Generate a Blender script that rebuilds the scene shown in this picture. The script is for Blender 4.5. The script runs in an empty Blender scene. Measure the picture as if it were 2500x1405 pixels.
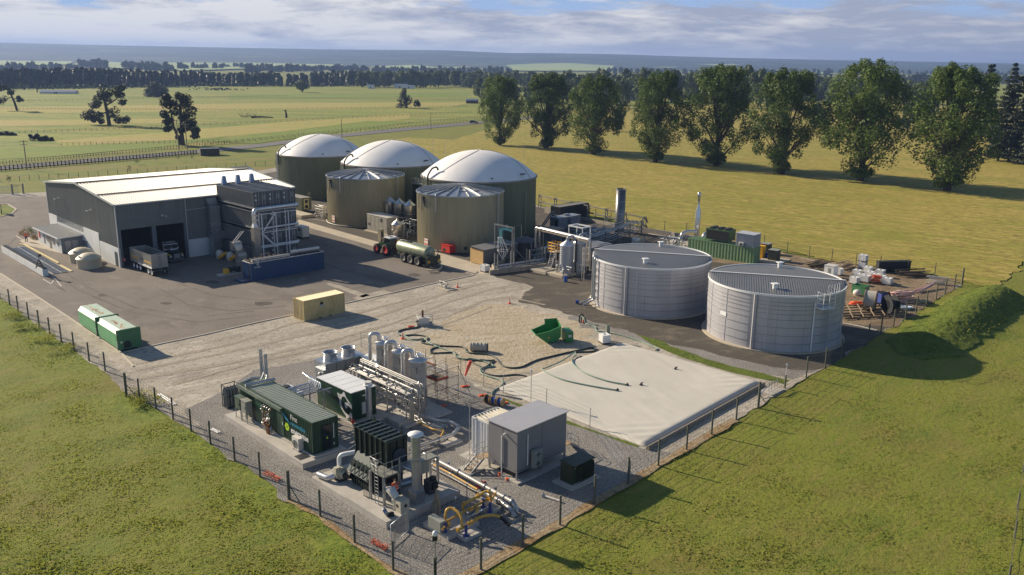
import bpy, math, random
from mathutils import Vector, Matrix, noise
S = bpy.context.scene
COL = S.collection
R = math.radians
rnd = random.Random(7)
# ------------------------------------------------------------------ camera
FPX, PITCH, ROLL, CAMH = 2130.0, R(14.65), R(.73), 31.8
cp, sp, cr, sr = math.cos(PITCH), math.sin(PITCH), math.cos(ROLL), math.sin(ROLL)
CF = Vector((0, cp, -sp)); cu = Vector((0, sp, cp)); cx = Vector((1, 0, 0))
CX = cx*cr + cu*sr; CU = -cx*sr + cu*cr
cam = bpy.data.objects.new('camera', bpy.data.cameras.new('camera')); COL.objects.link(cam)
cam.matrix_world = Matrix(((CX.x, CU.x, -CF.x, 0), (CX.y, CU.y, -CF.y, 0), (CX.z, CU.z, -CF.z, CAMH), (0, 0, 0, 1)))
cam.data.sensor_width = 36; cam.data.lens = FPX/2500*36
cam.data.clip_start = .5; cam.data.clip_end = 40000
S.camera = cam
# ------------------------------------------------------------------ light
SUN_AZ, SUN_EL = R(148), R(24.5)
sd = Vector((math.cos(SUN_AZ)*math.cos(SUN_EL), math.sin(SUN_AZ)*math.cos(SUN_EL), math.sin(SUN_EL)))
sun = bpy.data.objects.new('sun', bpy.data.lights.new('sun', 'SUN')); COL.objects.link(sun)
sun.data.energy = 5.0; sun.data.angle = R(.6); sun.data.color = (1, .86, .66)
sun.rotation_euler = (-sd).to_track_quat('-Z', 'Y').to_euler()
W = bpy.data.worlds.new('World'); S.world = W; W.use_nodes = True
nt = W.node_tree; N = nt.nodes; L = nt.links
bg = N['Background']
sky = N.new('ShaderNodeTexSky'); sky.sky_type = 'NISHITA'; sky.sun_disc = False
sky.sun_elevation = SUN_EL; sky.sun_rotation = R(302); sky.altitude = 400
sky.air_density = 1.0; sky.dust_density = .6; sky.ozone_density = 2.0
tc = N.new('ShaderNodeTexCoord')
def wmath(op, a, b=None, c=None, clamp=False):
    n = N.new('ShaderNodeMath'); n.operation = op; n.use_clamp = clamp
    for i, q in enumerate((a, b, c)):
        if q is None: continue
        if isinstance(q, (int, float)): n.inputs[i].default_value = q
        else: L.new(q, n.inputs[i])
    return n.outputs[0]
def wramp(fac, stops):
    n = N.new('ShaderNodeValToRGB'); e = n.color_ramp.elements
    while len(e) < len(stops): e.new(.5)
    for i, (p, c) in enumerate(stops): e[i].position = p; e[i].color = (*c, 1)
    L.new(fac, n.inputs[0]); return n.outputs[0]
def wmix(f, a, b):
    n = N.new('ShaderNodeMix'); n.data_type = 'RGBA'
    for i, q in ((0, f), (6, a), (7, b)):
        if isinstance(q, (int, float)): n.inputs[i].default_value = q
        elif isinstance(q, tuple): n.inputs[i].default_value = (*q, 1)
        else: L.new(q, n.inputs[i])
    return n.outputs[2]
sx = N.new('ShaderNodeSeparateXYZ'); L.new(tc.outputs['Generated'], sx.inputs[0])
az = wmath('ARCTAN2', sx.outputs[0], sx.outputs[1])
cb = N.new('ShaderNodeCombineXYZ'); L.new(wmath('MULTIPLY', az, 1.7), cb.inputs[0]); L.new(wmath('MULTIPLY', sx.outputs[2], 10.0), cb.inputs[1])
def wnoise(scale, det=6, rough=.55, dist=0, w=0.0):
    n = N.new('ShaderNodeTexNoise'); n.noise_dimensions = '4D'; n.inputs['W'].default_value = w
    n.inputs['Scale'].default_value = scale; n.inputs['Detail'].default_value = det
    n.inputs['Roughness'].default_value = rough; n.inputs['Distortion'].default_value = dist
    L.new(cb.outputs[0], n.inputs['Vector']); return n.outputs['Fac']
n1 = wnoise(4.2, 10, .64, .25, 1.3); n2 = wnoise(6, 10, .62, .3, 4.2)
# cloud cover thins out with height above the horizon
cover = wmath('SUBTRACT', wmath('MULTIPLY_ADD', n1, 1.0, .33), wmath('MULTIPLY', sx.outputs[2], 6.2))
cmask = wramp(cover, [(.42, (0, 0, 0)), (.52, (1, 1, 1))])
dark = wmath('ADD', n2, wmath('MULTIPLY', az, .22))
ccol = wramp(dark, [(.40, (.86, .85, .85)), (.49, (.64, .65, .71)), (.60, (.40, .44, .56))])
skc = wmix(wmath('MULTIPLY', sx.outputs[2], 10, clamp=True), (.42, .56, .80), (.34, .52, .86))
low = wmix(cmask, skc, ccol)
hazeband = wramp(wmath('MULTIPLY', sx.outputs[2], 10), [(0, (1, 1, 1)), (.22, (0, 0, 0))])
azr = wramp(wmath('MULTIPLY_ADD', az, 1.0, .5), [(.25, (.68, .71, .82)), (.62, (.60, .64, .78)), (1, (.24, .32, .50))])
low = wmix(wmath('MULTIPLY', hazeband, .75), low, azr)
hb = N.new('ShaderNodeVectorMath'); hb.operation = 'SCALE'; hb.inputs['Scale'].default_value = 8.8
L.new(low, hb.inputs[0])
fin = wmix(wmath('MULTIPLY_ADD', sx.outputs[2], -7, 2.0, clamp=True), sky.outputs[0], hb.outputs[0])
L.new(fin, bg.inputs['Color']); bg.inputs['Strength'].default_value = .07
S.view_settings.view_transform = 'Standard'; S.view_settings.look = 'None'
S.view_settings.exposure = .62; S.view_settings.gamma = 1
S.render.engine = 'CYCLES'
S.cycles.max_bounces = 5; S.cycles.diffuse_bounces = 2; S.cycles.glossy_bounces = 3
S.cycles.transmission_bounces = 3; S.cycles.volume_bounces = 0; S.cycles.transparent_max_bounces = 6
# ------------------------------------------------------------------ placing on the ground
def G(px, py, z=0.0):
    d = CF + CX*((px-1250)/FPX) - CU*((py-702.5)/FPX)
    t = (z-CAMH)/d.z
    return Vector((d.x*t, d.y*t, z))
YAW = R(44.6)
XA = Vector((math.cos(YAW), math.sin(YAW), 0)); XB = Vector((-math.sin(YAW), math.cos(YAW), 0))
def loc_ab(o, p):
    "site-frame coordinates of world point p seen from o"
    d = Vector(p)-Vector(o); return Vector((d.dot(XA), d.dot(XB), d.z))
# ------------------------------------------------------------------ materials
def lin(c):
    return tuple(((x/255)/12.92 if x/255 <= .04045 else ((x/255+.055)/1.055)**2.4) for x in c)
MATS = {}
def mat(name, col, rough=.6, metal=0.0, var=.12, scale=1.5, col2=None, bump=0.0, bscale=20, spec=.5, det=4, stretch=None):
    if name in MATS: return MATS[name]
    m = bpy.data.materials.new(name); m.use_nodes = True; MATS[name] = m
    n = m.node_tree.nodes; l = m.node_tree.links; b = n['Principled BSDF']
    c = lin(col); b.inputs['Roughness'].default_value = rough; b.inputs['Metallic'].default_value = metal
    b.inputs['Specular IOR Level'].default_value = spec
    t = n.new('ShaderNodeTexCoord'); src = t.outputs['Object']
    if stretch:
        mp = n.new('ShaderNodeMapping'); mp.inputs['Scale'].default_value = stretch
        l.new(src, mp.inputs[0]); src = mp.outputs[0]
    no = n.new('ShaderNodeTexNoise'); no.inputs['Scale'].default_value = scale; no.inputs['Detail'].default_value = det
    no.inputs['Roughness'].default_value = .62
    l.new(src, no.inputs['Vector'])
    r = n.new('ShaderNodeValToRGB'); r.color_ramp.elements[0].position = .3; r.color_ramp.elements[1].position = .7
    d = lin(col2) if col2 else tuple(min(1, x*(1+var)) for x in c)
    a = c if col2 else tuple(x*(1-var) for x in c)
    r.color_ramp.elements[0].color = (*a, 1); r.color_ramp.elements[1].color = (*d, 1)
    l.new(no.outputs['Fac'], r.inputs[0]); l.new(r.outputs[0], b.inputs['Base Color'])
    if bump:
        n2 = n.new('ShaderNodeTexNoise'); n2.inputs['Scale'].default_value = bscale; n2.inputs['Detail'].default_value = 3
        l.new(src, n2.inputs['Vector'])
        bu = n.new('ShaderNodeBump'); bu.inputs['Strength'].default_value = 1; bu.inputs['Distance'].default_value = bump
        l.new(n2.outputs['Fac'], bu.inputs['Height']); l.new(bu.outputs[0], b.inputs['Normal'])
    return m
def ground_mat(name, layers, base, rough=.9, bump=None):
    "layers: (scale, stretch, lo, hi, colour, detail) blended over the base by thresholded noise in world metres"
    m = bpy.data.materials.new(name); m.use_nodes = True; MATS[name] = m
    n = m.node_tree.nodes; l = m.node_tree.links; b = n['Principled BSDF']
    b.inputs['Roughness'].default_value = rough; b.inputs['Specular IOR Level'].default_value = .25
    t = n.new('ShaderNodeNewGeometry'); cur = None; k = 0
    for (scale, stretch, lo, hi, colr, det) in layers:
        k += 1
        mp = n.new('ShaderNodeMapping'); mp.vector_type = 'TEXTURE'; mp.inputs['Scale'].default_value = [1/q for q in stretch[:3]]
        mp.inputs['Location'].default_value = (k*13.7, k*7.1, 0)
        if len(stretch) > 3: mp.inputs['Rotation'].default_value = (0, 0, stretch[3])
        l.new(t.outputs['Position'], mp.inputs[0])
        no = n.new('ShaderNodeTexNoise'); no.inputs['Scale'].default_value = scale; no.inputs['Detail'].default_value = det
        no.inputs['Roughness'].default_value = .65
        l.new(mp.outputs[0], no.inputs['Vector'])
        mr = n.new('ShaderNodeMapRange'); mr.inputs[1].default_value = lo; mr.inputs[2].default_value = hi
        l.new(no.outputs['Fac'], mr.inputs[0])
        mx = n.new('ShaderNodeMix'); mx.data_type = 'RGBA'
        l.new(mr.outputs[0], mx.inputs[0])
        if cur is None: mx.inputs[6].default_value = (*lin(base), 1)
        else: l.new(cur, mx.inputs[6])
        mx.inputs[7].default_value = (*lin(colr), 1); cur = mx.outputs[2]
    l.new(cur, b.inputs['Base Color'])
    if bump:
        hs = None
        for (sc, dist) in bump:
            n2 = n.new('ShaderNodeTexNoise'); n2.inputs['Scale'].default_value = sc; n2.inputs['Detail'].default_value = 4
            n2.inputs['Roughness'].default_value = .7
            l.new(t.outputs['Position'], n2.inputs['Vector'])
            bu = n.new('ShaderNodeBump'); bu.inputs['Distance'].default_value = dist
            l.new(n2.outputs['Fac'], bu.inputs['Height'])
            if hs: l.new(hs, bu.inputs['Normal'])
            hs = bu.outputs[0]
        l.new(hs, b.inputs['Normal'])
    return m
def leaf_mat(name, c1, c2, trans=.25, rough=.55):
    m = bpy.data.materials.new(name); m.use_nodes = True; MATS[name] = m
    n = m.node_tree.nodes; l = m.node_tree.links; b = n['Principled BSDF']
    b.inputs['Roughness'].default_value = rough; b.inputs['Specular IOR Level'].default_value = .3
    t = n.new('ShaderNodeNewGeometry')
    oi = n.new('ShaderNodeObjectInfo')
    ad = n.new('ShaderNodeMath'); ad.operation = 'MULTIPLY_ADD'; ad.inputs[1].default_value = .65; l.new(t.outputs['Random Per Island'], ad.inputs[0])
    m2 = n.new('ShaderNodeMath'); m2.operation = 'MULTIPLY'; m2.inputs[1].default_value = .35; l.new(oi.outputs['Random'], m2.inputs[0])
    l.new(m2.outputs[0], ad.inputs[2])
    mx = n.new('ShaderNodeMix'); mx.data_type = 'RGBA'; l.new(ad.outputs[0], mx.inputs[0])
    mx.inputs[6].default_value = (*lin(c1), 1); mx.inputs[7].default_value = (*lin(c2), 1)
    l.new(mx.outputs[2], b.inputs['Base Color'])
    tr = n.new('ShaderNodeBsdfTranslucent'); l.new(mx.outputs[2], tr.inputs[0])
    ms = n.new('ShaderNodeMixShader'); ms.inputs[0].default_value = trans
    l.new(b.outputs[0], ms.inputs[1]); l.new(tr.outputs[0], ms.inputs[2])
    l.new(ms.outputs[0], n['Material Output'].inputs[0])
    return m
# ------------------------------------------------------------------ mesh builder
class MB:
    def __init__(s): s.v = []; s.f = []; s.sm = []
    def add(s, vs, fs, smooth=False):
        o = len(s.v); s.v += [tuple(p) for p in vs]; s.f += [tuple(i+o for i in f) for f in fs]; s.sm += [smooth]*len(fs); return s
    def bx(s, x0, x1, y0, y1, z0, z1):
        vs = [(x, y, z) for z in (z0, z1) for (x, y) in ((x0, y0), (x1, y0), (x1, y1), (x0, y1))]
        return s.add(vs, [(3, 2, 1, 0), (4, 5, 6, 7), (0, 1, 5, 4), (1, 2, 6, 5), (2, 3, 7, 6), (3, 0, 4, 7)])
    def rbox(s, c, size, rz=0, rx=0, ry=0):
        M = Matrix.Translation(c) @ Matrix.Rotation(rz, 4, 'Z') @ Matrix.Rotation(ry, 4, 'Y') @ Matrix.Rotation(rx, 4, 'X')
        h = [q/2 for q in size]
        vs = [M @ Vector((x*h[0], y*h[1], z*h[2])) for z in (-1, 1) for (x, y) in ((-1, -1), (1, -1), (1, 1), (-1, 1))]
        return s.add(vs, [(3, 2, 1, 0), (4, 5, 6, 7), (0, 1, 5, 4), (1, 2, 6, 5), (2, 3, 7, 6), (3, 0, 4, 7)])
    def beam(s, p0, p1, w, h=None):
        p0 = Vector(p0); p1 = Vector(p1); h = h or w; d = p1-p0
        if d.length < 1e-6: return s
        q = d.to_track_quat('X', 'Z').to_matrix().to_4x4(); M = Matrix.Translation((p0+p1)/2) @ q
        l = d.length/2
        vs = [M @ Vector((x*l, y*w/2, z*h/2)) for z in (-1, 1) for (x, y) in ((-1, -1), (1, -1), (1, 1), (-1, 1))]
        return s.add(vs, [(3, 2, 1, 0), (4, 5, 6, 7), (0, 1, 5, 4), (1, 2, 6, 5), (2, 3, 7, 6), (3, 0, 4, 7)])
    def cyl(s, p0, p1, r0, r1=None, n=12, caps=True):
        r1 = r0 if r1 is None else r1
        p0 = Vector(p0); p1 = Vector(p1); q = (p1-p0).to_track_quat('Z', 'Y').to_matrix()
        vs = []
        for p, r in ((p0, r0), (p1, r1)):
            for i in range(n):
                a = 2*math.pi*i/n; vs.append(p + q @ Vector((r*math.cos(a), r*math.sin(a), 0)))
        s.add(vs, [(i, (i+1) % n, n+(i+1) % n, n+i) for i in range(n)], True)
        if caps:
            if r0 > 1e-4: s.add(vs[:n], [tuple(reversed(range(n)))])
            if r1 > 1e-4: s.add(vs[n:], [tuple(range(n))])
        return s
    def tube(s, pts, r, n=8, caps=True, bend=None):
        pts = [Vector(p) for p in pts]
        if bend:      # round the corners with arcs of radius bend
            out = [pts[0]]
            for i in range(1, len(pts)-1):
                a, b, c = pts[i-1], pts[i], pts[i+1]
                d1 = (a-b); d2 = (c-b); k = min(bend, d1.length*.49, d2.length*.49)
                A = b+d1.normalized()*k; B = b+d2.normalized()*k
                for j in range(6):
                    t = j/5; out.append(A*(1-t)**2 + b*2*t*(1-t) + B*t*t)
            out.append(pts[-1]); pts = out
        rr = r if isinstance(r, (list, tuple)) else [r]*len(pts)
        t0 = (pts[1]-pts[0]).normalized(); up = Vector((0, 0, 1)) if abs(t0.z) < .9 else Vector((1, 0, 0))
        u = t0.cross(up).normalized(); vs = []
        for i, p in enumerate(pts):
            t = (pts[min(i+1, len(pts)-1)]-pts[max(i-1, 0)]).normalized()
            u = (u - t*u.dot(t)).normalized(); w = t.cross(u)
            for k in range(n):
                a = 2*math.pi*k/n; vs.append(p + (u*math.cos(a)+w*math.sin(a))*rr[i])
        m = len(pts)
        s.add(vs, [(i*n+k, i*n+(k+1) % n, (i+1)*n+(k+1) % n, (i+1)*n+k) for i in range(m-1) for k in range(n)], True)
        if caps: s.add(vs[:n], [tuple(reversed(range(n)))]); s.add(vs[-n:], [tuple(range(n))])
        return s
    def lathe(s, prof, c=(0, 0, 0), n=32, smooth=True, a0=0, a1=2*math.pi, ry=None):
        full = abs(a1-a0-2*math.pi) < 1e-6; k = n if full else n+1; vs = []
        for (r, z) in prof:
            for i in range(k):
                a = a0+(a1-a0)*i/n
                p = Vector((r*math.cos(a), r*math.sin(a), z))
                if ry is not None: p = ry @ p
                vs.append(p+Vector(c))
        fs = []
        for j in range(len(prof)-1):
            for i in range(n):
                i2 = (i+1) % k if full else i+1
                fs.append((j*k+i, j*k+i2, (j+1)*k+i2, (j+1)*k+i))
        return s.add(vs, fs, smooth)
    def corr(s, p0, p1, z0, z1, d=.04, pitch=.28, n=None):
        "upright ribbed sheet from p0 to p1; ribs go to the left of the direction"
        p0 = Vector(p0[:2]); p1 = Vector(p1[:2]); dr = p1-p0; ln = dr.length; u = dr/ln; w = Vector((-u.y, u.x))
        n = n or max(1, round(ln/pitch)); q = ln/n; top = []; bot = []
        for i in range(n):
            for (t, o) in ((0, 0), (.32, 0), (.5, d), (.82, d)):
                p = p0+u*(i+t)*q+w*o
                bot.append((p.x, p.y, z0)); top.append((p.x, p.y, z1))
        bot.append((p1.x, p1.y, z0)); top.append((p1.x, p1.y, z1)); m = len(bot)
        return s.add(bot+top, [(i, i+1, m+i+1, m+i) for i in range(m-1)])
    def corr_top(s, x0, x1, y0, y1, zf, d=.03, pitch=.28, along='y'):
        "ribbed sheet seen from above; ribs run along the given axis; zf(x,y) gives its height"
        a0, a1 = (x0, x1) if along == 'y' else (y0, y1)
        n = max(1, round((a1-a0)/pitch)); q = (a1-a0)/n; A = []; B = []
        ts = [(i+t)*q for i in range(n) for t in (0, .32, .5, .82)]+[a1-a0]
        for j, t in enumerate(ts):
            o = -d if (j % 4) >= 2 else 0
            if along == 'y':
                A.append((a0+t, y0, zf(a0+t, y0)+o)); B.append((a0+t, y1, zf(a0+t, y1)+o))
            else:
                A.append((x0, a0+t, zf(x0, a0+t)+o)); B.append((x1, a0+t, zf(x1, a0+t)+o))
        m = len(A)
        return s.add(A+B, [(i, i+1, m+i+1, m+i) for i in range(m-1)])
    def poly(s, pts, z=None):
        pts = [(p[0], p[1], p[2] if z is None else z) for p in pts]
        return s.add(pts, [tuple(range(len(pts)))])
    def prism(s, pts, z0, z1):
        n = len(pts)
        s.add([(p[0], p[1], z0) for p in pts]+[(p[0], p[1], z1) for p in pts],
              [tuple(reversed(range(n))), tuple(range(n, 2*n))]+[(i, (i+1) % n, n+(i+1) % n, n+i) for i in range(n)])
        return s
    def ext(s, pts, vec):
        "extrude a planar outline of 3D points by vec"
        n = len(pts); v = Vector(vec); P = [Vector(p) for p in pts]
        return s.add(P+[p+v for p in P], [tuple(reversed(range(n))), tuple(range(n, 2*n))]+[(i, (i+1) % n, n+(i+1) % n, n+i) for i in range(n)])
    def mesh(s, name):
        me = bpy.data.meshes.new(name); me.from_pydata(s.v, [], s.f); me.update()
        me.polygons.foreach_set('use_smooth', s.sm); return me
def tag(o, label=None, cat=None, group=None, kind=None):
    for k, v in (('label', label), ('category', cat), ('group', group), ('kind', kind)):
        if v: o[k] = v
    return o
def part(name, mb, m, parent=None, label=None, loc=None, rot=None):
    o = bpy.data.objects.new(name, mb.mesh(name)); COL.objects.link(o); o.data.materials.append(m)
    if parent: o.parent = parent
    if loc is not None: o.location = loc
    if rot is not None: o.rotation_euler = rot
    if label: o['label'] = label
    return o
def thing(name, label, cat, loc=(0, 0, 0), yaw=YAW, group=None):
    o = bpy.data.objects.new(name, None); COL.objects.link(o); o.empty_display_size = .3
    o.location = (loc[0], loc[1], loc[2] if len(loc) > 2 else 0); o.rotation_euler = (0, 0, yaw)
    return tag(o, label, cat, group)
def solo(name, mb, m, label, cat, loc=(0, 0, 0), yaw=0.0, group=None):
    o = part(name, mb, m, None); o.location = (loc[0], loc[1], loc[2] if len(loc) > 2 else 0); o.rotation_euler = (0, 0, yaw)
    return tag(o, label, cat, group)
def copy_tree(o, parent=None):
    c = o.copy(); COL.objects.link(c)
    if parent: c.parent = parent
    for ch in list(o.children): copy_tree(ch, c)
    return c
def struct(name, mb, m): return tag(part(name, mb, m), kind='structure')
def gtext(txt, size, m, parent, loc, rot, depth=.006, name='lettering', sx=1.0, bold=0.0):
    cu_ = bpy.data.curves.new(name, 'FONT'); cu_.body = txt; cu_.size = size; cu_.extrude = depth; cu_.offset = bold
    cu_.align_x = 'LEFT'; cu_.align_y = 'BOTTOM'; cu_.resolution_u = 3
    t = bpy.data.objects.new(name, cu_); COL.objects.link(t)
    bpy.context.view_layer.update()
    me = bpy.data.meshes.new_from_object(t); bpy.data.objects.remove(t)
    o = bpy.data.objects.new(name, me); COL.objects.link(o); me.materials.clear(); me.materials.append(m)
    o.parent = parent; o.location = loc; o.rotation_euler = rot; o.scale = (sx, 1, 1)
    return o
# ---- palette
M = dict(
    conc=mat('concrete', (176, 170, 160), .85, var=.14, scale=.8, bump=.01, bscale=9),
    conc2=mat('old_concrete', (150, 142, 128), .9, var=.22, scale=.9, bump=.01, bscale=9),
    white=mat('white_paint', (222, 222, 220), .45, var=.05, scale=.7),
    offwhite=mat('off_white', (205, 200, 190), .5, var=.08, scale=.6),
    galv=mat('galvanised_steel', (168, 172, 176), .38, .75, var=.15, scale=2.2),
    stain=mat('stainless_steel', (205, 203, 198), .26, .9, var=.08, scale=3, stretch=(1, 1, .15)),
    alu=mat('aluminium', (214, 214, 212), .3, .85, var=.1, scale=1.5),
    dsteel=mat('dark_steel', (62, 64, 66), .5, .4, var=.2, scale=3),
    black=mat('black_rubber', (24, 24, 25), .6, var=.3, scale=4),
    tyre=mat('tyre_rubber', (34, 33, 31), .85, var=.3, scale=6),
    glass=mat('dark_glass', (22, 28, 30), .08, var=.1, spec=.8),
    red=mat('red_paint', (196, 46, 34), .45, var=.15),
    orange=mat('orange_plastic', (228, 92, 40), .55, var=.1),
    yellow=mat('yellow_paint', (222, 166, 34), .45, var=.15),
    blue=mat('blue_plastic', (34, 74, 150), .45, var=.15),
    wood=mat('weathered_timber', (150, 132, 108), .85, var=.25, scale=5),
    darkwood=mat('dark_timber', (84, 72, 58), .9, var=.3, scale=4),
    post=mat('treated_post', (92, 92, 78), .85, var=.25, scale=4),
)
# ================================================================== SETTING
MA, MBd = G(2225, 850), G(2415, 722)
def gz(x, y):
    "height of the ground: flat site, a mown bank outside the east fence, faint swells in the paddocks"
    p = Vector((x, y)); a = Vector(MA[:2])+Vector((2.2, .6)); b = Vector(MBd[:2])+Vector((.2, -1.6)); ab = b-a
    t = max(0, min(1, (p-a).dot(ab)/ab.length_squared)); d = (p-(a+ab*t)).length
    w = math.exp(-(d/3.1)**2.2)*1.8*(.55+.45*min(1, t*2))
    return w
RIDGE = [(-400, 24), (0, 22.8), (250, 20), (500, 18.5), (800, 17.5), (1000, 18), (1080, 18.5), (1240, 14), (1290, 15), (1500, 14.5), (1620, 12), (1800, 9.5), (2100, 7.5), (2300, 6.5), (2500, 5), (3000, 5)]
def interp(T, x):
    for (a, u), (b, v) in zip(T, T[1:]):
        if x <= b: return u+(v-u)*max(0, min(1, (x-a)/(b-a)))
    return T[-1][1]
def hillz(x, y):
    px = 1250+2130*x/(max(y, 1)*.97)
    zr = 31.8+interp(RIDGE, px)*7000/2130
    t = max(0, min(1, (y-3300)/3600)); t = t*t*(3-2*t)
    n = noise.noise(Vector((x/900, y/700, 3.1)))*10*t*(1-t*.8)
    return zr*t+n
def ground_sheet():
    xs = []; ys = []
    def axis(spans):
        o = []
        for a, b, n in spans: o += [a+(b-a)*i/n for i in range(n)]
        return o+[spans[-1][1]]
    xs = axis([(-9000, -1500, 12), (-1500, -300, 14), (-300, -90, 10), (-90, 90, 150), (90, 300, 10), (300, 1500, 14), (1500, 9000, 12)])
    ys = axis([(-120, 30, 6), (30, 150, 110), (150, 400, 12), (400, 3200, 18)])
    m = MB(); vs = [(x, y, gz(x, y)-.02+(noise.noise(Vector((x*.35, y*.35, 0)))*.10-.06 if y < 150 and not in_site(x, y) else 0)) for y in ys for x in xs]
    nx = len(xs)
    m.add(vs, [(j*nx+i, j*nx+i+1, (j+1)*nx+i+1, (j+1)*nx+i) for j in range(len(ys)-1) for i in range(nx-1)], True)
    return m
# site fence corners (pixels -> ground)
W_POSTS = [(24, 744), (45, 761), (70, 778), (96, 798), (122, 817), (150, 834), (181, 855), (218, 882), (257, 907), (309, 967), (341, 975), (381, 998), (423, 1024), (467, 1053), (514, 1084), (573, 1125), (635, 1164), (706, 1220), (782, 1261), (866, 1325), (960, 1392)]
E_POSTS = [(1174, 1391), (1276, 1331), (1367, 1282), (1451, 1229), (1533, 1183), (1607, 1137), (1676, 1098), (1737, 1061), (1797, 1026), (1851, 995), (1968, 922), (2014, 900), (2053, 877), (2119, 836), (2150, 816), (2181, 799), (2210, 780), (2236, 765), (2261, 749), (2285, 732), (2307, 719), (2329, 707), (2348, 696)]
N_POSTS = [(2281, 676), (2215, 666), (2148, 657), (2089, 650), (2030, 640), (1975, 632), (1921, 622), (1865, 604), (1772, 585), (1675, 572), (1622, 568), (1567, 560), (1528, 547), (1491, 543), (1454, 537), (1419, 528), (1385, 519), (1353, 512), (1320, 505)]
SITE = [G(*p).xy for p in ([(-160, 640), (0, 728)]+W_POSTS+[(1062, 1440)]+E_POSTS+N_POSTS+[(1230, 480), (1000, 425), (780, 395), (640, 405), (500, 430), (330, 450), (105, 470), (-160, 478)])]
def in_poly(x, y, P):
    c = False; n = len(P)
    for i in range(n):
        a, b = P[i], P[i-1]
        if (a[1] > y) != (b[1] > y) and x < (b[0]-a[0])*(y-a[1])/(b[1]-a[1])+a[0]: c = not c
    return c
def in_site(x, y): return in_poly(x, y, SITE)
grass = ground_mat('grass_ground', [
    (.03, (1, 1, 1), .44, .60, (116, 120, 40), 3),
    (.1, (1, 1, 1), .50, .64, (118, 106, 54), 4),
    (.16, (.5, 1, 1, R(45)), .50, .66, (84, 104, 30), 4),
    (.9, (.3, 1.4, 1, R(47)), .46, .66, (124, 116, 56), 4),
    (2.6, (.5, 1.2, 1, R(47)), .50, .72, (84, 94, 30), 3),
    (12, (1, 1, 1), .42, .75, (140, 140, 58), 2)], (110, 120, 36), bump=[(2.2, .12), (9, .07)])
gm = struct('grass', ground_sheet(), grass)
WL = [G(*p).xy for p in W_POSTS]
def lushness(x, y):
    if y > 150 or x < -95 or x > 95: return 0
    d = 99
    for i, (a, b) in enumerate(zip(WL, WL[1:])):
        ab = b-a; t = max(0, min(1, (Vector((x, y))-a).dot(ab)/ab.length_squared)); q = (Vector((x, y))-(a+ab*t)).length+(6 if i in (7, 8) else 0); d = min(d, q)
    n_ = noise.noise(Vector((x*.3, y*.3, 4))); v = max(0, 1-max(0, d-.8-n_*1.5)/3.2)*(.75+.5*n_)
    return min(1, max(v, gz(x, y)*1.6))
at = gm.data.attributes.new('lush', 'FLOAT', 'POINT')
at.data.foreach_set('value', [lushness(v.co.x, v.co.y) for v in gm.data.vertices])
gn = grass.node_tree; gb_ = gn.nodes['Principled BSDF']; src = gb_.inputs['Base Color'].links[0].from_socket
aa = gn.nodes.new('ShaderNodeAttribute'); aa.attribute_name = 'lush'; nn_ = gn.nodes.new('ShaderNodeTexNoise'); nn_.inputs['Scale'].default_value = 1.3; nn_.inputs['Detail'].default_value = 5
gp_ = gn.nodes.new('ShaderNodeNewGeometry'); gn.links.new(gp_.outputs['Position'], nn_.inputs['Vector'])
lr = gn.nodes.new('ShaderNodeValToRGB'); lr.color_ramp.elements[0].position = .35; lr.color_ramp.elements[1].position = .65; lr.color_ramp.elements[0].color = (*lin((80, 104, 24)), 1); lr.color_ramp.elements[1].color = (*lin((128, 138, 46)), 1)
gn.links.new(nn_.outputs['Fac'], lr.inputs[0]); mx_ = gn.nodes.new('ShaderNodeMix'); mx_.data_type = 'RGBA'; gn.links.new(aa.outputs['Fac'], mx_.inputs[0]); gn.links.new(src, mx_.inputs[6]); gn.links.new(lr.outputs[0], mx_.inputs[7]); gn.links.new(mx_.outputs[2], gb_.inputs['Base Color'])
# hills far behind the plain
def hill_sheet():
    m = MB(); xs = [-8600+17200*i/150 for i in range(151)]; ys = [3200, 3500, 3800, 4100, 4400, 4700, 5000, 5300, 5600, 5900, 6200, 6500, 6700, 6900, 7100, 7400, 8600]
    vs = [(x*(.45+.55*min(1, y/6000)), y, hillz(x*(.45+.55*min(1, y/6000)), y)+(-.6 if y == 3200 else 0)) for y in ys for x in xs]; nx = len(xs)
    return m.add(vs, [(j*nx+i, j*nx+i+1, (j+1)*nx+i+1, (j+1)*nx+i) for j in range(len(ys)-1) for i in range(nx-1)], True)
struct('hills', hill_sheet(), ground_mat('hill_forest', [(.0011, (.5, 1.6, 1), .50, .56, (52, 74, 50), 4), (.004, (.5, 2, 1), .54, .62, (118, 134, 92), 3), (.05, (1, 1, 1), .4, .6, (30, 44, 34), 2)], (38, 54, 42)))
def GH(px, py, lift=3.0):
    "where the sight line through a pixel of the survey photo meets plain or hills"
    d = CF + CX*((px-1250)/FPX) - CU*((py-702.5)/FPX); t = 800.0; st = 40
    while t < 9000:
        p = Vector((0, 0, CAMH))+d*t
        if p.z <= hillz(p.x, p.y): break
        t += st
    return Vector((p.x, p.y, hillz(p.x, p.y)+lift))
farf = ground_mat('far_pasture', [(.004, (1, 1, 1), .45, .6, (160, 172, 112), 3), (.02, (1, 3, 1), .5, .65, (128, 146, 88), 3)], (146, 160, 96))
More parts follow.
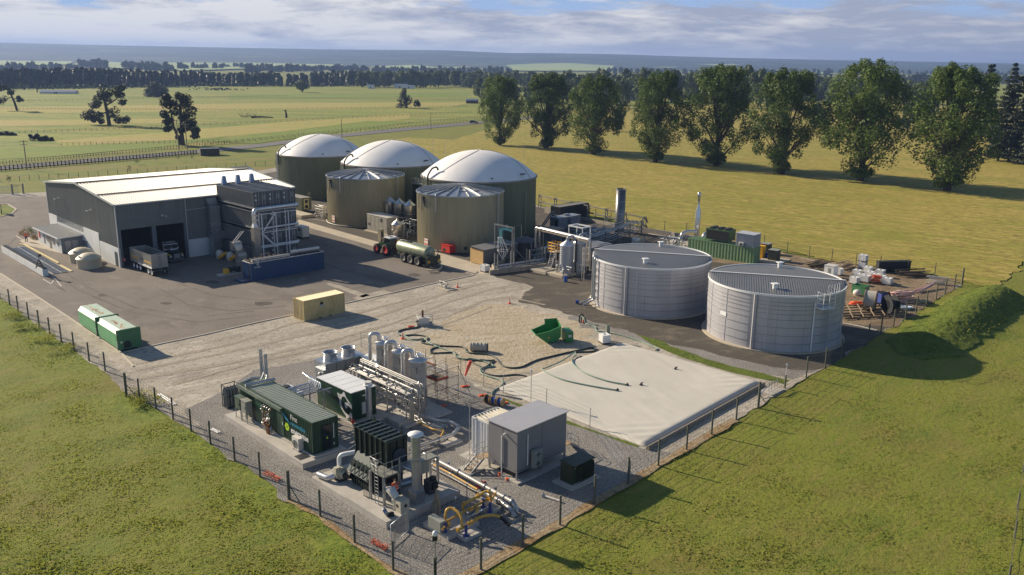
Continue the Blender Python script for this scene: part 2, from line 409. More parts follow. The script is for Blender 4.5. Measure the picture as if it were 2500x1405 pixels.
def far_patch(poly):
    xs = [p[0] for p in poly]; ys = [p[1] for p in poly]; x0, x1 = min(xs), max(xs); m = MB(); nx = max(4, int((x1-x0)/14))
    top = []; bot = []
    for i in range(nx+1):
        x = x0+(x1-x0)*i/nx; x = min(max(x, x0+.01), x1-.01); hits = []
        for a, b in zip(poly, poly[1:]+poly[:1]):
            if (a[0] > x) != (b[0] > x): hits.append(a[1]+(b[1]-a[1])*(x-a[0])/(b[0]-a[0]))
        top.append((x, min(hits))); bot.append((x, max(hits)))
    nr = 5; vs = [GH(t[0], t[1]+(b[1]-t[1])*j/nr) for j in range(nr+1) for t, b in zip(top, bot)]; k = nx+1
    return m.add(vs, [((j+1)*k+i, (j+1)*k+i+1, j*k+i+1, j*k+i) for j in range(nr) for i in range(nx)])
for P in ([(-60, 150), (180, 152), (170, 160), (0, 165), (-60, 165)], [(218, 152), (262, 153), (330, 158), (400, 172), (270, 170)], [(395, 155), (600, 156), (840, 160), (820, 165), (640, 170), (430, 177)],
          [(898, 164), (1010, 161), (1080, 168), (980, 172)], [(1060, 167), (1150, 165), (1120, 171)], [(1235, 161), (1300, 158), (1380, 156), (1500, 163), (1496, 176), (1240, 176)],
          [(1690, 158), (1810, 160), (1760, 163)], [(1930, 181), (1985, 176), (2040, 183), (1960, 185)], [(1590, 166), (1660, 165), (1640, 168)]):
    struct('far_field', far_patch(P), farf)
# nearer paddocks: sheets a few centimetres above the plain
def flat(name, pts, m, z=.01, px=True, rag=0):
    q = [G(*p) if px else Vector((p[0], p[1], 0)) for p in pts]
    if rag:
        o = []
        for a, b in zip(q, q[1:]+q[:1]):
            k = max(1, min(40, int((b-a).length/.7)))
            for i in range(k):
                p = a.lerp(b, i/k); o.append(p+Vector((noise.noise(p*.45), noise.noise(p*.45+Vector((9, 9, 9))), 0))*rag*1.6+Vector((noise.noise(p*1.7), noise.noise(p*1.7+Vector((5, 9, 2))), 0))*rag*.6)
        q = o
    mb = MB(); mb.poly([(p.x, p.y, z) for p in q]); o = struct(name, mb, m)
    import bmesh
    bm = bmesh.new(); bm.from_mesh(o.data); bmesh.ops.triangulate(bm, faces=bm.faces, ngon_method='EAR_CLIP')
    for f in bm.faces:
        if f.normal.z < 0: f.normal_flip()
    bm.to_mesh(o.data); bm.free(); return o
hay = ground_mat('mown_hay_paddock', [
    (.012, (1, 1, 1), .42, .6, (174, 160, 74), 3),
    (.05, (.35, 1.2, 1, R(-30)), .46, .62, (142, 146, 50), 3),
    (.3, (.3, 1.6, 1, R(-32)), .46, .64, (190, 168, 92), 4),
    (1.1, (.25, 1.6, 1, R(-32)), .50, .66, (128, 126, 44), 4),
    (2.2, (.22, 1.1, 1, R(-32)), .44, .62, (122, 104, 50), 4)], (148, 146, 56), bump=[(1.2, .12), (5, .08)])
flat('hay_paddock', [(1105, 342), (1185, 318), (1280, 290), (1420, 262), (1900, 250), (2620, 262), (2900, 560), (2640, 720), (2500, 640), (2450, 690), (2395, 700), (2352, 688), (2281, 672), (2030, 637), (1865, 600), (1622, 564), (1310, 500), (1200, 440), (1060, 392), (900, 350), (1000, 336)], hay, .012, rag=.8)
past = ground_mat('pasture', [
    (.006, (.6, 2, 1), .42, .58, (138, 142, 56), 3), (.02, (.3, 2.4, 1, R(-6)), .46, .62, (110, 126, 44), 3),
    (.06, (.3, 2, 1, R(-6)), .50, .64, (152, 140, 70), 3), (.4, (1, 1, 1), .52, .7, (84, 96, 40), 3)], (126, 134, 46), bump=[(1.0, .15)])
flat('pasture', [(-400, 400), (0, 398), (250, 378), (480, 358), (700, 340), (830, 330), (1000, 308), (1180, 290), (1300, 268), (1900, 240), (2700, 236), (2700, 206), (1300, 208), (1000, 212), (500, 210), (0, 217), (-400, 222)], past, .03)
brown = ground_mat('dry_pasture', [(.05, (.3, 2, 1), .45, .6, (150, 150, 62), 3), (.3, (1, 1, 1), .5, .7, (132, 128, 62), 3)], (166, 148, 84), bump=[(1.0, .15)])
for P in ([(0, 278), (500, 272), (1100, 262), (1150, 250), (700, 252), (300, 258), (0, 262)], [(130, 345), (420, 322), (700, 298), (1000, 278), (1000, 290), (740, 318), (420, 345), (160, 358)], [(-100, 296), (420, 290), (430, 300), (-100, 312)]):
    flat('dry_field', P, brown, .07)
lush = ground_mat('lush_pasture', [(.05, (.3, 2, 1), .45, .62, (112, 128, 42), 3), (.5, (1, 1, 1), .5, .7, (92, 110, 38), 3)], (120, 132, 44), bump=[(1.0, .15)])
for P in ([(500, 345), (900, 296), (1010, 300), (860, 320), (620, 352)], [(-100, 372), (300, 350), (560, 335), (420, 358), (120, 384), (-100, 396)], [(560, 232), (1150, 226), (1140, 236), (560, 244)], [(2000, 250), (2100, 238), (2150, 252), (2080, 266)]):
    flat('lush_field', P, lush, .11)
# verge between the road and the works
verge = ground_mat('verge', [(.06, (.4, 2, 1, R(15)), .42, .6, (140, 122, 66), 3), (.2, (.5, 1.5, 1, R(15)), .48, .62, (104, 120, 44), 3), (1.5, (1, 1, 1), .5, .7, (88, 104, 34), 3)], (124, 128, 50), bump=[(2, .2)])
flat('road_verge', [(-200, 436), (0, 418), (500, 385), (600, 372), (700, 358), (830, 343), (1000, 336), (900, 352), (1060, 394), (1200, 445), (1310, 505), (1000, 430), (700, 405), (480, 445), (110, 470), (-200, 480)], verge, .0115)
road_m = ground_mat('road_asphalt', [(.3, (.2, 1.2, 1), .45, .65, (120, 118, 116), 3), (3, (1, 1, 1), .5, .7, (98, 96, 94), 2)], (110, 108, 108))
flat('country_road', [(-200, 432), (0, 416), (300, 391), (500, 374), (640, 360), (830, 336), (1000, 319), (1180, 302), (1300, 290), (1300, 286), (1180, 297), (1000, 312), (830, 328), (640, 352), (500, 366), (300, 382), (0, 407), (-200, 422)], road_m, .12)
# ---- the works yard
dirt = ground_mat('yard_dirt', [
    (.05, (1, 1, 1), .42, .6, (160, 152, 138), 4), (.13, (.6, 1.3, 1, R(38)), .48, .64, (138, 130, 118), 4),
    (.5, (.4, 1.5, 1, R(40)), .50, .68, (188, 180, 164), 4), (1.6, (1, 1, 1), .52, .7, (118, 106, 90), 4),
    (7, (1, 1, 1), .5, .72, (198, 190, 176), 3)], (170, 160, 144), bump=[(1.3, .10), (7, .05)])
flat('dirt_yard', [(p[0], p[1]) for p in SITE], dirt, .004, px=False, rag=.25)
grav = ground_mat('grey_gravel', [(.12, (1, 1, 1), .42, .62, (150, 146, 140), 3), (.6, (1, 1, 1), .48, .7, (122, 116, 110), 3), (7, (1, 1, 1), .46, .62, (168, 164, 156), 2), (13, (1, 1, 1), .52, .6, (70, 66, 62), 2)], (132, 127, 121), bump=[(9, .07)])
flat('gravel_pad', [(452, 1002), (500, 975), (560, 950), (620, 905), (760, 880), (900, 862), (1000, 880), (1090, 905), (1175, 948), (1225, 975), (1572, 1096), (1640, 1108), (1560, 1165), (1451, 1229), (1367, 1282), (1276, 1331), (1174, 1391), (1062, 1440), (960, 1392), (866, 1325), (782, 1261), (706, 1220), (635, 1164), (573, 1125), (514, 1084)], grav, .010, rag=.35)
flat('gravel_strip', [(1380, 775), (1440, 800), (1620, 850), (1800, 900), (1925, 925), (1990, 905), (1960, 898), (1900, 893), (1700, 848), (1540, 808), (1430, 772)], grav, .0115, rag=.7)
asph = ground_mat('asphalt', [
    (.07, (1, 1, 1), .42, .6, (128, 119, 110), 3), (.22, (1, .7, 1, R(20)), .50, .66, (102, 94, 87), 4),
    (.3, (.6, 1.2, 1, R(-38)), .56, .68, (136, 128, 118), 5), (2.5, (1, 1, 1), .5, .75, (100, 93, 86), 4), (14, (1, 1, 1), .45, .7, (126, 118, 108), 2)], (114, 106, 98), bump=[(25, .012)])
flat('asphalt_yard', [(-160, 600), (0, 668.6), (160, 770), (297, 862), (500, 818), (714, 770), (842, 742), (945, 719), (1059, 693), (1158, 673), (1172, 664), (925, 600), (728, 545), (640, 520), (560, 470), (480, 432), (330, 448), (112, 480), (0, 482), (-160, 482)], asph, .016)
dark = ground_mat('dark_asphalt', [(.08, (1, 1, 1), .45, .62, (88, 82, 72), 3), (.35, (.7, 1.2, 1, R(15)), .52, .68, (118, 108, 94), 5), (2.5, (1, 1, 1), .5, .75, (72, 67, 60), 4)], (84, 79, 71), bump=[(14, .02)])
flat('tank_road', [(1200, 672), (1300, 655), (1420, 640), (1560, 600), (1700, 640), (1960, 640), (2060, 690), (2140, 780), (2180, 800), (2115, 838), (2050, 878), (2010, 900), (1935, 905), (1800, 878), (1600, 830), (1460, 788), (1330, 752), (1265, 738), (1300, 700)], dark, .0175, rag=.5)
flat('plant_floor', [(1180, 662), (925, 594), (760, 556), (700, 530), (560, 440), (700, 415), (1000, 440), (1310, 505), (1470, 545), (1600, 575), (1640, 600), (1500, 625), (1420, 645), (1300, 655)], dark, .014, rag=.3)
apron = mat('apron_concrete', (178, 166, 146), .9, var=.12, scale=.5, bump=.01)
flat('concrete_path', [(728, 536), (925, 592), (945, 582), (1010, 600), (1150, 640), (1172, 655), (1160, 668), (925, 606), (728, 549)], apron, .022)
flat('bunker_apron', [(1130, 635), (1200, 655), (1290, 655), (1210, 670), (1178, 672)], apron, .026)
flat('walkway', [(154, 620), (60, 598), (48, 588), (85, 575), (150, 612)], apron, .026)
yardm = ground_mat('storage_dirt', [(.3, (1, 1, 1), .45, .6, (124, 106, 84), 4), (1.5, (1, 1, 1), .5, .7, (90, 76, 60), 4)], (142, 124, 98), bump=[(3, .12)])
flat('storage_ground', [(1700, 600), (1865, 612), (1975, 636), (2148, 660), (2281, 678), (2344, 694), (2285, 732), (2236, 765), (2181, 799), (2050, 790), (2060, 720), (1950, 660), (1850, 650), (1740, 640)], yardm, .0195, rag=.7)
sand = ground_mat('pale_sand', [(.25, (1, 1, 1), .45, .6, (188, 176, 154), 4), (.7, (.4, 1.6, 1, R(20)), .5, .66, (164, 148, 120), 4), (3, (1, 1, 1), .5, .7, (146, 134, 114), 4)], (180, 166, 142), bump=[(1.8, .16), (6, .05)])
flat('sand_patch', [(1060, 815), (1110, 770), (1180, 745), (1245, 742), (1330, 765), (1420, 790), (1470, 845), (1300, 905), (1200, 945), (1100, 905), (1000, 850)], sand, .008, rag=1.1)
soil = ground_mat('bare_soil', [(.3, (1, 1, 1), .45, .6, (150, 122, 84), 4), (2, (1, 1, 1), .5, .7, (110, 84, 54), 4)], (160, 142, 112), bump=[(3, .12)])
def strip(name, pts, w0, w1, m, z):
    "ribbon along a line of points, w0 to the left and w1 to the right"
    P = [G(*p) for p in pts]; mb = MB(); A = []; B = []
    for i, p in enumerate(P):
        t = (P[min(i+1, len(P)-1)]-P[max(0, i-1)]).normalized(); n = Vector((-t.y, t.x, 0)); j = .25*noise.noise(p*.7)
        A.append(p+n*(w0+j)); B.append(p-n*(w1+j))
    k = len(P); mb.add([(p.x, p.y, z) for p in B+A], [(i, i+1, k+i+1, k+i) for i in range(k-1)]); return struct(name, mb, m)
def dense(pts, n=4):
    o = []
    for a, b in zip(pts, pts[1:]): o += [(a[0]+(b[0]-a[0])*i/n, a[1]+(b[1]-a[1])*i/n) for i in range(n)]
    return o+[pts[-1]]
strip('soil_edge', dense([(1100, 1425)]+E_POSTS[:9]), .5, .3, soil, .020)
strip('soil_edge', dense([(1062, 1440)]+W_POSTS[::-1][:4]), .3, .2, soil, .020)
strip('soil_edge', dense([(2350, 690)]+N_POSTS[:12]), .6, .4, soil, .022)
bank = ground_mat('bank_grass', [(.3, (1, 1, 1), .42, .6, (112, 126, 46), 4), (1.5, (1, 1, 1), .5, .65, (66, 92, 20), 4), (8, (1, 1, 1), .5, .7, (132, 138, 56), 2)], (92, 108, 34), bump=[(2.5, .4), (9, .15)])
def bank_sheet():
    a = Vector(MA[:2])+Vector((2.2, .6)); b = Vector(MBd[:2])+Vector((.2, -1.6)); u = (b-a).normalized(); w = Vector((-u.y, u.x)); L_ = (b-a).length; m = MB(); n, k = 110, 40; vs = []
    for i in range(n+1):
        for j in range(k+1):
            s_ = -5.5+(L_+9.5)*i/n; e_ = 4.3+noise.noise(Vector((s_*.5, 1, 2)))*.9; e_ *= min(1, (s_+5.5)/5+.25, (L_+4-s_)/4+.2); q = a+u*s_+w*((j/k*2-1)*e_+.1)
            vs.append((q.x, q.y, gz(q.x, q.y)+(-.12 if j in (0, k) or i in (0, n) else .04)+math.sin(math.pi*j/k)**.6*math.sin(math.pi*min(1, i/n*4, (1-i/n)*4+.01)/2)*(.08+.16*noise.noise(Vector((q.x*1.6, q.y*1.6, 0)))+.10*noise.noise(Vector((q.x*4, q.y*4, 7))))))
    return m.add(vs, [(i*(k+1)+j, (i+1)*(k+1)+j, (i+1)*(k+1)+j+1, i*(k+1)+j+1) for i in range(n) for j in range(k)], True)
struct('bank_grass', bank_sheet(), bank)
strip('kerb_grass', dense([(1560, 812), (1620, 848), (1700, 878), (1780, 902), (1850, 918), (1920, 935)]), 1.0, .7, bank, .016)
strip('kerb_grass', dense([(1225, 972), (1330, 1012), (1450, 1052), (1560, 1090)]), .12, .35, bank, .018)
cpm = ground_mat('patched_concrete', [(.4, (1, 1, 1), .4, .65, (140, 132, 120), 4)], (168, 158, 142))
flat('concrete_patch', [(860, 728), (935, 708), (965, 716), (893, 741)], cpm, .0225, rag=.1); flat('concrete_patch', [(795, 694), (806, 691), (905, 722), (885, 727)], cpm, .0225, rag=.15)
oil = ground_mat('oil_stain', [(.8, (1, 1, 1), .4, .6, (92, 86, 80), 4)], (78, 72, 66)); mk = ground_mat('tyre_mark', [(.5, (1, 1, 1), .4, .6, (108, 101, 94), 4)], (92, 85, 79))
for px, py, w in ((1010, 672, 26), (1060, 668, 20), (405, 742, 20), (640, 742, 30), (520, 690, 22), (250, 722, 18)): flat('oil_stain', [(px+math.cos(a/8*6.283)*w*(.6+.4*rnd.random()), py+math.sin(a/8*6.283)*w*.2*(.6+.5*rnd.random())) for a in range(8)], oil, .0215, rag=.15)
for pts in ([(120, 640), (210, 700), (330, 752), (480, 775), (620, 760)], [(105, 650), (190, 708), (315, 762), (480, 787), (640, 770)], [(430, 690), (520, 722), (640, 735), (800, 722), (930, 690)], [(380, 700), (460, 745), (560, 760), (700, 748)], [(60, 560), (20, 600), (60, 650), (160, 712)], [(700, 600), (820, 655), (960, 690), (1040, 690)]): strip('tyre_mark', dense(pts, 8), .14, .14, mk, .0205)
trk = ground_mat('tyre_track', [(.6, (1, 1, 1), .4, .6, (150, 138, 120), 3), (4, (1, 1, 1), .45, .7, (176, 166, 148), 3)], (136, 126, 112))
for pts, w in (([(330, 905), (520, 868), (760, 815), (900, 780), (1020, 740), (1100, 712), (1190, 690)], .35), ([(340, 925), (560, 888), (800, 835), (960, 790), (1090, 740), (1180, 712), (1260, 700)], .3), ([(420, 940), (640, 880), (820, 845), (900, 820), (1000, 800)], .25), ([(330, 890), (560, 842), (714, 790), (860, 770), (1000, 730)], .3), ([(980, 790), (1090, 775), (1180, 735), (1240, 725), (1330, 745)], .25), ([(1010, 815), (1110, 785), (1200, 750)], .2)):
    o = strip('tyre_track', dense(pts, 6), w, w, trk, .021)
# painted and concrete lines
kerbm = mat('kerb_concrete', (190, 180, 162), .85, var=.1, scale=2)
def kerb(pts, w=.18, h=.1, name='kerb', m=kerbm):
    mb = MB(); P = [G(*p) for p in pts]
    for a, b in zip(P, P[1:]): mb.beam((a.x, a.y, h/2), (b.x, b.y, h/2), w, h)
    return struct(name, mb, m)
kerb([(0, 668.6), (82, 720), (160, 771), (240, 825), (298, 864), (326, 896)])
kerb([(300, 862), (400, 839), (500, 818), (616, 791), (714, 770)]); kerb([(842, 742), (945, 719), (1059, 693), (1158, 673)])
kerb([(48, 597), (62, 600), (143.5, 643.7)], .28, .14, 'yellow_kerb', mat('faded_yellow_paint', (220, 200, 140), .7)); kerb([(147, 649), (175, 664)], .28, .14, 'yellow_kerb', MATS['faded_yellow_paint'])
kerb([(55, 572), (40, 577), (50, 584), (68, 592), (112, 610)], .15); kerb([(925, 606), (1050, 641), (1158, 672)], .12, .06)
kerb([(-20, 497), (20, 500), (40, 512), (30, 522), (-20, 536)], .25, .12)
flat('road_island', [(-40, 498), (18, 501), (37, 512), (28, 521), (-40, 540)], verge, .03)
linem = mat('line_paint', (205, 200, 190), .8)
for a, b in (((20, 478), (100, 470)), ((118, 664), (137, 684)), ((137, 684), (150, 700)), ((105, 682), (125, 694)), ((125, 694), (131, 685)), ((795, 592), (812, 590)), ((740, 533), (790, 540))):
    p, q = G(*a), G(*b); mb = MB(); mb.beam((p.x, p.y, .024), (q.x, q.y, .024), .12, .006); struct('road_line', mb, linem)
# small patches of grass tufts in the near grass (nobody could count them)
def tufts():
    m = MB(); r = random.Random(3)
    for i in range(120000):
        px = r.uniform(-30, 2530); py = r.uniform(690, 1420)
        if i % 3 == 0: px = r.uniform(-30, 1000)
        p = G(px, py); x, y = p.x, p.y
        nn = noise.noise(Vector((x*.22, y*.22, 5)))+.5*noise.noise(Vector((x*.9, y*.9, 8)))
        g_ = gz(x, y)
        if (nn < -.25+r.uniform(-.3, .5) and g_ < .3) or in_site(x, y) or y > 150: continue
        z = g_-.05+(.15 if g_ > .3 else 0); s = r.uniform(.06, .15)*(.7+.6*max(0, nn))*(1.6 if g_ > .3 else 1)
        a = r.uniform(0, 6.28); dx, dy = math.cos(a)*s*.75, math.sin(a)*s*.75; lx, ly = r.uniform(-.5, .5)*s, r.uniform(-.5, .5)*s
        m.add([(x-dx, y-dy, z), (x+dx, y+dy, z), (x+dx*.2+lx, y+dy*.2+ly, z+s*.8)], [(0, 1, 2)])
    return m
tag(part('grass_tufts', tufts(), leaf_mat('tuft_leaf', (104, 118, 38), (150, 148, 66), .6)), 'short tufts of grass scattered over the mown paddock in front', 'grass', kind='stuff')
# ================================================================== VEGETATION
def leaves(mb, blobs, per, size, r, flat=1.0, droop=0):
    for (c, rad, zr) in blobs:
        for i in range(per):
            while True:
                d = Vector((r.gauss(0, 1), r.gauss(0, 1), r.gauss(0, 1)))
                if d.length > .1: break
            d.normalize(); k = r.uniform(.62, 1.08); p = Vector(c)+Vector((d.x*rad*k, d.y*rad*k, d.z*zr*k))
            n = (d+Vector((r.gauss(0, .45), r.gauss(0, .45), r.gauss(0, .45)+.25))).normalized()
            u = n.orthogonal().normalized(); u.rotate(Matrix.Rotation(r.uniform(0, 6.28), 3, n)); v = n.cross(u)
            s = size*r.uniform(.6, 1.3); h = s*r.uniform(.45, .8)*flat
            mb.add([p-u*s*.5, p-v*h*.5+n*.08*s, p+u*s*.5, p+v*h*.5+n*.08*s], [(0, 1, 2, 3)])
    return mb
bark = mat('bark', (74, 64, 52), .95, var=.3, scale=3, bump=.03)
poplar_leaf = leaf_mat('poplar_leaf', (52, 72, 26), (114, 134, 58), .35)
dark_leaf = leaf_mat('pine_needle', (24, 36, 20), (56, 68, 36), .12)
mid_leaf = leaf_mat('broad_leaf', (62, 80, 38), (106, 118, 62), .25)
far_leaf = leaf_mat('far_leaf', (48, 64, 38), (84, 98, 56), .2)
def poplar_meshes(seed, H=27, Wd=9.0):
    r = random.Random(seed); blobs = []; trunk = MB(); sx_ = [r.uniform(.8, 1.15) for _ in range(8)]
    def env(t, a):
        w = Wd*(.30+.70*math.sin(math.pi/2*min(1, max(0, t-.08)/.40))) if t < .48 else Wd*max(.02, 1-((t-.48)/.54)**2.1)**.58
        k = (a/6.2832*8) % 8; i = int(k) % 8; f = k-int(k); return w*(sx_[i]*(1-f)+sx_[(i+1) % 8]*f)
    for i in range(125):
        t = r.uniform(.09, .97)**.9; a = r.uniform(0, 6.283); k = r.uniform(.45, .93) if i % 4 else r.uniform(0, .5)
        if t < .32 and r.random() < .42: continue
        w = env(t, a)*k; rad = r.uniform(1.15, 2.05); z = min(H*t, H-rad*1.5)
        blobs.append((Vector((math.cos(a)*w, math.sin(a)*w, z)), rad, rad*r.uniform(1.15, 1.7)))
    for i in range(7): a = r.uniform(0, 6.28); blobs.append((Vector((math.cos(a)*1.2, math.sin(a)*1.2, r.uniform(1.4, 2.6))), 1.3, 1.1))
    for i in range(9):
        a = r.uniform(0, 6.28); k = r.uniform(.15, .5)*Wd; blobs.append((Vector((math.cos(a)*k, math.sin(a)*k, H*(r.uniform(.93, 1.0)-k*k/Wd/Wd*.25))), .9, 1.7))
    cr_ = leaves(MB(), blobs, 200, .5, r)
    trunk.tube([(0, 0, -.1), (.1, 0, 3), (0, .1, H*.4), (0, 0, H*.8)], [.8, .6, .35, .08], 8)
    for (c, rad, zr) in r.sample(blobs, 34):
        z0 = max(1.4, c.z*.4-1); m1 = Vector((c.x*.4, c.y*.4, z0+(c.z-z0)*.35))
        trunk.tube([(0, 0, z0), m1, c], [.24, .15, .04], 5)
    return cr_.mesh('crown'), trunk.mesh('trunk')
PV = [poplar_meshes(s) for s in (11, 23, 37, 52)]
def tree(name, label, cat, loc, crown_me, trunk_me, lm, sc=(1, 1, 1), yaw=0, group=None):
    o = thing(name, label, cat, loc, yaw, group); o.scale = sc
    for nm, me, mm in (('crown', crown_me, lm), ('trunk', trunk_me, bark)):
        if me is None: continue
        if not me.materials: me.materials.append(mm)
        p = bpy.data.objects.new(nm, me); COL.objects.link(p); p.parent = o
    return o
POP = [((1220, 355), 186, 58, 'first poplar of the row, nearest the country road'), ((1333, 362), 181, 72, 'second poplar of the row, behind the third white dome'),
       ((1448, 378), 188, 76, 'third poplar of the row, wide low crown'), ((1600, 397), 176, 74, 'fourth poplar of the row, narrow with a skirt of low leaves'),
       ((1748, 405), 160, 88, 'fifth poplar of the row, beyond the slim silver exhaust'), ((1908, 425), 170, 94, 'sixth poplar of the row, leaning crown with gaps low down'),
       ((2100, 442), 152, 108, 'seventh poplar of the row, with the highest top'), ((2312, 466), 158, 116, 'eighth and broadest poplar, at the right end of the row')]
for i, (b, ty, hw, lab) in enumerate(POP):
    p = G(*b); d = p.y; H = (b[1]-ty)*d*.965/2130; w = hw*d/2130
    c, t = PV[i % 4]; s = w/8.8
    tree('poplar_tree', lab, 'tree', p, c, t, poplar_leaf, (s, s, H/27), [0, 2.1, 4.4, 1.2, 3.3, 5.2, .7, 3.9][i], 'poplars in a row across the hay paddock')
def px_tree(name, label, base, blobs, lm, per=140, size=.7, trunk=None, group=None, flat=.8, cat='tree', depth=.8, seed=1):
    "blobs: (px, py, r_px) seen against the photo, at the tree's own distance; spread in depth too"
    p = G(*base); k = p.y/2130*1.02; r = random.Random(seed); bl = []
    for (x, y, rr) in blobs:
        for q in range(3):
            dy = r.uniform(-1, 1)*rr*k*depth; j = r.uniform(-.35, .35)*rr*k
            q_ = r.uniform(.7, 1.15); bl.append((Vector(((x-base[0])*k+j*1.5, dy, max(.3, (base[1]-y)*k+r.uniform(-.55, .55)*rr*k))), rr*k*q_, rr*k*q_*flat))
    cr_ = leaves(MB(), bl, per, size, r).mesh('crown'); tr = MB()
    for path in (trunk or [[(0, 0, 6), (0, -10, 3)]]):
        tr.tube([((a)*k, 0, max(-.1, -b*k)) for a, b, c in path], [c*k for a, b, c in path], 7) if len(path[0]) == 3 and len(path) > 1 else None
    return tree(name, label, cat, p, cr_, tr.mesh('trunk') if tr.v else None, lm, group=group)
px_tree('pine_tree', 'spreading old pine with a slanting trunk in the pasture', (265, 306), [(252, 236, 13), (265, 228, 12), (285, 225, 13), (299, 224, 10), (296, 240, 12), (303, 252, 9), (270, 246, 14), (245, 250, 12), (238, 262, 12), (226, 274, 12), (214, 288, 10), (246, 280, 12), (250, 296, 7), (275, 278, 12), (296, 290, 12), (308, 292, 8), (232, 292, 8)], dark_leaf, 90, .9,
        [[(2, 0, 4.5), (0, -30, 4), (-4, -60, 3), (2, -78, 1.2)], [(0, -30, 2), (-30, -22, 1.5), (-44, -16, .6)], [(-2, -45, 2), (24, -60, 1.4), (34, -76, .6)], [(0, -20, 1.8), (22, -18, 1), (36, -14, .5)]], seed=2)
px_tree('pine_tree', 'tall dark pine pair of trunks standing by the road bend', (444, 355), [(420, 245, 11), (414, 258, 12), (428, 262, 10), (447, 240, 11), (452, 252, 15), (462, 262, 13), (468, 280, 12), (440, 272, 12), (450, 292, 13), (412, 282, 10), (410, 300, 9), (422, 296, 10), (475, 300, 10), (462, 310, 12), (482, 318, 11), (476, 330, 8), (448, 315, 10), (414, 318, 9), (436, 338, 5)], dark_leaf, 110, .8,
        [[(2, 0, 6), (2, -30, 4.5), (4, -80, 3), (6, -112, 1)], [(-2, 0, 4), (-16, -45, 2.6), (-22, -100, 1)], [(4, -40, 2), (26, -35, 1.2), (38, -34, .5)]], seed=3)
px_tree('pine_tree', 'lone leaning pine with tufted branches near the left edge', (42, 271), [(16, 216, 10), (28, 222, 9), (8, 218, 7), (12, 246, 8), (4, 248, 6), (48, 240, 6), (52, 248, 5), (32, 228, 6)], dark_leaf, 90, .8,
        [[(0, 0, 3), (-4, -20, 2.4), (-10, -38, 2), (-20, -52, 1)], [(-8, -32, 1.3), (-28, -25, .7)], [(-6, -26, 1.2), (6, -30, .6)]], seed=4)
px_tree('pine_tree', 'small pointed pine with a bent side branch, middle of the pasture', (993, 264), [(986, 226, 6), (988, 236, 9), (984, 248, 11), (992, 254, 10), (978, 257, 8), (1013, 252, 8), (1018, 256, 6), (996, 242, 8)], dark_leaf, 90, .9, [[(0, 0, 3), (-3, -18, 2), (-6, -38, .8)], [(0, -6, 1.3), (12, -14, 1), (20, -12, .5)]], seed=5)
px_tree('round_tree', 'dense round tree alone in the pasture', (384, 237), [(370, 222, 13), (384, 220, 14), (398, 223, 12), (384, 230, 15), (366, 230, 10), (402, 230, 9), (380, 212, 9)], dark_leaf, 140, 1.2, flat=.9, seed=6)
px_tree('thin_tree', 'thin pale tree on the far pasture in front of the belt', (738, 226), [(738, 204, 10), (744, 210, 8), (732, 210, 8), (738, 218, 5)], mid_leaf, 110, 1.6, [[(0, 0, 2), (0, -16, 1)]], flat=1, seed=7)
px_tree('bush', 'dark fallen bush lying in the pasture at the left', (103, 344), [(84, 336, 7), (96, 337, 8), (112, 338, 7), (124, 341, 5), (76, 334, 4)], dark_leaf, 120, .6, seed=8, cat='bush')
px_tree('bush', 'flat dark thicket at the left edge of the pasture', (18, 331), [(4, 328, 5), (16, 328, 6), (30, 329, 5), (38, 330, 3)], dark_leaf, 120, .6, seed=9, cat='bush')
px_tree('bare_tree', 'bare forked stump of a tree far off at the left', (91, 226), [(90, 214, 2)], mid_leaf, 20, .8, [[(0, 0, 1.6), (0, -8, 1.2), (-4, -14, .5)], [(0, -8, 1), (4, -13, .5)]], seed=10)
def log():
    m = MB(); k = G(640, 288).y/2130; r = random.Random(5)
    m.tube([(-26*k, 0, .5), (0, 0, .7), (26*k, .5, .4)], [.5, .4, .25], 7)
    for i in range(26):
        x = r.uniform(-50, -10)*k; m.tube([(x, 0, .4), (x+r.uniform(-3, 3), r.uniform(-2, 2), r.uniform(1, 3.4))], [.12, .03], 4)
    return m
solo('fallen_tree', log(), bark, 'long fallen dead tree lying across the pasture', 'dead tree', G(640, 289))
st = MB(); st.tube([(0, 0, -.1), (.1, 0, 2), (-.3, 0, 4.2)], [.7, .5, .35], 7).tube([(0, 0, 3), (-1.2, 0, 4.2)], [.25, .1], 5)
solo('tree_stump', st, bark, 'tall dead stump standing in the pasture beside the fallen tree', 'dead tree', G(699, 288))
# conifers at the right edge
def conifer_mesh(seed, H=24, w=5):
    r = random.Random(seed); bl = []; z = 2.5
    while z < H:
        t = z/H; rw = w*(1-t)**.8+.3
        for i in range(max(3, int(9*(1-t)))):
            a = r.uniform(0, 6.28); bl.append((Vector((math.cos(a)*rw*.7, math.sin(a)*rw*.7, z-rw*.15)), rw*.42+.25, .45))
        z += 1.15
    tr = MB().tube([(0, 0, -.1), (0, 0, H*.95)], [.4, .05], 7)
    return leaves(MB(), bl, 42, .8, r).mesh('crown'), tr.mesh('trunk')
CV = [conifer_mesh(4), conifer_mesh(9, 24, 6)]
for i, (b, ty, w, lab) in enumerate([((2436, 394), 215, 5, 'dark conifer just right of the broadest poplar, trunk in the open'), ((2462, 396), 196, 6.5, 'dark conifer second from the right edge'), ((2492, 398), 230, 6, 'dark conifer cut by the right edge of the picture'),
                                     ((2545, 410), 180, 7, 'dark conifer beyond the right edge'), ((2450, 350), 165, 6, 'tallest conifer behind the dark group at the right'), ((2395, 345), 168, 7, 'dark conifer whose top shows above the broadest poplar'), ((2500, 352), 215, 7, 'conifer at the back of the dark group on the right')]):
    p = G(*b); H = (b[1]-ty)*p.y*1.03/2130; c, t = CV[i % 2]
    tree('conifer_tree', lab, 'tree', p, c, t, dark_leaf, (w/5, w/5, H/24), i*1.3, 'dark conifers at the right edge')
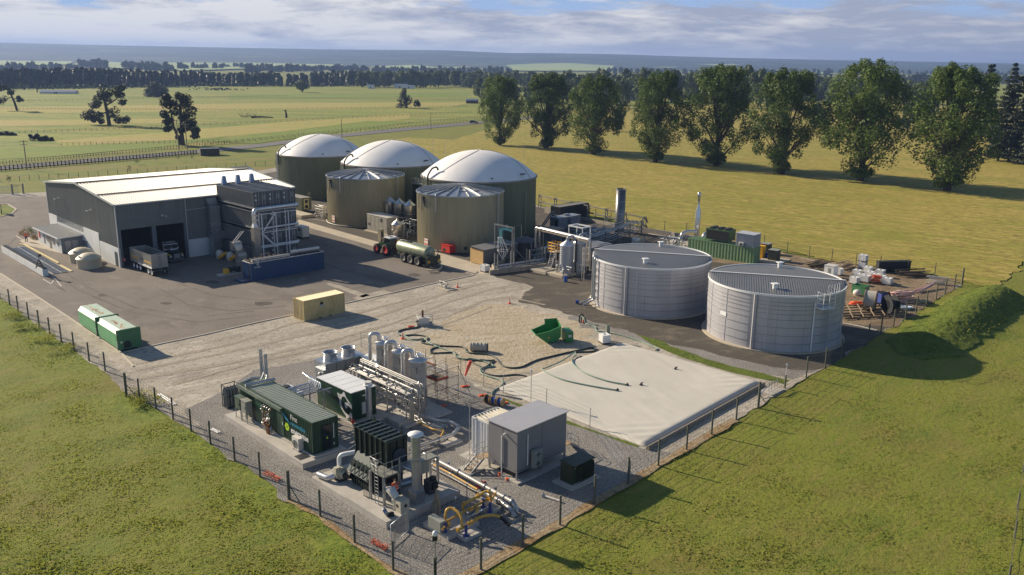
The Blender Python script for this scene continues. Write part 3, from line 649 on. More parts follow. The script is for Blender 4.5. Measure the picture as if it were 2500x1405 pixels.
# broad trees beyond the poplars, each on its own
def round_mesh(seed, H=14, w=7):
    r = random.Random(seed); bl = []
    for i in range(34):
        t = r.uniform(.16, .95); ww = w*math.sin(math.pi*min(1, t*.9+.08))**.6; a = r.uniform(0, 6.28); k = math.sqrt(r.random())*.8
        bl.append((Vector((math.cos(a)*ww*k, math.sin(a)*ww*k, H*t-1.2*(t > .85))), r.uniform(1.3, 2.2), r.uniform(1.2, 2.4)))
    tr = MB().tube([(0, 0, -.1), (0, 0, H*.6)], [.45, .12], 6)
    return leaves(MB(), bl, 46, 1.5, r).mesh('crown'), tr.mesh('trunk')
RV = [round_mesh(1), round_mesh(2, 14, 6), round_mesh(3, 14, 8)]
r = random.Random(12)
row = []
for x in range(885, 1160, 17): row.append((x+r.uniform(-5, 5), 213+r.uniform(-2, 2), 174+r.uniform(-3, 6), 17))
for x in range(1150, 1330, 22): row.append((x+r.uniform(-6, 6), 216+r.uniform(-3, 3), 176+r.uniform(-4, 8), 19))
for x in range(1340, 1700, 26): row.append((x+r.uniform(-8, 8), 232+r.uniform(-6, 8), 178+r.uniform(-8, 8), 25))
for x in range(1170, 2330, 30): row.append((x+r.uniform(-9, 9), 246+r.uniform(-8, 10), 196+r.uniform(-10, 12), 24))
row.sort()
row += [(1470, 262, 186, 22), (1520, 268, 196, 20), (1570, 250, 172, 26), (1640, 250, 178, 26), (1690, 250, 180, 22), (1780, 262, 168, 30), (1815, 258, 164, 34), (1850, 262, 172, 30), (1880, 268, 190, 26), (1935, 245, 184, 28), (1985, 240, 182, 30), (2022, 246, 190, 20),
        (1988, 318, 252, 24), (2008, 312, 272, 16), (2235, 300, 205, 34), (2265, 300, 196, 36), (2215, 320, 250, 26), (1512, 322, 262, 16), (1420, 248, 190, 20), (1375, 250, 200, 18)]
ORD = 'first second third fourth fifth sixth seventh eighth ninth tenth eleventh twelfth thirteenth fourteenth fifteenth sixteenth seventeenth eighteenth nineteenth'.split()
def ordw(n): return ORD[n] if n < 19 else ('twentieth', 'thirtieth', 'fortieth', 'fiftieth', 'sixtieth', 'seventieth', 'eightieth', 'ninetieth')[(n+1)//10-2] if (n+1) % 10 == 0 else ('twenty', 'thirty', 'forty', 'fifty', 'sixty', 'seventy', 'eighty', 'ninety')[(n+1)//10-2]+' '+ORD[(n+1) % 10-1]
cn = {}
ADJ = ['pale', 'bushy', 'dark', 'broad', 'loose', 'rounded', 'dense', 'slender']
for i, (x, by, ty, hw) in enumerate(row):
    p = G(x, by); k = p.y/2130*1.02; c, t = RV[i % 3]
    if by > 275: where = 'mid distance tree seen through the gap %s' % ('before the third poplar' if x < 1450 else 'left of the fourth poplar' if x < 1560 else 'left of the fifth poplar' if x < 1720 else 'between the fifth and sixth poplars' if x < 1900 else 'left of the seventh poplar' if x < 2100 else 'left of the broadest poplar')
    else: where = '%s tree in the far shelter belt %s' % (ADJ[i % 8], 'right of the small pointed pine' if x > 1000 and x < 1160 else 'left of the small pointed pine' if x <= 1000 else 'behind the first poplars' if x < 1330 else 'behind the middle poplars')
    cn[where] = cn.get(where, -1)+1; where = 'mid distance tree, %s of those %s' % (ordw(cn[where]), where.split('gap ')[1]) if by > 275 else '%s tree from the left in the far shelter belt' % ordw(i)
    tree('shelter_tree', where, 'tree', p, c, t, mid_leaf, (hw*k/7, hw*k/7, (by-ty)*k/14), i*.9, 'far shelter belt trees')
# far woods that read as one mass
def wood(seg, n, size, spread, seed, cone=.5):
    r = random.Random(seed); m = MB()
    for (x0, x1, b0, b1, t0, t1, cnt) in seg:
        for i in range(cnt):
            u = (i+r.random())/cnt; x = x0+(x1-x0)*u; by = b0+(b1-b0)*u-r.uniform(0, spread); ty = t0+(t1-t0)*u+r.gauss(0, 3.0)
            p = G(x, by); k = p.y/2130*1.02; H = max(2, (by-ty)*k*.88); w = H*r.uniform(.16, .34)
            for q in range(n):
                t = r.random()**.8; a = r.uniform(0, 6.28); rr = w*(1-t*cone)*math.sqrt(r.uniform(.2, 1))
                c = p+Vector((math.cos(a)*rr, math.sin(a)*rr, .5+H*t*.97)); nrm = Vector((math.cos(a), math.sin(a), .5+r.gauss(0, .4))).normalized()
                uu = nrm.orthogonal().normalized(); uu.rotate(Matrix.Rotation(r.uniform(0, 6.28), 3, nrm)); vv = nrm.cross(uu); s = size*r.uniform(.6, 1.4)
                m.add([c-uu*s, c-vv*s*.7, c+uu*s, c+vv*s*.7], [(0, 1, 2, 3)])
    return m
tag(part('pine_plantation', wood([(-120, 260, 217, 214, 170, 166, 70), (240, 420, 213, 212, 170, 176, 40), (400, 520, 211, 210, 184, 178, 26), (-100, 500, 214, 210, 172, 174, 60)], 330, 1.5, 2.6, 1, .7), dark_leaf), 'dark pine plantation forming a wall along the left of the plain', 'wood', kind='stuff')
tag(part('mixed_wood', wood([(505, 690, 211, 211, 178, 182, 24), (700, 860, 211, 211, 184, 186, 20), (590, 690, 206, 206, 182, 182, 14), (770, 850, 206, 206, 174, 182, 10), (830, 1250, 208, 208, 176, 178, 60), (1250, 1700, 206, 205, 182, 184, 60), (1700, 2620, 205, 203, 186, 190, 60)], 260, 1.8, 2.3, 2, .3), far_leaf), 'mixed belt of tall trees stretching across the far plain', 'wood', kind='stuff')
tag(part('distant_copses', wood([(195, 260, 166, 168, 150, 150, 14), (300, 420, 170, 176, 154, 162, 24), (430, 620, 173, 168, 158, 160, 18), (600, 900, 178, 174, 162, 166, 40), (850, 1250, 178, 180, 168, 170, 44), (1480, 2500, 182, 186, 170, 178, 80), (0, 190, 172, 170, 160, 160, 16), (2150, 2500, 204, 206, 186, 188, 30)], 50, 6, 4, 3, .2), far_leaf), 'blue hazy copses dotted over the farmland before the hills', 'wood', kind='stuff')
tag(part('hedge_scrub', wood([(-60, 500, 222, 214, 212, 206, 60), (500, 900, 213, 212, 206, 205, 50)], 16, 1.2, 1.5, 4, .2), mid_leaf), 'low pale scrub along the foot of the plantation', 'scrub', kind='stuff')
# ================================================================== BUILDINGS AND TANKS
cladding = mat('grey_cladding', (112, 114, 112), .5, .15, var=.12, scale=.8, stretch=(1, 1, .15))
roofm = mat('pale_roof_sheet', (128, 126, 122), .5, .1, var=.08, scale=.35, stretch=(.3, 3, 1))
precast = mat('white_precast', (206, 208, 206), .75, var=.08, scale=.35)
trimm = mat('pale_trim', (188, 192, 192), .45, .3, var=.06)
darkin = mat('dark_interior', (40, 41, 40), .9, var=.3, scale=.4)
SH = Vector((-60.35, 130.75, 0)); SY = R(43.9)
sh = thing('processing_hall', 'long grey clad hall with a pale ribbed roof and two open truck doors', 'building', SH, SY)
LX, LY, EV, RG = 30.2, 32.8, 9.75, 11.15
w = MB()
w.corr((0.0, 0), (.5, 0), 3.0, EV, .05, .25); w.bx(0.06, .5, .06, .4, 0, 5.8)
w.corr((.5, 0), (10.45, 0), 5.82, EV, .05, .3); w.corr((10.45, 0), (LX, 0), 2.95, EV, .05, .3)
w.bx(.5, 10.45, .07, .3, 5.8, EV-.1); w.bx(10.45, LX-.1, .08, .35, 0, EV-.1)
part('wall', w, cladding, sh, loc=(0, 0, 0))
def gz_roof(y): return EV+(RG-EV)*(1-abs(y-LY/2)/(LY/2))
g = MB()      # gable, ribs as thin upright strips
n = int(LY/.28)
for X, sg in ((0, 1), (LX, -1)):
    vs = []
    for i in range(n):
        for (t, o) in ((0, 0), (.32, 0), (.5, .05), (.82, .05)):
            y = (i+t)*LY/n; zb = (3.0 if y < 8.15 else 4.2) if X == 0 else 3.0
            vs.append((X+o*sg, y, zb, gz_roof(y)))
    m_ = len(vs); g.add([(a, b, c) for a, b, c, d in vs]+[(a, b, d) for a, b, c, d in vs], [(i, i+1, m_+i+1, m_+i) for i in range(m_-1)])
g.corr((LX, LY), (0, LY), 2.8, EV, .05, .3)
part('gable_cladding', g, cladding, sh)
b = MB()
for (y0, y1, zt) in ((0, 8.1, 2.98), (8.13, 15.0, 4.18), (28.4, LY, 4.18)):
    n_ = max(1, round((y1-y0)/3.4))
    for i in range(n_): b.bx(-.08 if zt < 4 else -.10, .2, y0+(y1-y0)*i/n_+.015, y0+(y1-y0)*(i+1)/n_-.015, 0, zt)
b.bx(-.09, .2, 15, 28.4, 0, 3.2)
b.bx(10.9, 13.9, -.06, .0, 0, 2.93); b.bx(13.93, 16.9, -.06, .0, 0, 2.93); b.bx(LX-.2, LX+.08, 0, LY, 0, 2.98); b.bx(0, LX, LY-.1, LY+.08, 0, 2.78)
part('precast_panel', b, precast, sh)
vn = MB(); vn.bx(-.02, .05, 15.05, 28.35, 3.22, 4.15)
for i in range(20): y = 15.2+i*.69; vn.bx(-.08, -.02, y, y+.06, 3.22, 4.15)
part('louvre_strip', vn, MATS['galvanised_steel'], sh)
rf = MB()
# two slopes, the sheets lapped in bands down the near slope
for (y0, y1, dz) in ((-.35, 7.2, 0), (7.0, 16.45, .09)):
    rf.corr_top(-.3, LX+.3, y0, y1, lambda x, y, dz=dz: gz_roof(y)+.12+dz, .12, .5, 'y')
    if dz: rf.add([(-.3, y0, gz_roof(y0)+.12), (LX+.3, y0, gz_roof(y0)+.12), (LX+.3, y0, gz_roof(y0)+.14), (-.3, y0, gz_roof(y0)+.14)], [(0, 1, 2, 3)])
rf.corr_top(-.3, LX+.3, 16.35, LY+.35, lambda x, y: gz_roof(y)+.16, .12, .5, 'y')
part('roof', rf, roofm, sh)
ov = MB()
for yy, zz in ((6.98, .02), (16.4, .22)):
    q = 61; ov.bx(-.28, LX+.28, yy-.1, yy, gz_roof(yy)+.06, gz_roof(yy)+.20+zz*.5)
    for i in range(q): ov.bx(-.25+i*LX/q+.05, -.25+i*LX/q+.32, yy-.3, yy-.1, gz_roof(yy)+.10, gz_roof(yy)+.19+zz*.4)
part('roof_lap_shadow', ov, mat('painted_lap_shadow', (48, 50, 50), .7), sh)  # near-black strips paint in the shadow line under the sheet laps
fl = MB()
fl.bx(-.32, LX+.32, -.5, -.36, EV-.1, EV+.08)
for X in (-.36, LX+.3): fl.beam((X, -.4, EV+.05), (X, LY/2, RG+.2), .08, .28); fl.beam((X, LY/2, RG+.2), (X, LY+.4, EV+.05), .08, .28)
for X in (-.06, LX): fl.bx(X-.02, X+.12, -.08, .06, 0, EV-.1)
fl.bx(-.08, .04, LY-.05, LY+.12, 3, EV)
part('gutter_trim', fl, trimm, sh)
part('downpipe', MB().tube([(10.85, -.14, EV-.1), (10.85, -.14, .05)], .07, 8), trimm, sh)
part('downpipe', MB().tube([(10.9, -.12, 7.8), (14.2, -.12, 7.85)], .06, 8), trimm, sh)
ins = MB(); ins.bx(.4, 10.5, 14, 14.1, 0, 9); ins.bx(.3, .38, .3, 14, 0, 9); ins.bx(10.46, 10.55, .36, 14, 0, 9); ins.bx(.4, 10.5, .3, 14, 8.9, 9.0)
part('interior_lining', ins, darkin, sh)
col_ = MB().bx(5.3, 5.95, .02, .5, 0, 5.8); pass
c2_ = MB().bx(.3, .52, -.06, .3, 0, 5.85); c3_ = MB().bx(10.42, 10.66, -.07, .3, 0, 5.85)
part('door_column', c2_, mat('blue_grey_steel', (100, 108, 114), .5, .2), sh); part('door_column', c3_, MATS['blue_grey_steel'], sh)
part('door_column', col_, mat('blue_grey_steel', (100, 108, 114), .5, .2), sh)
for y in (25.4, 9.8):
    o = part('flood_lamp', MB().beam((0, 0, 0), (-.9, 0, .05), .06).rbox((-.9, 0, -.05), (.35, .3, .15)).rbox((-.5, -.5, .2), (.2, .2, .15)), trimm, sh, loc=(0, y, 7.7))
part('side_door', MB().bx(-.13, -.1, .7, 1.7, .05, 2.3), mat('door_grey', (70, 76, 80), .5), sh)
part('wall_light', MB().rbox((7, -.2, 7.4), (.3, .25, .25)).rbox((7.6, -.2, 7.2), (.2, .15, .2)), trimm, sh)
# vents standing on the far ends of the stacked containers
for i, (px, py, tx, ty) in enumerate((((545), 449, 543, 436), (578, 446, 576, 433), (612, 443, 610, 430))):
    p = Vector((-40.1, 133.6, 0)); c_, s_ = math.cos(R(45.17)), math.sin(R(45.17)); lx, ly = 1.1+i*2.47, 11.3
    q = p+Vector((c_*lx-s_*ly, s_*lx+c_*ly, 11.44)); v = MB()
    v.add([(-.42, -.3, 0), (.42, -.3, 0), (.42, .3, 0), (-.42, .3, 0), (-.25, -.2, 1.35), (.25, -.2, 1.35), (.25, .2, 1.35), (-.25, .2, 1.35)], [(4, 5, 6, 7), (0, 1, 5, 4), (1, 2, 6, 5), (2, 3, 7, 6), (3, 0, 4, 7)])
    solo('roof_vent', v, mat('blue_vent', (126, 146, 176), .4, .4), 'blue grey tapered vent, %s of the three at the back of the container stack' % ('leftmost', 'middle', 'rightmost')[i], 'vent', q, R(45), 'roof vents on the container stack')
# office annex
AN = G(152.4, 619.8)
an = thing('office', 'low white office with a flat dark roof beside the weighbridge', 'building', AN, R(44.4))
ax, ay = 5.6, 12.0
part('wall', MB().bx(0, ax, 0, ay, 0, 2.55), precast, an); part('end_wall', MB().bx(.02, ax, -.03, 0, 0, 2.5), mat('mid_grey_panel', (122, 128, 132), .6), an)  # end wall faced in a darker grey than the other walls
ro = part('roof', MB().add([(-.6, -.5, 2.72), (ax, -.5, 2.95), (ax, ay+.4, 2.95), (-.6, ay+.4, 2.72)], [(0, 1, 2, 3)]), mat('office_roof', (82, 86, 88), .6, var=.06), an)
part('fascia', MB().beam((-.62, -.5, 2.64), (-.62, ay+.4, 2.64), .07, .2).beam((-.6, -.53, 2.66), (ax, -.53, 2.88), .07, .2).beam((ax-.1, -.5, 3.0), (ax-.1, ay+.4, 3.0), .12, .1).beam((-.6, ay+.42, 2.66), (ax, ay+.42, 2.88), .07, .2), MATS['white_paint'], an)
for y0, y1, z0, z1 in ((1.2, 2.0, 1.0, 2.1), (3.2, 4.4, .9, 2.1), (6.2, 7.4, .9, 2.1), (8.2, 8.8, .4, 2.1)):
    wd = part('window', MB().bx(-.03, 0, y0, y1, z0, z1), MATS['dark_glass'], an)
    part('frame', MB().bx(-.05, -.03, y0-.05, y1+.05, z0-.06, z0).bx(-.05, -.03, y0-.05, y1+.05, z1, z1+.06).bx(-.05, -.03, (y0+y1)/2-.03, (y0+y1)/2+.03, z0, z1), MATS['white_paint'], wd)
part('door', MB().bx(-.03, 0, 5.0, 5.9, .03, 2.1), MATS['dark_glass'], an)
part('notice', MB().bx(-.05, -.02, 10.6, 11.4, 1.0, 2.2), MATS['red_paint'], an, label='red notice on the office wall')
part('louvre_door', MB().bx(.6, 1.5, -.06, -.03, .05, 2.0).bx(1.7, 2.6, -.06, -.03, .05, 2.0), MATS['galvanised_steel'], an)
ln = thing('lean_to', 'small white ribbed lean-to between office and beige tanks', 'shed', AN+XA*3.2-XB*.1, R(44.4)-R(.6))
part('roof', MB().corr_top(0, 2.3, -2.2, 0, lambda x, y: 2.1+.35*x/2.3, .07, .28, 'x'), MATS['white_paint'], ln); part('wall', MB().bx(.1, 2.25, -2.1, -.1, 0, 2.0), MATS['mid_grey_panel'], ln)
# round tanks
green = mat('green_cladding', (108, 112, 86), .5, .1, var=.14, scale=.8, stretch=(1, 1, .12))
olive = mat('olive_cladding', (160, 150, 118), .5, .1, var=.14, scale=.8, stretch=(1, 1, .12))
dome = mat('dome_membrane', (236, 232, 226), .55, var=.06, scale=.3, stretch=(1, 1, .4))
def ribbed(mb, r, z0, z1, n=150, d=.06):
    a = []; b_ = []
    for i in range(n):
        for t, o in ((0, 0), (.3, 0), (.45, -d), (.85, -d)):
            an_ = 2*math.pi*(i+t)/n; rr = r+o; a.append((rr*math.cos(an_), rr*math.sin(an_), z0)); b_.append((rr*math.cos(an_), rr*math.sin(an_), z1))
    m_ = len(a); return mb.add(a+b_, [(i, (i+1) % m_, m_+(i+1) % m_, m_+i) for i in range(m_)])
def ring(mb, r, z, w_=.12, h=.12, n=72): return mb.lathe([(r, z-h/2), (r+w_, z-h/2), (r+w_, z+h/2), (r, z+h/2), (r, z-h/2)], n=n, smooth=False)
vdir = lambda a: (math.cos(a), math.sin(a))
def dome_tank(xy, r, h, lab, seed):
    t = thing('domed_digester', lab, 'tank', (xy[0], xy[1], 0), 0, 'white domed digesters')
    part('shell', ribbed(MB(), r, 0, h, 190, .05).lathe([(r-.1, h), (0, h)], n=64), green, t)
    hd = r*.43; prof = [(r+.12, h+.0)]
    for i in range(1, 17):
        q_ = (r+.12)*(1-i/16); prof.append((max(q_, .001), h+.05+hd*(1-(q_/(r+.12))**2.15)))
    part('dome', MB().lathe(prof, n=96), dome, t)
    part('rim', ring(MB(), r, h, .22, .26, 96), MATS['old_concrete'], t)
    sm_ = MB(); ang = R(-10)
    for a0 in (R(-28), R(-140)):
        pts = []
        for i in range(12):
            u = i/11; q_ = 1-u*.97; pts.append(((r+.12)*q_*math.cos(a0+.7*u), (r+.12)*q_*math.sin(a0+.7*u), h+.1+hd*(1-q_**2.15)))
        sm_.tube(pts, .035, 5)
    part('seam_strap', sm_, mat('strap_grey', (110, 110, 108), .6), t)
    pp = MB(); a0 = R(-146)   # vent pipe arch beside the left side of each dome
    c0 = Vector((math.cos(a0), math.sin(a0), 0)); tn = Vector((-c0.y, c0.x, 0))
    pp.tube([c0*(r+.25)+Vector((0, 0, h-2.2)), c0*(r+.25)+Vector((0, 0, h+.6)), c0*(r-.7)+Vector((0, 0, h+1.9)), c0*(r-1.2)+tn*.9+Vector((0, 0, h+2.2)), c0*(r-1.3)+tn*1.2+Vector((0, 0, h+1.6))], .17, 8, bend=.5)
    part('gas_vent', pp, MATS['dark_steel'], t)
    lad = MB(); rr = random.Random(seed)
    for a1 in (R(-160), R(-152)):
        c1 = Vector((math.cos(a1), math.sin(a1), 0)); lad.tube([c1*(r+.25)+Vector((0, 0, .1)), c1*(r+.25)+Vector((0, 0, h+.5))], .09, 6)
        for i in range(8): z = 1+i*h/9; lad.rbox(c1*(r+.3)+Vector((0, 0, z)), (.35, .35, .2))
    part('wall_pipe', lad, MATS['galvanised_steel'], t)
    a2 = R(-38); c2 = Vector((math.cos(a2), math.sin(a2), 0))
    part('wall_pipe', MB().tube([c2*(r+.02)+Vector((0, 0, h-2)), c2*(r+.35)+Vector((0, 0, h-2.1)), c2*(r+.35)+Vector((0, 0, .8)), c2*(r+.02)+Vector((0, 0, .7))], .1, 7, bend=.3), MATS['olive_cladding'], t)
    part('relief_box', MB().rbox(c2*(r*.96)+Vector((0, 0, h+1.1)), (.5, .9, .2), a2).rbox(Vector((math.cos(R(-75))*(r*.97), math.sin(R(-75))*(r*.97), h+.75)), (.35, .35, .15), 0), MATS['dark_steel'], t)
    for k in range(2):
        a3 = R(40+k*90); part('lightning_rod', MB().cyl((math.cos(a3)*(r+.2), math.sin(a3)*(r+.2), h), (math.cos(a3)*(r+.2), math.sin(a3)*(r+.2), h+5.5), .035, .02, 5), MATS['galvanised_steel'], t)
    part('manhole', MB().cyl((math.cos(R(-95))*r, math.sin(R(-95))*r, 1.3), (math.cos(R(-95))*(r+.15), math.sin(R(-95))*(r+.15), 1.3), .45, n=14), MATS['olive_cladding'], t)
    return t
dome_tank((-6.48, 165.1), 10.8, 10.55, 'nearest domed tank, white membrane dome on ribbed dark green wall, right of the other two', 1)
dome_tank((-26.32, 188.76), 10.66, 10.1, 'middle domed tank, mostly hidden behind the two flat topped olive tanks', 2)
dome_tank((-46.16, 210.06), 10.2, 9.6, 'farthest domed tank, behind the hall end and the olive fan container', 3)
signm = mat('safety_sign', (235, 230, 222), .5, var=.03)
def cone_tank(xy, r, h, lab):
    t = thing('olive_tank', lab, 'tank', (xy[0], xy[1], 0), 0, 'olive tanks with radial roofs')
    part('shell', ribbed(MB(), r, 0, h, 130, .06), olive, t)
    hc = 1.05; part('roof', MB().lathe([(r+.1, h+.05), (.7, h+hc), (.7, h+hc+.12), (.001, h+hc+.14)], n=48, smooth=False), MATS['galvanised_steel'], t)
    rb = MB(); n = 24
    for i in range(n):
        a = 2*math.pi*i/n; c, s = math.cos(a), math.sin(a); rb.beam((c*r, s*r, h+.16), (c*.8, s*.8, h+hc+.1), .12, .2)
        if i % 2 == 0:
            a2 = a+2*math.pi/n*1.0; k = .62; rb.beam((c*r*k, s*r*k, h+hc*(1-k)+.15), (math.cos(a2)*r*k, math.sin(a2)*r*k, h+hc*(1-k)+.15), .08, .1)
            k = .36; rb.beam((c*r*k, s*r*k, h+hc*(1-k)+.15), (math.cos(a2)*r*k, math.sin(a2)*r*k, h+hc*(1-k)+.15), .08, .1)
    part('roof_rib', rb, mat('rib_galv', (150, 152, 154), .45, .5), t)
    part('rim', ring(MB(), r-.02, h, .14, .2), MATS['galvanised_steel'], t)
    pp = MB()
    for a1, z1 in ((R(-150), h-.2), (R(-118), h-.1), (R(-32), h+.4)):
        c1 = Vector((math.cos(a1), math.sin(a1), 0)); pp.tube([c1*(r-.4)+Vector((0, 0, h+.35)), c1*(r+.3)+Vector((0, 0, h+.3)), c1*(r+.3)+Vector((0, 0, h-2.6 if a1 < R(-100) else .6))], .09, 7, bend=.3)
    part('wall_pipe', pp, MATS['galvanised_steel'], t)
    vb = MB(); a1 = R(-141); c1 = Vector((math.cos(a1), math.sin(a1), 0))
    for i in range(4): vb.rbox(c1*(r+.2)+Vector((i*.12, 0, h-.5-i*.45)), (.5, .45, .35), a1)
    part('valve_box', vb, MATS['dark_steel'], t)
    a1 = R(-136); c1 = Vector((math.cos(a1), math.sin(a1), 0))
    sg = part('sign', MB().rbox((0, 0, 0), (.05, .95, 1.3)), signm, t, loc=c1*(r+.12)+Vector((0, 0, 1.3)), rot=(0, 0, a1))
    part('sign_band', MB().rbox((.03, 0, -.3), (.02, .8, .25)).rbox((.03, 0, .35), (.02, .8, .12)), MATS['orange_plastic'], sg)
    part('base_pipe', MB().tube([((r+.25)*math.cos(R(a)), (r+.25)*math.sin(R(a)), .25) for a in range(-175, -95, 8)], .08, 6), MATS['offwhite' if 0 else 'off_white'], t)
    part('anchor_pocket', MB().rbox((math.cos(R(-80))*r, math.sin(R(-80))*r, .8), (.5, .2, .5), R(10)).rbox((math.cos(R(-60))*r, math.sin(R(-60))*r, 1.1), (.4, .2, .4), R(30)), MATS['dark_steel'], t)
    return t
cone_tank((-9.26, 151.97), 7.61, 9.5, 'near olive ribbed tank with radial ribbed roof, right behind the tractor')
cone_tank((-29.4, 173.3), 7.66, 9.3, 'far olive ribbed tank with radial ribbed roof, left of the three slim silver silos')
tankgrey = mat('tank_blue_grey', (178, 176, 178), .36, .15, var=.10, scale=.7, stretch=(1, 1, .15))
lidm = mat('lid_grey', (134, 134, 132), .5, .3, var=.06, scale=.3)
def steel_tank(c, r, h, lab, ladder):
    t = thing('steel_tank', lab, 'tank', (c[0], c[1], 0), 0, 'blue grey steel tanks')
    part('shell', MB().lathe([(r, 0), (r, h)], n=96), tankgrey, t)
    hp = MB(); zs = [1.0, 1.95, 2.9, 3.8, 4.45, 4.95, 5.4, 5.8]
    for z in zs: ring(hp, r-.01, z*h/6.5, .05, .07, 96)
    part('hoop', hp, mat('hoop_grey', (158, 160, 164), .35, .5), t)
    vs = MB()
    for i in range(16):
        a = 2*math.pi*i/16+.15; vs.rbox((math.cos(a)*(r+.012), math.sin(a)*(r+.012), h/2), (.03, .06, h-.1), a)
    part('panel_seam', vs, mat('seam_grey', (156, 160, 168), .4, .3), t)
    # ribbed lid: two shallow pitches meeting on a bent ridge
    lid = MB(); q = 58
    for i in range(q):
        x0 = -r+2*r*i/q; x1 = -r+2*r*(i+1)/q; xm0 = x0+(x1-x0)*.5
        for (xa, xb, dz) in ((x0, xm0, 0), (xm0, x1, .03)):
            y0 = -math.sqrt(max(0, r*r-min(xa*xa, r*r))); y1 = -math.sqrt(max(0, r*r-min(xb*xb, r*r)))
            lid.add([(xa, y0, h+dz+.02), (xb, y1, h+dz+.02), (xb, 0, h+dz+.48), (xa, 0, h+dz+.48)], [(0, 1, 2, 3)])
            lid.add([(xa, 0, h+dz+.48), (xb, 0, h+dz+.48), (xb, -y1, h+dz+.02), (xa, -y0, h+dz+.02)], [(0, 1, 2, 3)])
        lid.add([(x1, -math.sqrt(max(0, r*r-x1*x1)), h+.02), (x1, 0, h+.48), (x1, 0, h+.53), (x1, -math.sqrt(max(0, r*r-x1*x1)), h+.07)], [(0, 1, 2, 3)])
    part('lid', lid, lidm, t, rot=(0, 0, R(-14)))
    rd = MB().beam((-r+.02, 0, h+.55), (0, 0, h+.58), .28, .05).beam((0, 0, h+.58), (r-.02, 0, h+.55), .28, .05)
    part('ridge_flashing', rd, MATS['white_paint'], t, rot=(0, 0, R(-14)))
    part('rim', ring(MB(), r, h+.05, .12, .22, 96), MATS['white_paint'], t)
    part('plinth_ring', MB().lathe([(r+.01, .14), (r+.5, .14), (r+.5, 0)], n=72, smooth=False), MATS['apron_concrete'], t)
    for (x, y) in ((-1.6, -r*.62), (r*.28, r*.78)):
        hb = part('hatch', MB().cyl((x, y, h+.1), (x, y, h+.75), .28, n=12), MATS['white_paint'], t); part('hatch_lid', MB().rbox((x, y, h+.78), (.75, .7, .1), .3), MATS['white_paint'], hb)
    st_ = MB()      # upright channel with strap brackets on the left front
    a = R(-122); c_ = Vector((math.cos(a), math.sin(a), 0)); st_.beam(c_*(r+.15)+Vector((0, 0, .2)), c_*(r+.15)+Vector((0, 0, h)), .3, .3)
    a = R(-112); c_ = Vector((math.cos(a), math.sin(a), 0))
    part('cable_channel', st_, tankgrey, t)
    sc = MB()
    for i in range(26): sc.rbox(c_*(r+.05)+Vector((0, 0, .3+i*(h-.5)/26)), (.08, .1, .1), a)
    part('gauge_strip', sc, MATS['white_paint'], t)
    if ladder:
        a = R(-62); c_ = Vector((math.cos(a), math.sin(a), 0)); tn = Vector((-c_.y, c_.x, 0)); l_ = MB()
        for s_ in (-.25, .25): l_.tube([c_*(r+.3)+tn*s_+Vector((0, 0, 1.5)), c_*(r+.3)+tn*s_+Vector((0, 0, h+1.0))], .03, 5)
        for i in range(17): l_.tube([c_*(r+.3)-tn*.25+Vector((0, 0, 1.6+i*.3)), c_*(r+.3)+tn*.25+Vector((0, 0, 1.6+i*.3))], .02, 4)
        part('ladder', l_, MATS['galvanised_steel'], t)
        pf = MB(); p0 = c_*(r+.55)-tn*.7+Vector((0, 0, h-1.2)); pf.rbox(p0, (1.0, 1.8, .08), a)
        for (u, v) in ((.5, -1.6), (.5, .2), (-.4, -1.6), (.5, -.7)):
            q0 = c_*(r+.55+u)+tn*v+Vector((0, 0, h-1.2)); pf.tube([q0, q0+Vector((0, 0, 1.9))], .035, 5)
        for zz in (.6, 1.1, 1.8): pf.tube([c_*(r+.15)+tn*-1.6+Vector((0, 0, h-1.2+zz)), c_*(r+1.05)+tn*-1.6+Vector((0, 0, h-1.2+zz)), c_*(r+1.05)+tn*.2+Vector((0, 0, h-1.2+zz))], .03, 5)
        part('access_platform', pf, MATS['white_paint'], t)
        a = R(-74); c_ = Vector((math.cos(a), math.sin(a), 0)); part('stand_pipe', MB().tube([c_*(r+.12)+Vector((0, 0, h-.6)), c_*(r+.12)+Vector((0, 0, .1))], .09, 6), MATS['white_paint'], t)
        a = R(-152); c_ = Vector((math.cos(a), math.sin(a), 0)); part('notice', MB().rbox(c_*(r+.03)+Vector((0, 0, 3.4)), (.04, 1.0, .45), a), MATS['white_paint'], t, label='small white notice on the left side of the tank')
        hr = MB()
        for i in range(5):
            a = R(-60+i*4); c_ = Vector((math.cos(a), math.sin(a), 0)); hr.tube([c_*(r-.1)+Vector((0, 0, h)), c_*(r-.1)+Vector((0, 0, h+1.1))], .03, 4)
        hr.tube([Vector((math.cos(R(a)), math.sin(R(a)), 0))*(r-.1)+Vector((0, 0, h+1.1)) for a in (-60, -56, -52, -48, -44)], .03, 4); part('roof_rail', hr, MATS['white_paint'], t)
    else:
        pp = MB()
        for a, o in ((R(-170), .3), (R(-163), .42)):
            c_ = Vector((math.cos(a), math.sin(a), 0)); pp.tube([c_*(r-.2)+Vector((0, 0, h+.25)), c_*(r+o)+Vector((0, 0, h+.3)), c_*(r+o)+Vector((0, 0, .9)), c_*(r+o+.9)+Vector((0, 0, .5)), c_*(r+2.1)+Vector((.2, 0, .25))], .13, 8, bend=.35)
        part('feed_pipe', pp, MATS['galvanised_steel'], t)
        part('valve', MB().cyl((-r-2.3, -1.2, .3), (-r-1.9, -1.3, .3), .25, n=12), MATS['blue_plastic'], t)
        fx = MB()
        for i in range(24): a = R(-172+(i % 4)*3); c_ = Vector((math.cos(a), math.sin(a), 0)); fx.rbox(c_*(r+.12)+Vector((0, 0, .6+i*.24)), (.3, .16, .12), a)
        part('pipe_bracket', fx, MATS['galvanised_steel'], t)
    return t
steel_tank((18.76, 114.61), 7.82, 6.4, 'left blue grey steel tank with a feed pipe on its side, behind the other one', False)
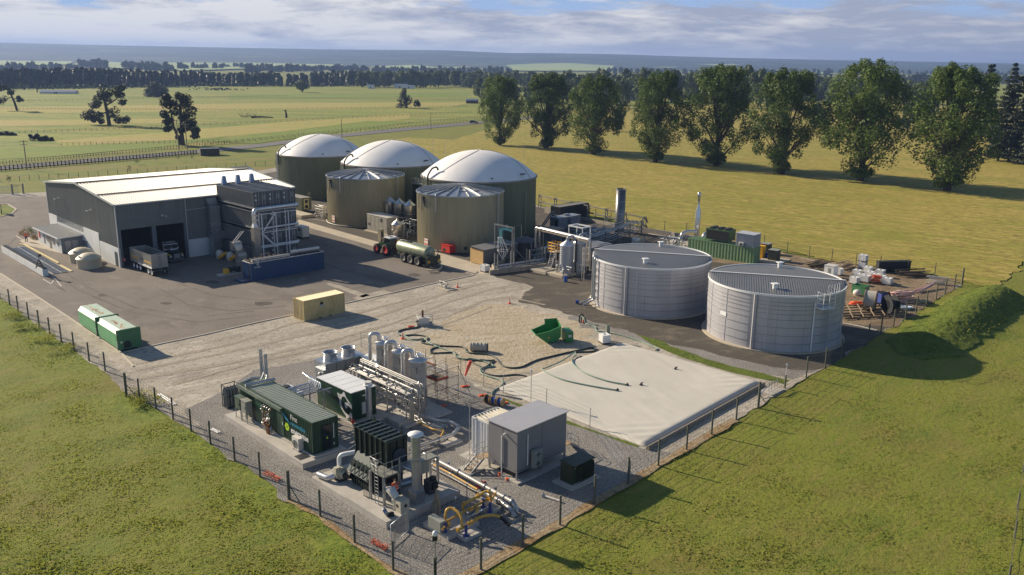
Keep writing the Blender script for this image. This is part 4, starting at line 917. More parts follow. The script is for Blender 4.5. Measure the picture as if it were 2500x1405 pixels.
steel_tank((31.72, 101.7), 7.89, 6.57, 'right blue grey steel tank with caged ladder and platform, nearest the storage yard', True)
# slim silos
def silo(p, r, h, lab, legs=True, z0=0.6):
    t = thing('slim_silo', lab, 'silo', p, YAW, 'slim silver silos')
    part('shell', MB().lathe([(r*.3, z0-.2), (r, z0+.7), (r, h)], n=24), MATS['stainless_steel'], t)
    part('cone_roof', MB().lathe([(r+.08, h), (.12, h+r*.75), (.12, h+r*.75+.15), (.001, h+r*.75+.16)], n=24), MATS['aluminium'], t)
    part('band', ring(ring(MB(), r, h*.66, .04, .05, 24), r, h*.36, .04, .05, 24), MATS['galvanised_steel'], t)
    for i in range(4):
        a = R(45+90*i); part('leg', MB().beam((math.cos(a)*r*.92, math.sin(a)*r*.92, 0), (math.cos(a)*r*.92, math.sin(a)*r*.92, z0+1), .1), MATS['galvanised_steel'], t)
    return t
for i, (px, w_) in enumerate(((953, 12.8), (976.5, 13.3), (1001, 13.8))):
    y = 172-i*2.6; x = (px-1250)/2130*y*1.04/1.0
    silo(G(px, 553+i*5), 1.15, 4.9, 'slim silver silo, %s of three between the olive tanks' % ('leftmost', 'middle', 'rightmost')[i])
silo(G(970, 582), 1.0, 2.6, 'short silver silo with cone roof behind the tractor cab')
# beige water tanks by the office
beige = mat('beige_plastic', (196, 186, 162), .5, var=.05)
for (px, py, lab, yaw) in ((196, 641, 'beige domed water tank, the one farther from the camera by the office', .4), (214.5, 655, 'beige domed water tank, the nearer one beside the hall wall', 0)):
    p = G(px, py); r0 = 1.75; t = thing('water_tank', lab, 'tank', p+Vector((0, .6, 0)), yaw, 'beige water tanks')
    part('shell', MB().lathe([(r0, 0), (r0, 1.45), (r0+.08, 1.5)], n=40), beige, t)
    part('lid', MB().lathe([(r0+.1, 1.5), (r0*.85, 1.82), (r0*.5, 2.15), (r0*.2, 2.28), (.001, 2.32)], n=40), beige, t)
    part('cap', MB().cyl((-.9, -1.1, 1.75), (-.9, -1.1, 1.95), .14, n=10).cyl((-.6, -1.3, 1.7), (-.6, -1.3, 1.88), .1, n=10), MATS['black_rubber'], t)
# roof of a small silo showing behind the hall
bk = thing('hopper_silo', 'silver hopper with conical lid showing over the far end of the hall roof', 'silo', G(610, 462), 0)
part('shell', MB().lathe([(2.0, 0), (2.0, 4.3)], n=28), MATS['galvanised_steel'], bk); part('cone_roof', MB().lathe([(2.05, 4.3), (.2, 5.4), (.001, 5.45)], n=28), MATS['aluminium'], bk)
part('conveyor', MB().beam((-4.0, 1, 5.0), (-.3, 0, 5.7), .4, .3).rbox((-4.2, 1, 5.0), (.6, .6, .6)), MATS['galvanised_steel'], bk)
# ================================================================== CONTAINERS
def container(name, label, cat, F, yaw, lx, ly, h, m, z0=0.0, doors=None, roof_m=None, group=None, frame_m=None, d=.06, pitch=.28):
    t = thing(name, label, cat, (F[0], F[1], 0), yaw, group); w = MB(); fm = frame_m or m
    for (a, b, s) in (((.1, 0), (lx-.1, 0), '-y'), ((lx, .1), (lx, ly-.1), '+x'), ((lx-.1, ly), (.1, ly), '+y'), ((0, ly-.1), (0, .1), '-x')):
        if s == doors: continue
        n = {'-y': (0, .02), '+y': (0, -.02), '-x': (.02, 0), '+x': (-.02, 0)}[s]
        w.corr((a[0]+n[0], a[1]+n[1]), (b[0]+n[0], b[1]+n[1]), z0+.12, z0+h-.1, d, pitch)
    part('side_wall', w, m, t)
    al = 'x' if ly > lx else 'y'
    part('roof', MB().corr_top(.05, lx-.05, .05, ly-.05, lambda x, y: z0+h-.01, .1, .36, al), roof_m or m, t)
    f = MB()
    for X in (0, lx-.12):
        for Y in (0, ly-.12): f.bx(X, X+.12, Y, Y+.12, z0, z0+h)
    for Z in (z0, z0+h-.1):
        f.bx(.12, lx-.12, 0, .05, Z, Z+.12); f.bx(.12, lx-.12, ly-.05, ly, Z, Z+.12); f.bx(0, .05, .12, ly-.12, Z, Z+.12); f.bx(lx-.05, lx, .12, ly-.12, Z, Z+.12)
    part('frame', f, fm, t)
    if doors:
        L_ = lx if doors in ('-y', '+y') else ly
        for k in range(2):
            a0 = .13+k*(L_-.26)/2; a1 = a0+(L_-.26)/2-.015; dm = MB()
            def bb(u0, u1, v0, v1, zz0, zz1, mb):
                if doors == '-y': mb.bx(u0, u1, v0, v1, zz0, zz1)
                elif doors == '-x': mb.bx(v0, v1, u0, u1, zz0, zz1)
                elif doors == '+y': mb.bx(u0, u1, ly-v1, ly-v0, zz0, zz1)
                else: mb.bx(lx-v1, lx-v0, u0, u1, zz0, zz1)
            bb(a0, a1, .05, .09, z0+.13, z0+h-.11, dm)
            for q in range(4): zz = z0+.2+q*(h-.5)/4; bb(a0+.06, a1-.06, .025, .05, zz, zz+.12, dm)
            dr = part('door', dm, m, t); br = MB()
            for u in (.3, .72): bb(a0+(a1-a0)*u-.02, a0+(a1-a0)*u+.02, -.03, .02, z0+.1, z0+h-.1, br)
            part('lock_bar', br, MATS['galvanised_steel'], dr)
    return t
# container block: three by three dark grey boxes standing on pipe gaps
SO = Vector((-40.1, 133.6, 0)); SA = R(45.17); ca, sa_ = math.cos(SA), math.sin(SA)
dgrey = mat('dark_grey_paint', (88, 92, 94), .5, .15, var=.15, scale=.8)
def so(x, y, z=0): return SO+Vector((ca*x-sa_*y, sa_*x+ca*y, z))
for lv, z in enumerate((.1, 2.75, 5.9, 9.02)):
    for k in range(3):
        t = container('biofilter_container', 'dark grey container in the block, %s layer, %s column' % (('ground', 'second', 'third', 'top')[lv], ('left', 'middle', 'right')[k]), 'container', so(k*2.47, 0), SA, 2.42, 11.85, 2.42, dgrey, z, '-y', group='dark grey containers stacked four high and three wide')
        part('inspection_port', MB().cyl((.4, .02, z+1.9), (.4, -.05, z+1.9), .12, n=10).cyl((.4, .02, z+1.2), (.4, -.05, z+1.2), .14, n=10), MATS['white_paint'], t)
        part('label_panel', MB().bx(1.5, 2.15, .0, .02, z+1.2, z+1.9), mat('worn_label', (120, 124, 124), .7), t)
bs = thing('stack_frame', 'steel beams carrying the gaps between the stacked grey containers', 'frame', so(0, 0), SA)
f = MB()
for z in (2.5, 5.2, 5.72, 8.34, 8.84): f.bx(-.1, 7.5, -.02, .1, z, z+.16); f.bx(-.12, -.02, 0, 11.8, z, z+.14)
part('beam', f, MATS['galvanised_steel'], bs)
pl_ = MB()
for y in (.5, 4, 8, 11.6):
    for x in (.3, 2.4, 4.9, 7.2): pl_.bx(x-.1, x+.1, y-.1, y+.1, 2.52, 2.75); pl_.bx(x-.1, x+.1, y-.1, y+.1, 5.17, 5.9); pl_.bx(x-.1, x+.1, y-.1, y+.1, 8.32, 9.02)
part('packer', pl_, MATS['dark_steel'], bs)
# silver air pipes in front of the block
ap = thing('air_duct', 'silver air duct rising by the left corner of the container block and running along it', 'duct', so(0, 0, 2.54), SA); ap.scale = (.92, .92, .92); ap.location = so(0, 0, 2.54)
part('riser', MB().tube([(-.55, -.9, 4.7), (-.55, -.9, 6.9), (.7, -.7, 6.95), (8.0, -.55, 6.95)], .36, 14, bend=.9), MATS['aluminium'], ap)
part('transition', MB().add([(-.95, -1.3, 4.0), (-.15, -1.3, 4.0), (-.15, -.5, 4.0), (-.95, -.5, 4.0), (-.8, -1.15, 4.75), (-.3, -1.15, 4.75), (-.3, -.65, 4.75), (-.8, -.65, 4.75)], [(0, 1, 5, 4), (1, 2, 6, 5), (2, 3, 7, 6), (3, 0, 4, 7)]), MATS['white_paint'], ap)
part('plenum', MB().bx(-1.0, .15, -1.4, -.3, .9, 4.0).bx(-.9, .3, -1.3, -.2, -2.76, .9), mat('plenum_foil', (172, 164, 152), .35, .6, var=.2, scale=3), ap)
part('branch', MB().tube([(.1, -.7, 3.55), (8.0, -.5, 3.6)], .22, 10), MATS['aluminium'], ap); part('branch', MB().tube([(.1, -.7, .5), (8.0, -.5, .45)], .24, 10), MATS['aluminium'], ap)
part('expansion_joint', ring(ring(MB(), .36, 0, .06, .1, 14), .36, .9, .06, .1, 14), MATS['galvanised_steel'], ap, loc=(-.55, -.9, 5.2))
fr = thing('pipe_support', 'braced white steel frame holding the pipes in front of the container doors', 'frame', so(0, -1.4), SA)
f = MB()
for x in (.45, 2.9, 5.1): f.beam((x, 0, 0), (x, 0, 8.3), .12); f.beam((x, .9, 0), (x, .9, 8.3), .1)
for z in (5.3, 8.2, 3.0): f.beam((.3, 0, z), (6.5, 0, z), .1); [f.beam((x, 0, z), (x, .95, z), .08) for x in (.45, 2.9, 5.1)]
f.beam((.45, 0, 5.3), (2.9, 0, 8.2), .12); f.beam((.65, .3, 5.3), (3.0, .3, 8.2), .12); f.beam((.45, 0, 5.2), (2.9, 0, 2.7), .12); f.beam((.45, .5, 5.2), (2.9, .5, 2.7), .12)
part('steelwork', f, MATS['white_paint'], fr)
# curved rectangular ducts at the hall front
def shp(x, y, z=0): c, s = math.cos(SY), math.sin(SY); return SH+Vector((c*x-s*y, s*x+c*y, z))
dk = thing('extract_duct', 'tall dull silver duct bent into the hall wall right of the truck doors', 'duct', shp(15, 0), SY)
pts = [(-.2, -.2), (-.2, -1.0)]
def rectduct(mb, path, wx):
    "path in (y,z) with half thickness; a rectangular duct of width wx"
    vs = []
    for (y, z, ny, nz, h_) in path:
        for X in (-wx/2, wx/2): vs += [(X, y-ny*h_, z-nz*h_), (X, y+ny*h_, z+nz*h_)]
    fs = []
    for i in range(len(path)-1):
        a = i*4; b_ = a+4; fs += [(a, a+1, b_+1, b_), (a+2, b_+2, b_+3, a+3), (a, b_, b_+2, a+2), (a+1, a+3, b_+3, b_+1)]
    return mb.add(vs, fs)
arc = [(-.1, 8.9, 0, 1, .55)]+[(-.5-.75*math.sin(u), 8.9-.75*(1-math.cos(u)), math.sin(u), math.cos(u), .55) for u in (0, .4, .8, 1.2, 1.57)]+[(-1.25, 5.6, 1, 0, .5), (-1.25, 4.2, 1, 0, .6), (-1.25, 1.2, 1, 0, .6)]
duct_m = mat('dull_duct', (150, 156, 160), .35, .7, var=.15, scale=2)
part('duct', rectduct(MB(), arc, 1.7), duct_m, dk)
part('filter_box', MB().bx(-1.0, 3.4, -2.6, -.7, 2.9, 4.1).bx(-.9, .0, -2.4, -.8, 0, 2.9).bx(2.2, 3.2, -2.4, -.8, 0, 2.9), duct_m, dk)
dk2 = thing('fan_duct', 'large bright silver elbow duct standing left of the container block', 'duct', G(590, 662), SY+R(-3))
arc2 = [(2.4, 3.6, 0, 1, .65), (1.6, 3.7, .05, 1, .65)]+[(1.0-1.15*math.sin(u), 3.75-1.15*(1-math.cos(u)), math.sin(u), math.cos(u), .62) for u in (0.2, .5, .8, 1.1, 1.4, 1.57)]+[(-.15, .8, 1, 0, .62), (-.15, 0, 1, 0, .75)]
part('elbow', rectduct(MB(), arc2, 1.3), MATS['plenum_foil'], dk2)
part('flange', MB().bx(-.72, .72, -.85, .55, 1.65, 1.75), MATS['aluminium'], dk2); part('flange', MB().bx(-.7, .7, 1.55, 1.65, 2.95, 4.4), MATS['aluminium'], dk2)
part('strut', MB().tube([(-.3, 1.9, 4.2), (.6, .6, 6.0)], .05, 6).tube([(.1, 1.9, 4.2), (1.0, .6, 6.0)], .05, 6), MATS['white_paint'], dk2)
# bagged sacks, yellow drums and pump clutter beside them
for (px, py, lab) in ((537, 632, 'pale bulk bag with a yellow hose drum, left of the two under the ducts'), (563, 637, 'pale bulk bag with a yellow hose drum, right of the two under the ducts')):
    p = G(px, py); t = thing('bulk_bag', lab, 'bag', p, SY, 'bulk bags under the ducts')
    part('bag', MB().lathe([(.5, 0), (.62, .4), (.6, 1.1), (.35, 1.4), (.2, 1.5)], n=10), MATS['off_white'], t)
    part('hose_drum', MB().cyl((-.6, -.9, .4), (.9, -.7, .95), .28, n=12), MATS['yellow_paint'], t)
sk_ = thing('pump_skid', 'dark low pump skid on the slab at the foot of the elbow duct', 'pump', G(572, 668), SY)
part('base', MB().bx(-2.6, 1.0, -.8, .6, 0, .18), MATS['concrete'], sk_); part('motor', MB().cyl((-.8, 0, .7), (.3, 0, .7), .38, n=12).rbox((.6, 0, .6), (.6, .7, .8)), MATS['black_rubber'], sk_)
part('guard', MB().bx(-1.6, -1.0, -.5, .4, .2, .9), MATS['yellow_paint'], sk_)
# blue open container with walkway
bluec = mat('container_blue', (32, 66, 104), .45, .1, var=.12, scale=.5)
BF = G(615.5, 688.5)
bc = thing('open_container', 'long blue open top container with rolled white tarpaulin', 'container', BF, R(44.9))
lx, ly, h = 12.3, 2.44, 2.72
w = MB(); w.corr((.1, .02), (lx-.1, .02), .1, h-.1, .05, .28); w.corr((lx-.02, .1), (lx-.02, ly-.1), .1, h-.1, .05, .28); w.corr((lx-.1, ly-.02), (.1, ly-.02), .1, h-.1, .05, .28); w.corr((.02, ly-.1), (.02, .1), .1, h-.1, .05, .28)
w.bx(.05, lx-.05, .05, ly-.05, .1, 1.2)
part('side_wall', w, bluec, bc)
part('frame', MB().bx(0, .14, 0, .14, 0, h).bx(lx-.14, lx, 0, .14, 0, h).bx(0, .14, ly-.14, ly, 0, h).bx(lx-.14, lx, ly-.14, ly, 0, h).bx(0, lx, -.01, .08, 0, .12).bx(-1.6, 0, .2, ly-.2, 0, .3), bluec, bc)
part('top_rail', MB().bx(0, lx, -.06, .06, h-.05, h+.06).bx(0, lx, ly-.06, ly+.06, h-.05, h+.06).bx(-.06, .06, 0, ly, h-.05, h+.06).bx(lx-.06, lx+.06, 0, ly, h-.05, h+.06), MATS['off_white'], bc)
tp = MB().tube([(.3, .35, h+.28), (6.5, .35, h+.28)], .2, 10); part('tarpaulin_roll', tp, MATS['off_white'], bc); part('tarpaulin_roll', MB().tube([(7.2, .9, h+.55), (lx-.4, .7, h+.55)], .24, 10), MATS['off_white'], bc)
gr = MB()
for i in range(16): x = .3+i*.78; gr.beam((x, -.02, h+.05), (x, ly, h+.22), .05, .06)
for y in (.7, 1.3, 1.9): gr.beam((0, y, h+.2), (lx, y, h+.2), .04, .05)
gr.tube([(2.7, 1.8, h+.2), (2.7, 1.8, h+.7), (4.1, 1.8, h+.7), (4.1, 1.8, h+.2)], .04, 6, bend=.15)
part('grating', gr, mat('rusty_grating', (150, 132, 106), .7, .2, var=.25, scale=6), bc)
gd = MB()
for i in range(12): x = .4+i*1.08; gd.beam((x, -.05, h), (x, -.05, h+.45), .04)
gd.beam((0.2, -.05, h+.42), (lx, -.05, h+.5), .04)
part('rail', gd, MATS['dark_steel'], bc)
ld = MB(); ld.beam((-.5, .5, 0), (-.1, .1, h+.2), .06).beam((-.1, .9, 0), (.2, .5, h+.2), .06)
for i in range(9): z = .2+i*.28; ld.beam((-.5+.4*z/h, .5-.4*z/h, z), (-.1+.3*z/h, .9-.4*z/h, z), .04)
part('ladder', ld, MATS['dark_steel'], bc); part('ladder', MB().beam((.9, -.12, h-.5), (.9, -.12, h+.4), .05).beam((1.15, -.12, h-.5), (1.15, -.12, h+.4), .05).beam((.9, -.12, h-.2), (1.15, -.12, h-.2), .05).beam((.9, -.12, h+.1), (1.15, -.12, h+.1), .05), MATS['white_paint'], bc)
part('stencil_mark', MB().bx(.5, .75, -.035, -.02, h-.75, h-.65).bx(.85, 1.5, -.035, -.02, h-.75, h-.65), MATS['off_white'], bc)
# yellow container
ycol = mat('sand_yellow_paint', (206, 186, 132), .5, var=.1, scale=.8, col2=(184, 162, 108))
YF = G(742.9, 786.1)
yc = container('shipping_container', 'sand yellow shipping container alone at the edge of the asphalt', 'container', YF, R(45.1), 6.06, 2.44, 2.59, ycol, .03, '-x', mat('cream_container_roof', (224, 206, 160), .5, var=.06))
lg = MB(); lg.ext([(0, 0, 0), (.1, 0, .38), (.2, 0, .38), (.28, 0, .15), (.34, 0, .38), (.44, 0, .3), (.5, 0, 0)], (0, .01, 0))
part('emblem', lg, mat('emblem_black', (30, 32, 38), .6), yc, loc=(2.35, -.02, 1.75)); part('lettering', MB().bx(2.3, 2.9, -.03, -.015, 1.5, 1.66), mat('emblem_blue', (150, 168, 196), .6), yc)
part('fork_pocket', MB().bx(2.1, 2.5, -.01, .03, .0, .14).bx(3.6, 4.0, -.01, .03, .0, .14), MATS['black_rubber'], yc)
# green compactor bins
gbin = mat('bin_green', (108, 168, 118), .5, var=.1, scale=1); gpale = mat('bin_pale_green', (196, 208, 188), .45, var=.05, col2=(176, 196, 168)); gdk = mat('bin_dark_green', (62, 112, 72), .5, var=.1); rust = mat('rust_stain', (182, 130, 70), .8, var=.3, scale=5)
def cbin(F, lab, yaw):
    t = thing('compactor_bin', lab, 'bin', F, yaw, 'green compactor bins'); lx, ly, h, c = 2.35, 6.3, 2.45, .45
    P = [(.05, .3), (0, .8), (0, h-c), (c*.9, h), (lx-c*.4, h), (lx, h-.25), (lx, .8), (lx-.05, .3)]
    part('body', MB().ext([(x, .1, z) for x, z in P], (0, ly-.1, 0)), gbin, t)
    part('top_panel', MB().add([(.0-.012, .12, h-c), (c*.9, .12, h+.012), (c*.9, ly+.01, h+.012), (-.012, ly+.01, h-c)], [(0, 1, 2, 3)]).add([(c*.9, .12, h+.012), (lx-c*.4, .12, h+.012), (lx-c*.4, ly+.01, h+.012), (c*.9, ly+.01, h+.012)], [(0, 1, 2, 3)]), gpale, t)
    fp = part('end_plate', MB().bx(-.12, lx+.15, -.06, .08, .25, h+.06), gdk, t)
    part('opening', MB().cyl((.95, -.075, .75), (.95, -.05, .75), .42, n=20).bx(.53, 1.37, -.073, -.062, .4, .75), MATS['black_rubber'], fp)
    part('hatch', MB().bx(.6, 1.4, -.1, -.06, 1.3, 2.1), gdk, fp)
    part('plate_label', MB().bx(.2, .45, -.075, -.062, 1.0, 1.2), gpale, fp)
    part('skid', MB().bx(.3, .5, .1, ly, .05, .3).bx(lx-.5, lx-.3, .1, ly, .05, .3), MATS['dark_steel'], t)
    hg = MB()
    for z in (.55, .8, 1.1, 2.0): hg.cyl((-.12, -.02, z), (-.12, -.02, z+.12), .08, n=8)
    part('hinge', hg, MATS['off_white'], t)
    part('roller', MB().cyl((.2, .5, .14), (.45, .5, .14), .14, n=10).cyl((.2, ly-.5, .14), (.45, ly-.5, .14), .14, n=10), MATS['off_white'], t)
    r = random.Random(int(ly*10+F[0])); rs = MB()
    for i in range(26):
        x = lx*.45+r.gauss(0, .14); y = ly*.5+r.gauss(0, 1.0); rs.rbox((x, y, h+.016), (r.uniform(.05, .22), r.uniform(.1, .5), .004), r.uniform(-.5, .5))
    part('rust_streak', rs, rust, t)
    return t
cbin(G(291, 861), 'pale topped green compactor bin, the nearer one with the round black opening in view', R(43.5)); cbin(G(239.6, 826.5)+Vector((0, 0, 0)), 'pale topped green compactor bin, the farther of the two end to end', R(43.5))
# ================================================================== GAS UPGRADING PLANT (foreground pad)
dkg = mat('deep_green_paint', (34, 66, 48), .42, .1, var=.12, scale=.8)
dkroof = mat('green_container_roof', (172, 176, 158), .5, .1, var=.08)
teal = mat('teal_lettering', (52, 150, 176), .5); lime = mat('lime_mark', (176, 208, 44), .5); gold = mat('gas_yellow_paint', (206, 160, 66), .42, var=.12, scale=3)
cabg = mat('cabinet_grey', (150, 152, 142), .5, .2, var=.08)
GO = Vector((-15.9, 64.76, 0)); GY = R(43.9)
pd = struct('plant_slab', MB().bx(-1.3, 2.9, -.55, 12.9, 0, .5), MATS['concrete']); pd.location = GO; pd.rotation_euler = (0, 0, GY)
pd = struct('plant_slab', MB().bx(-.15, 2.7, -.35, 12.6, .5, .64), MATS['concrete']); pd.location = GO; pd.rotation_euler = (0, 0, GY)
gc = container('equipment_container', 'long dark green ribbed container with company lettering on its side', 'container', GO, GY, 2.44, 12.19, 2.75, dkg, .66, None, dkroof)
RT = (R(90), 0, R(-90))
gtext('First', .62, MATS['white_paint'], gc, (-.03, 3.35, 2.62), RT); gtext('renewable', .56, teal, gc, (-.03, 3.35, 2.12), RT); gtext('eneraque', .74, MATS['white_paint'], gc, (-.03, 3.35, 1.42), RT, bold=.012)
lg = MB()
for i in range(6):
    a = i*math.pi/3; lg.cyl((-.035, 3.95-.22*math.cos(a), 1.85+.22*math.sin(a)), (-.02, 3.95-.22*math.cos(a), 1.85+.22*math.sin(a)), .15, n=8)
part('logo_mark', lg, lime, gc)
wv = MB()
for k in range(4): wv.tube([(-.035, 4.7-.1*k-.45*math.sin(t*.5)*.6-t*.18, 3.0-.1*k-.12*t) for t in range(5)], .03, 4)
part('wave_mark', wv, teal, gc)
for y0, y1 in ((8.0, 9.3), (4.5, 5.6)): d = part('door', MB().bx(-.05, .02, y0, y1, .8, 3.1), mat('green_door', (48, 80, 60), .45, .1), gc); part('handle', MB().bx(-.09, -.05, y0+.08, y0+.14, 1.8, 2.05), MATS['white_paint'], d)
part('end_door', MB().bx(.9, 1.75, -.05, .02, .75, 2.9), MATS['dark_glass'], gc); part('warning_sign', MB().ext([(1.25, -.06, 1.7), (1.42, -.06, 1.7), (1.335, -.06, 1.95)], (0, .01, 0)), lime, gc)
part('door_mark', MB().bx(1.95, 2.0, -.05, .0, 1.6, 2.9).bx(1.95, 2.0, -.05, .0, 1.0, 1.2), MATS['white_paint'], gc)
part('roof_duct', MB().tube([(-.1, 10.9, 3.55), (2.6, 10.5, 3.6)], .14, 8), MATS['galvanised_steel'], gc)
part('cable_tray', MB().bx(-.28, -.04, 4.6, 12.2, 3.05, 3.3), mat('tray_green', (104, 116, 104), .5, .2), gc)
part('roof_duct', MB().tube([(.1, 11.9, 3.5), (1.4, 12.4, 3.5), (1.9, 11.6, 3.6), (1.9, 11.6, 3.5)], .09, 6), MATS['galvanised_steel'], gc)
def ebox(name, lab, cat, p, yaw, w_, d_, z0, z1, m, legs=True, group=None):
    t = thing(name, lab, cat, p, yaw, group); part('body', MB().bx(0, w_, 0, d_, z0, z1), m, t)
    part('lid', MB().bx(-.05, w_+.05, -.05, d_+.05, z1, z1+.06), m, t); part('front_door', MB().bx(-.025, 0, d_*.08, d_*.92, z0+.06, z1-.06), m, t)
    part('handle', MB().bx(-.06, -.02, d_*.15, d_*.2, (z0+z1)/2-.1, (z0+z1)/2+.1), MATS['dark_steel'], t)
    if legs:
        for x, y in ((.03, .03), (w_-.03, .03), (.03, d_-.03), (w_-.03, d_-.03)): part('leg', MB().bx(x-.03, x+.03, y-.03, y+.03, 0 if z0 > .3 else 0, z0), MATS['galvanised_steel'], t)
    return t
def gp(x, y, z=0): return GO+Vector((math.cos(GY)*x-math.sin(GY)*y, math.sin(GY)*x+math.cos(GY)*y, z))
def at_z(t, z): t.location.z = z; return t
at_z(ebox('control_cabinet', 'green control cabinet on legs at the far end of the green container', 'cabinet', gp(-.8, 10.7), GY, .5, 1.0, .9, 2.0, mat('green_cabinet', (84, 100, 84), .45, .1), group='control cabinets on the container slab'), .5)
at_z(ebox('control_cabinet', 'pale grey control cabinet on legs beside the green one', 'cabinet', gp(-.8, 9.6), GY, .55, .95, .9, 2.0, cabg, group='control cabinets on the container slab'), .5)
vm = thing('valve_manifold', 'crowded manifold of small valves and brown regulators on the green container side', 'valves', gp(-.15, 6.9, .5), GY)
r = random.Random(9); a_ = MB(); b_ = MB()
for i in range(46):
    y = r.uniform(-.75, .75); z = r.uniform(.3, 2.2); x = r.uniform(-.35, -.05)
    (a_ if i % 3 else b_).cyl((x, y, z), (x+r.uniform(-.12, .12), y+r.uniform(-.1, .1), z+r.uniform(.05, .16)), r.uniform(.03, .09), n=7)
for y in (-.5, -.1, .3, .6): a_.tube([(-.2, y, 0), (-.2, y, 2.2), (0, y, 2.3)], .035, 5, bend=.1)
b_.cyl((-.3, -.5, 0), (-.3, -.5, .9), .1, n=8).cyl((-.3, -.25, 0), (-.3, -.25, .9), .1, n=8)
part('pipework', a_, MATS['stainless_steel'], vm); part('regulator', b_, mat('brown_regulator', (134, 84, 50), .5, .3), vm)
def aircon(p, yaw, lab, w_=.9, d_=.4, h=1.0, fans=1, m=None, group=None):
    "fan grilles face local -y"
    t = thing('air_conditioner', lab, 'air conditioner', p, yaw, group); m = m or MATS['off_white']
    part('casing', MB().bx(0, w_, 0, d_, .08, h), m, t)
    for k in range(fans):
        z = h*(k+.5)/fans+.03; q = min(w_*.36, h/fans*.4)
        g_ = part('fan_grille', MB().lathe([(q, 0), (q, .03), (q-.05, .03)], n=20, ry=Matrix.Rotation(R(90), 3, 'X')).cyl((0, -.01, 0), (0, 0, 0), q, n=20), cabg, t, loc=(w_*.45, -.005, z))
        part('fan_hub', MB().cyl((0, -.03, 0), (0, -.01, 0), .1, n=10).beam((-q, -.025, 0), (q, -.025, 0), .03).beam((0, -.025, -q), (0, -.025, q), .03), MATS['dark_steel'], g_)
    part('foot', MB().bx(.05, .15, 0, d_, 0, .08), MATS['dark_steel'], t); part('foot', MB().bx(w_-.15, w_-.05, 0, d_, 0, .08), MATS['dark_steel'], t)
    return t
aircon(gp(-.45, 2.5, .5), GY-R(90), 'beige boxed air conditioner on the slab by the green container', 1.0, .55, 1.15)
hatp = MATS['dark_steel']; solo('ground_hatch', MB().bx(0, 1.0, 0, .9, 0, .03), hatp, 'dark sheet lying on the slab by the container corner', 'sheet', gp(-1.1, .2, .5), GY)
# upright cable ladders at the far end
cl = thing('cable_ladder', 'pair of tall upright cable ladders rising behind the green container', 'cable ladder', gp(2.3, 12.6), GY)
c1 = MB()
for x in (0, .45): c1.bx(x, x+.3, 0, .1, 0, 5.9-x*1.2); [c1.bx(x+.02, x+.28, -.06, .0, z, z+.1) for z in (2.2, 3.8, 5.0)]
part('ladder_tray', c1, MATS['galvanised_steel'], cl); part('conduit', MB().tube([(.1, -.3, 4.6), (.1, -.5, 3.9), (-.6, -1.2, 3.5)], .06, 6, bend=.2).tube([(.4, -.3, 4.6), (.4, -.5, 3.9), (-.2, -1.4, 3.5)], .06, 6, bend=.2), MATS['galvanised_steel'], cl)
# compressor enclosure with the white emblem
EO = Vector((-14.08, 72.29, 0)); EY = R(45)
struct('plant_slab', MB().bx(-.35, 3.1, -1.0, 6.0, 0, .28), MATS['concrete']).location = EO; bpy.data.objects['plant_slab.002'].rotation_euler = (0, 0, EY)
en = thing('compressor_enclosure', 'dark green enclosure with pale panel roof and a big white open ring emblem', 'enclosure', EO, EY)
ex, ey, ez = 2.6, 5.6, 3.0
part('body', MB().bx(0, ex, 0, ey, .3, ez), mat('gloss_deep_green', (30, 64, 44), .25, .1, var=.06), en)
rp = MB()
for k in range(5): rp.bx(-.06, ex+.06, .02+k*ey/5, (k+1)*ey/5-.04, ez, ez+.07)
part('roof_panel', rp, MATS['white_paint'], en); part('base_rail', MB().bx(-.04, ex+.04, -.04, ey+.04, .22, .36), cabg, en)
# emblem outline traced from the photographed side: coordinates (-y from the front corner, z)
def curve2(pts, n=5):
    o = []; m_ = len(pts)
    for i in range(m_):
        p0, p1, p2, p3 = (Vector(pts[(i+k-1) % m_]) for k in range(4))
        for j in range(n):
            t = j/n; o.append(.5*((2*p1)+(-p0+p2)*t+(2*p0-5*p1+4*p2-p3)*t*t+(-p0+3*p1-3*p2+p3)*t**3))
    return o
outer = [(2.05, 2.55), (1.72, 2.5), (1.42, 2.62), (1.15, 2.92), (.98, 2.84), (.82, 2.52), (.52, 2.28), (.12, 1.98), (.02, 1.78), (.06, 1.58), (.22, 1.66), (.55, 1.74), (.66, 1.60), (.80, 1.34), (1.02, 1.46), (1.06, 1.76), (.94, 1.92), (.72, 1.96), (.62, 2.06), (.78, 2.32), (1.10, 2.46), (1.42, 2.30), (1.54, 1.94), (1.50, 1.50), (1.30, 1.10), (1.00, .88), (.70, .84), (.42, .92), (.22, 1.18), (.05, 1.02), (.04, .62), (.18, .58), (.45, .62), (.66, .42), (.86, .36), (.98, .62), (1.30, .84), (1.64, 1.20), (1.84, 1.62), (1.82, 1.96), (1.98, 2.2)]
P2 = curve2(outer, 3); em = MB(); em.ext([(-.012, p[0]*1.08, p[1]*.96+.02) for p in P2], (.01, 0, 0)); eo_ = part('emblem', em, MATS['white_paint'], en)
import bmesh
bm = bmesh.new(); bm.from_mesh(eo_.data); bmesh.ops.triangulate(bm, faces=bm.faces, ngon_method='EAR_CLIP'); bm.to_mesh(eo_.data); bm.free()
part('emblem_dot', MB().cyl((-.02, 1.95, 2.25), (-.01, 1.95, 2.25), .06, n=10).cyl((-.02, .3, 1.9), (-.01, .3, 1.9), .06, n=10), MATS['dark_steel'], en)
gtext('eneraque', .38, MATS['white_paint'], en, (-.02, 4.75, 2.0), RT, bold=.008); part('small_ring', MB().lathe([(.22, 0), (.22, .01), (.12, .01), (.12, 0)], n=16, ry=Matrix.Rotation(R(-90), 3, 'Y')), MATS['white_paint'], en, loc=(-.01, 5.1, 2.2))
gtext('eneraque.com', .16, mat('faint_lettering', (120, 140, 128), .5), en, (-.02, 4.9, .95), RT)
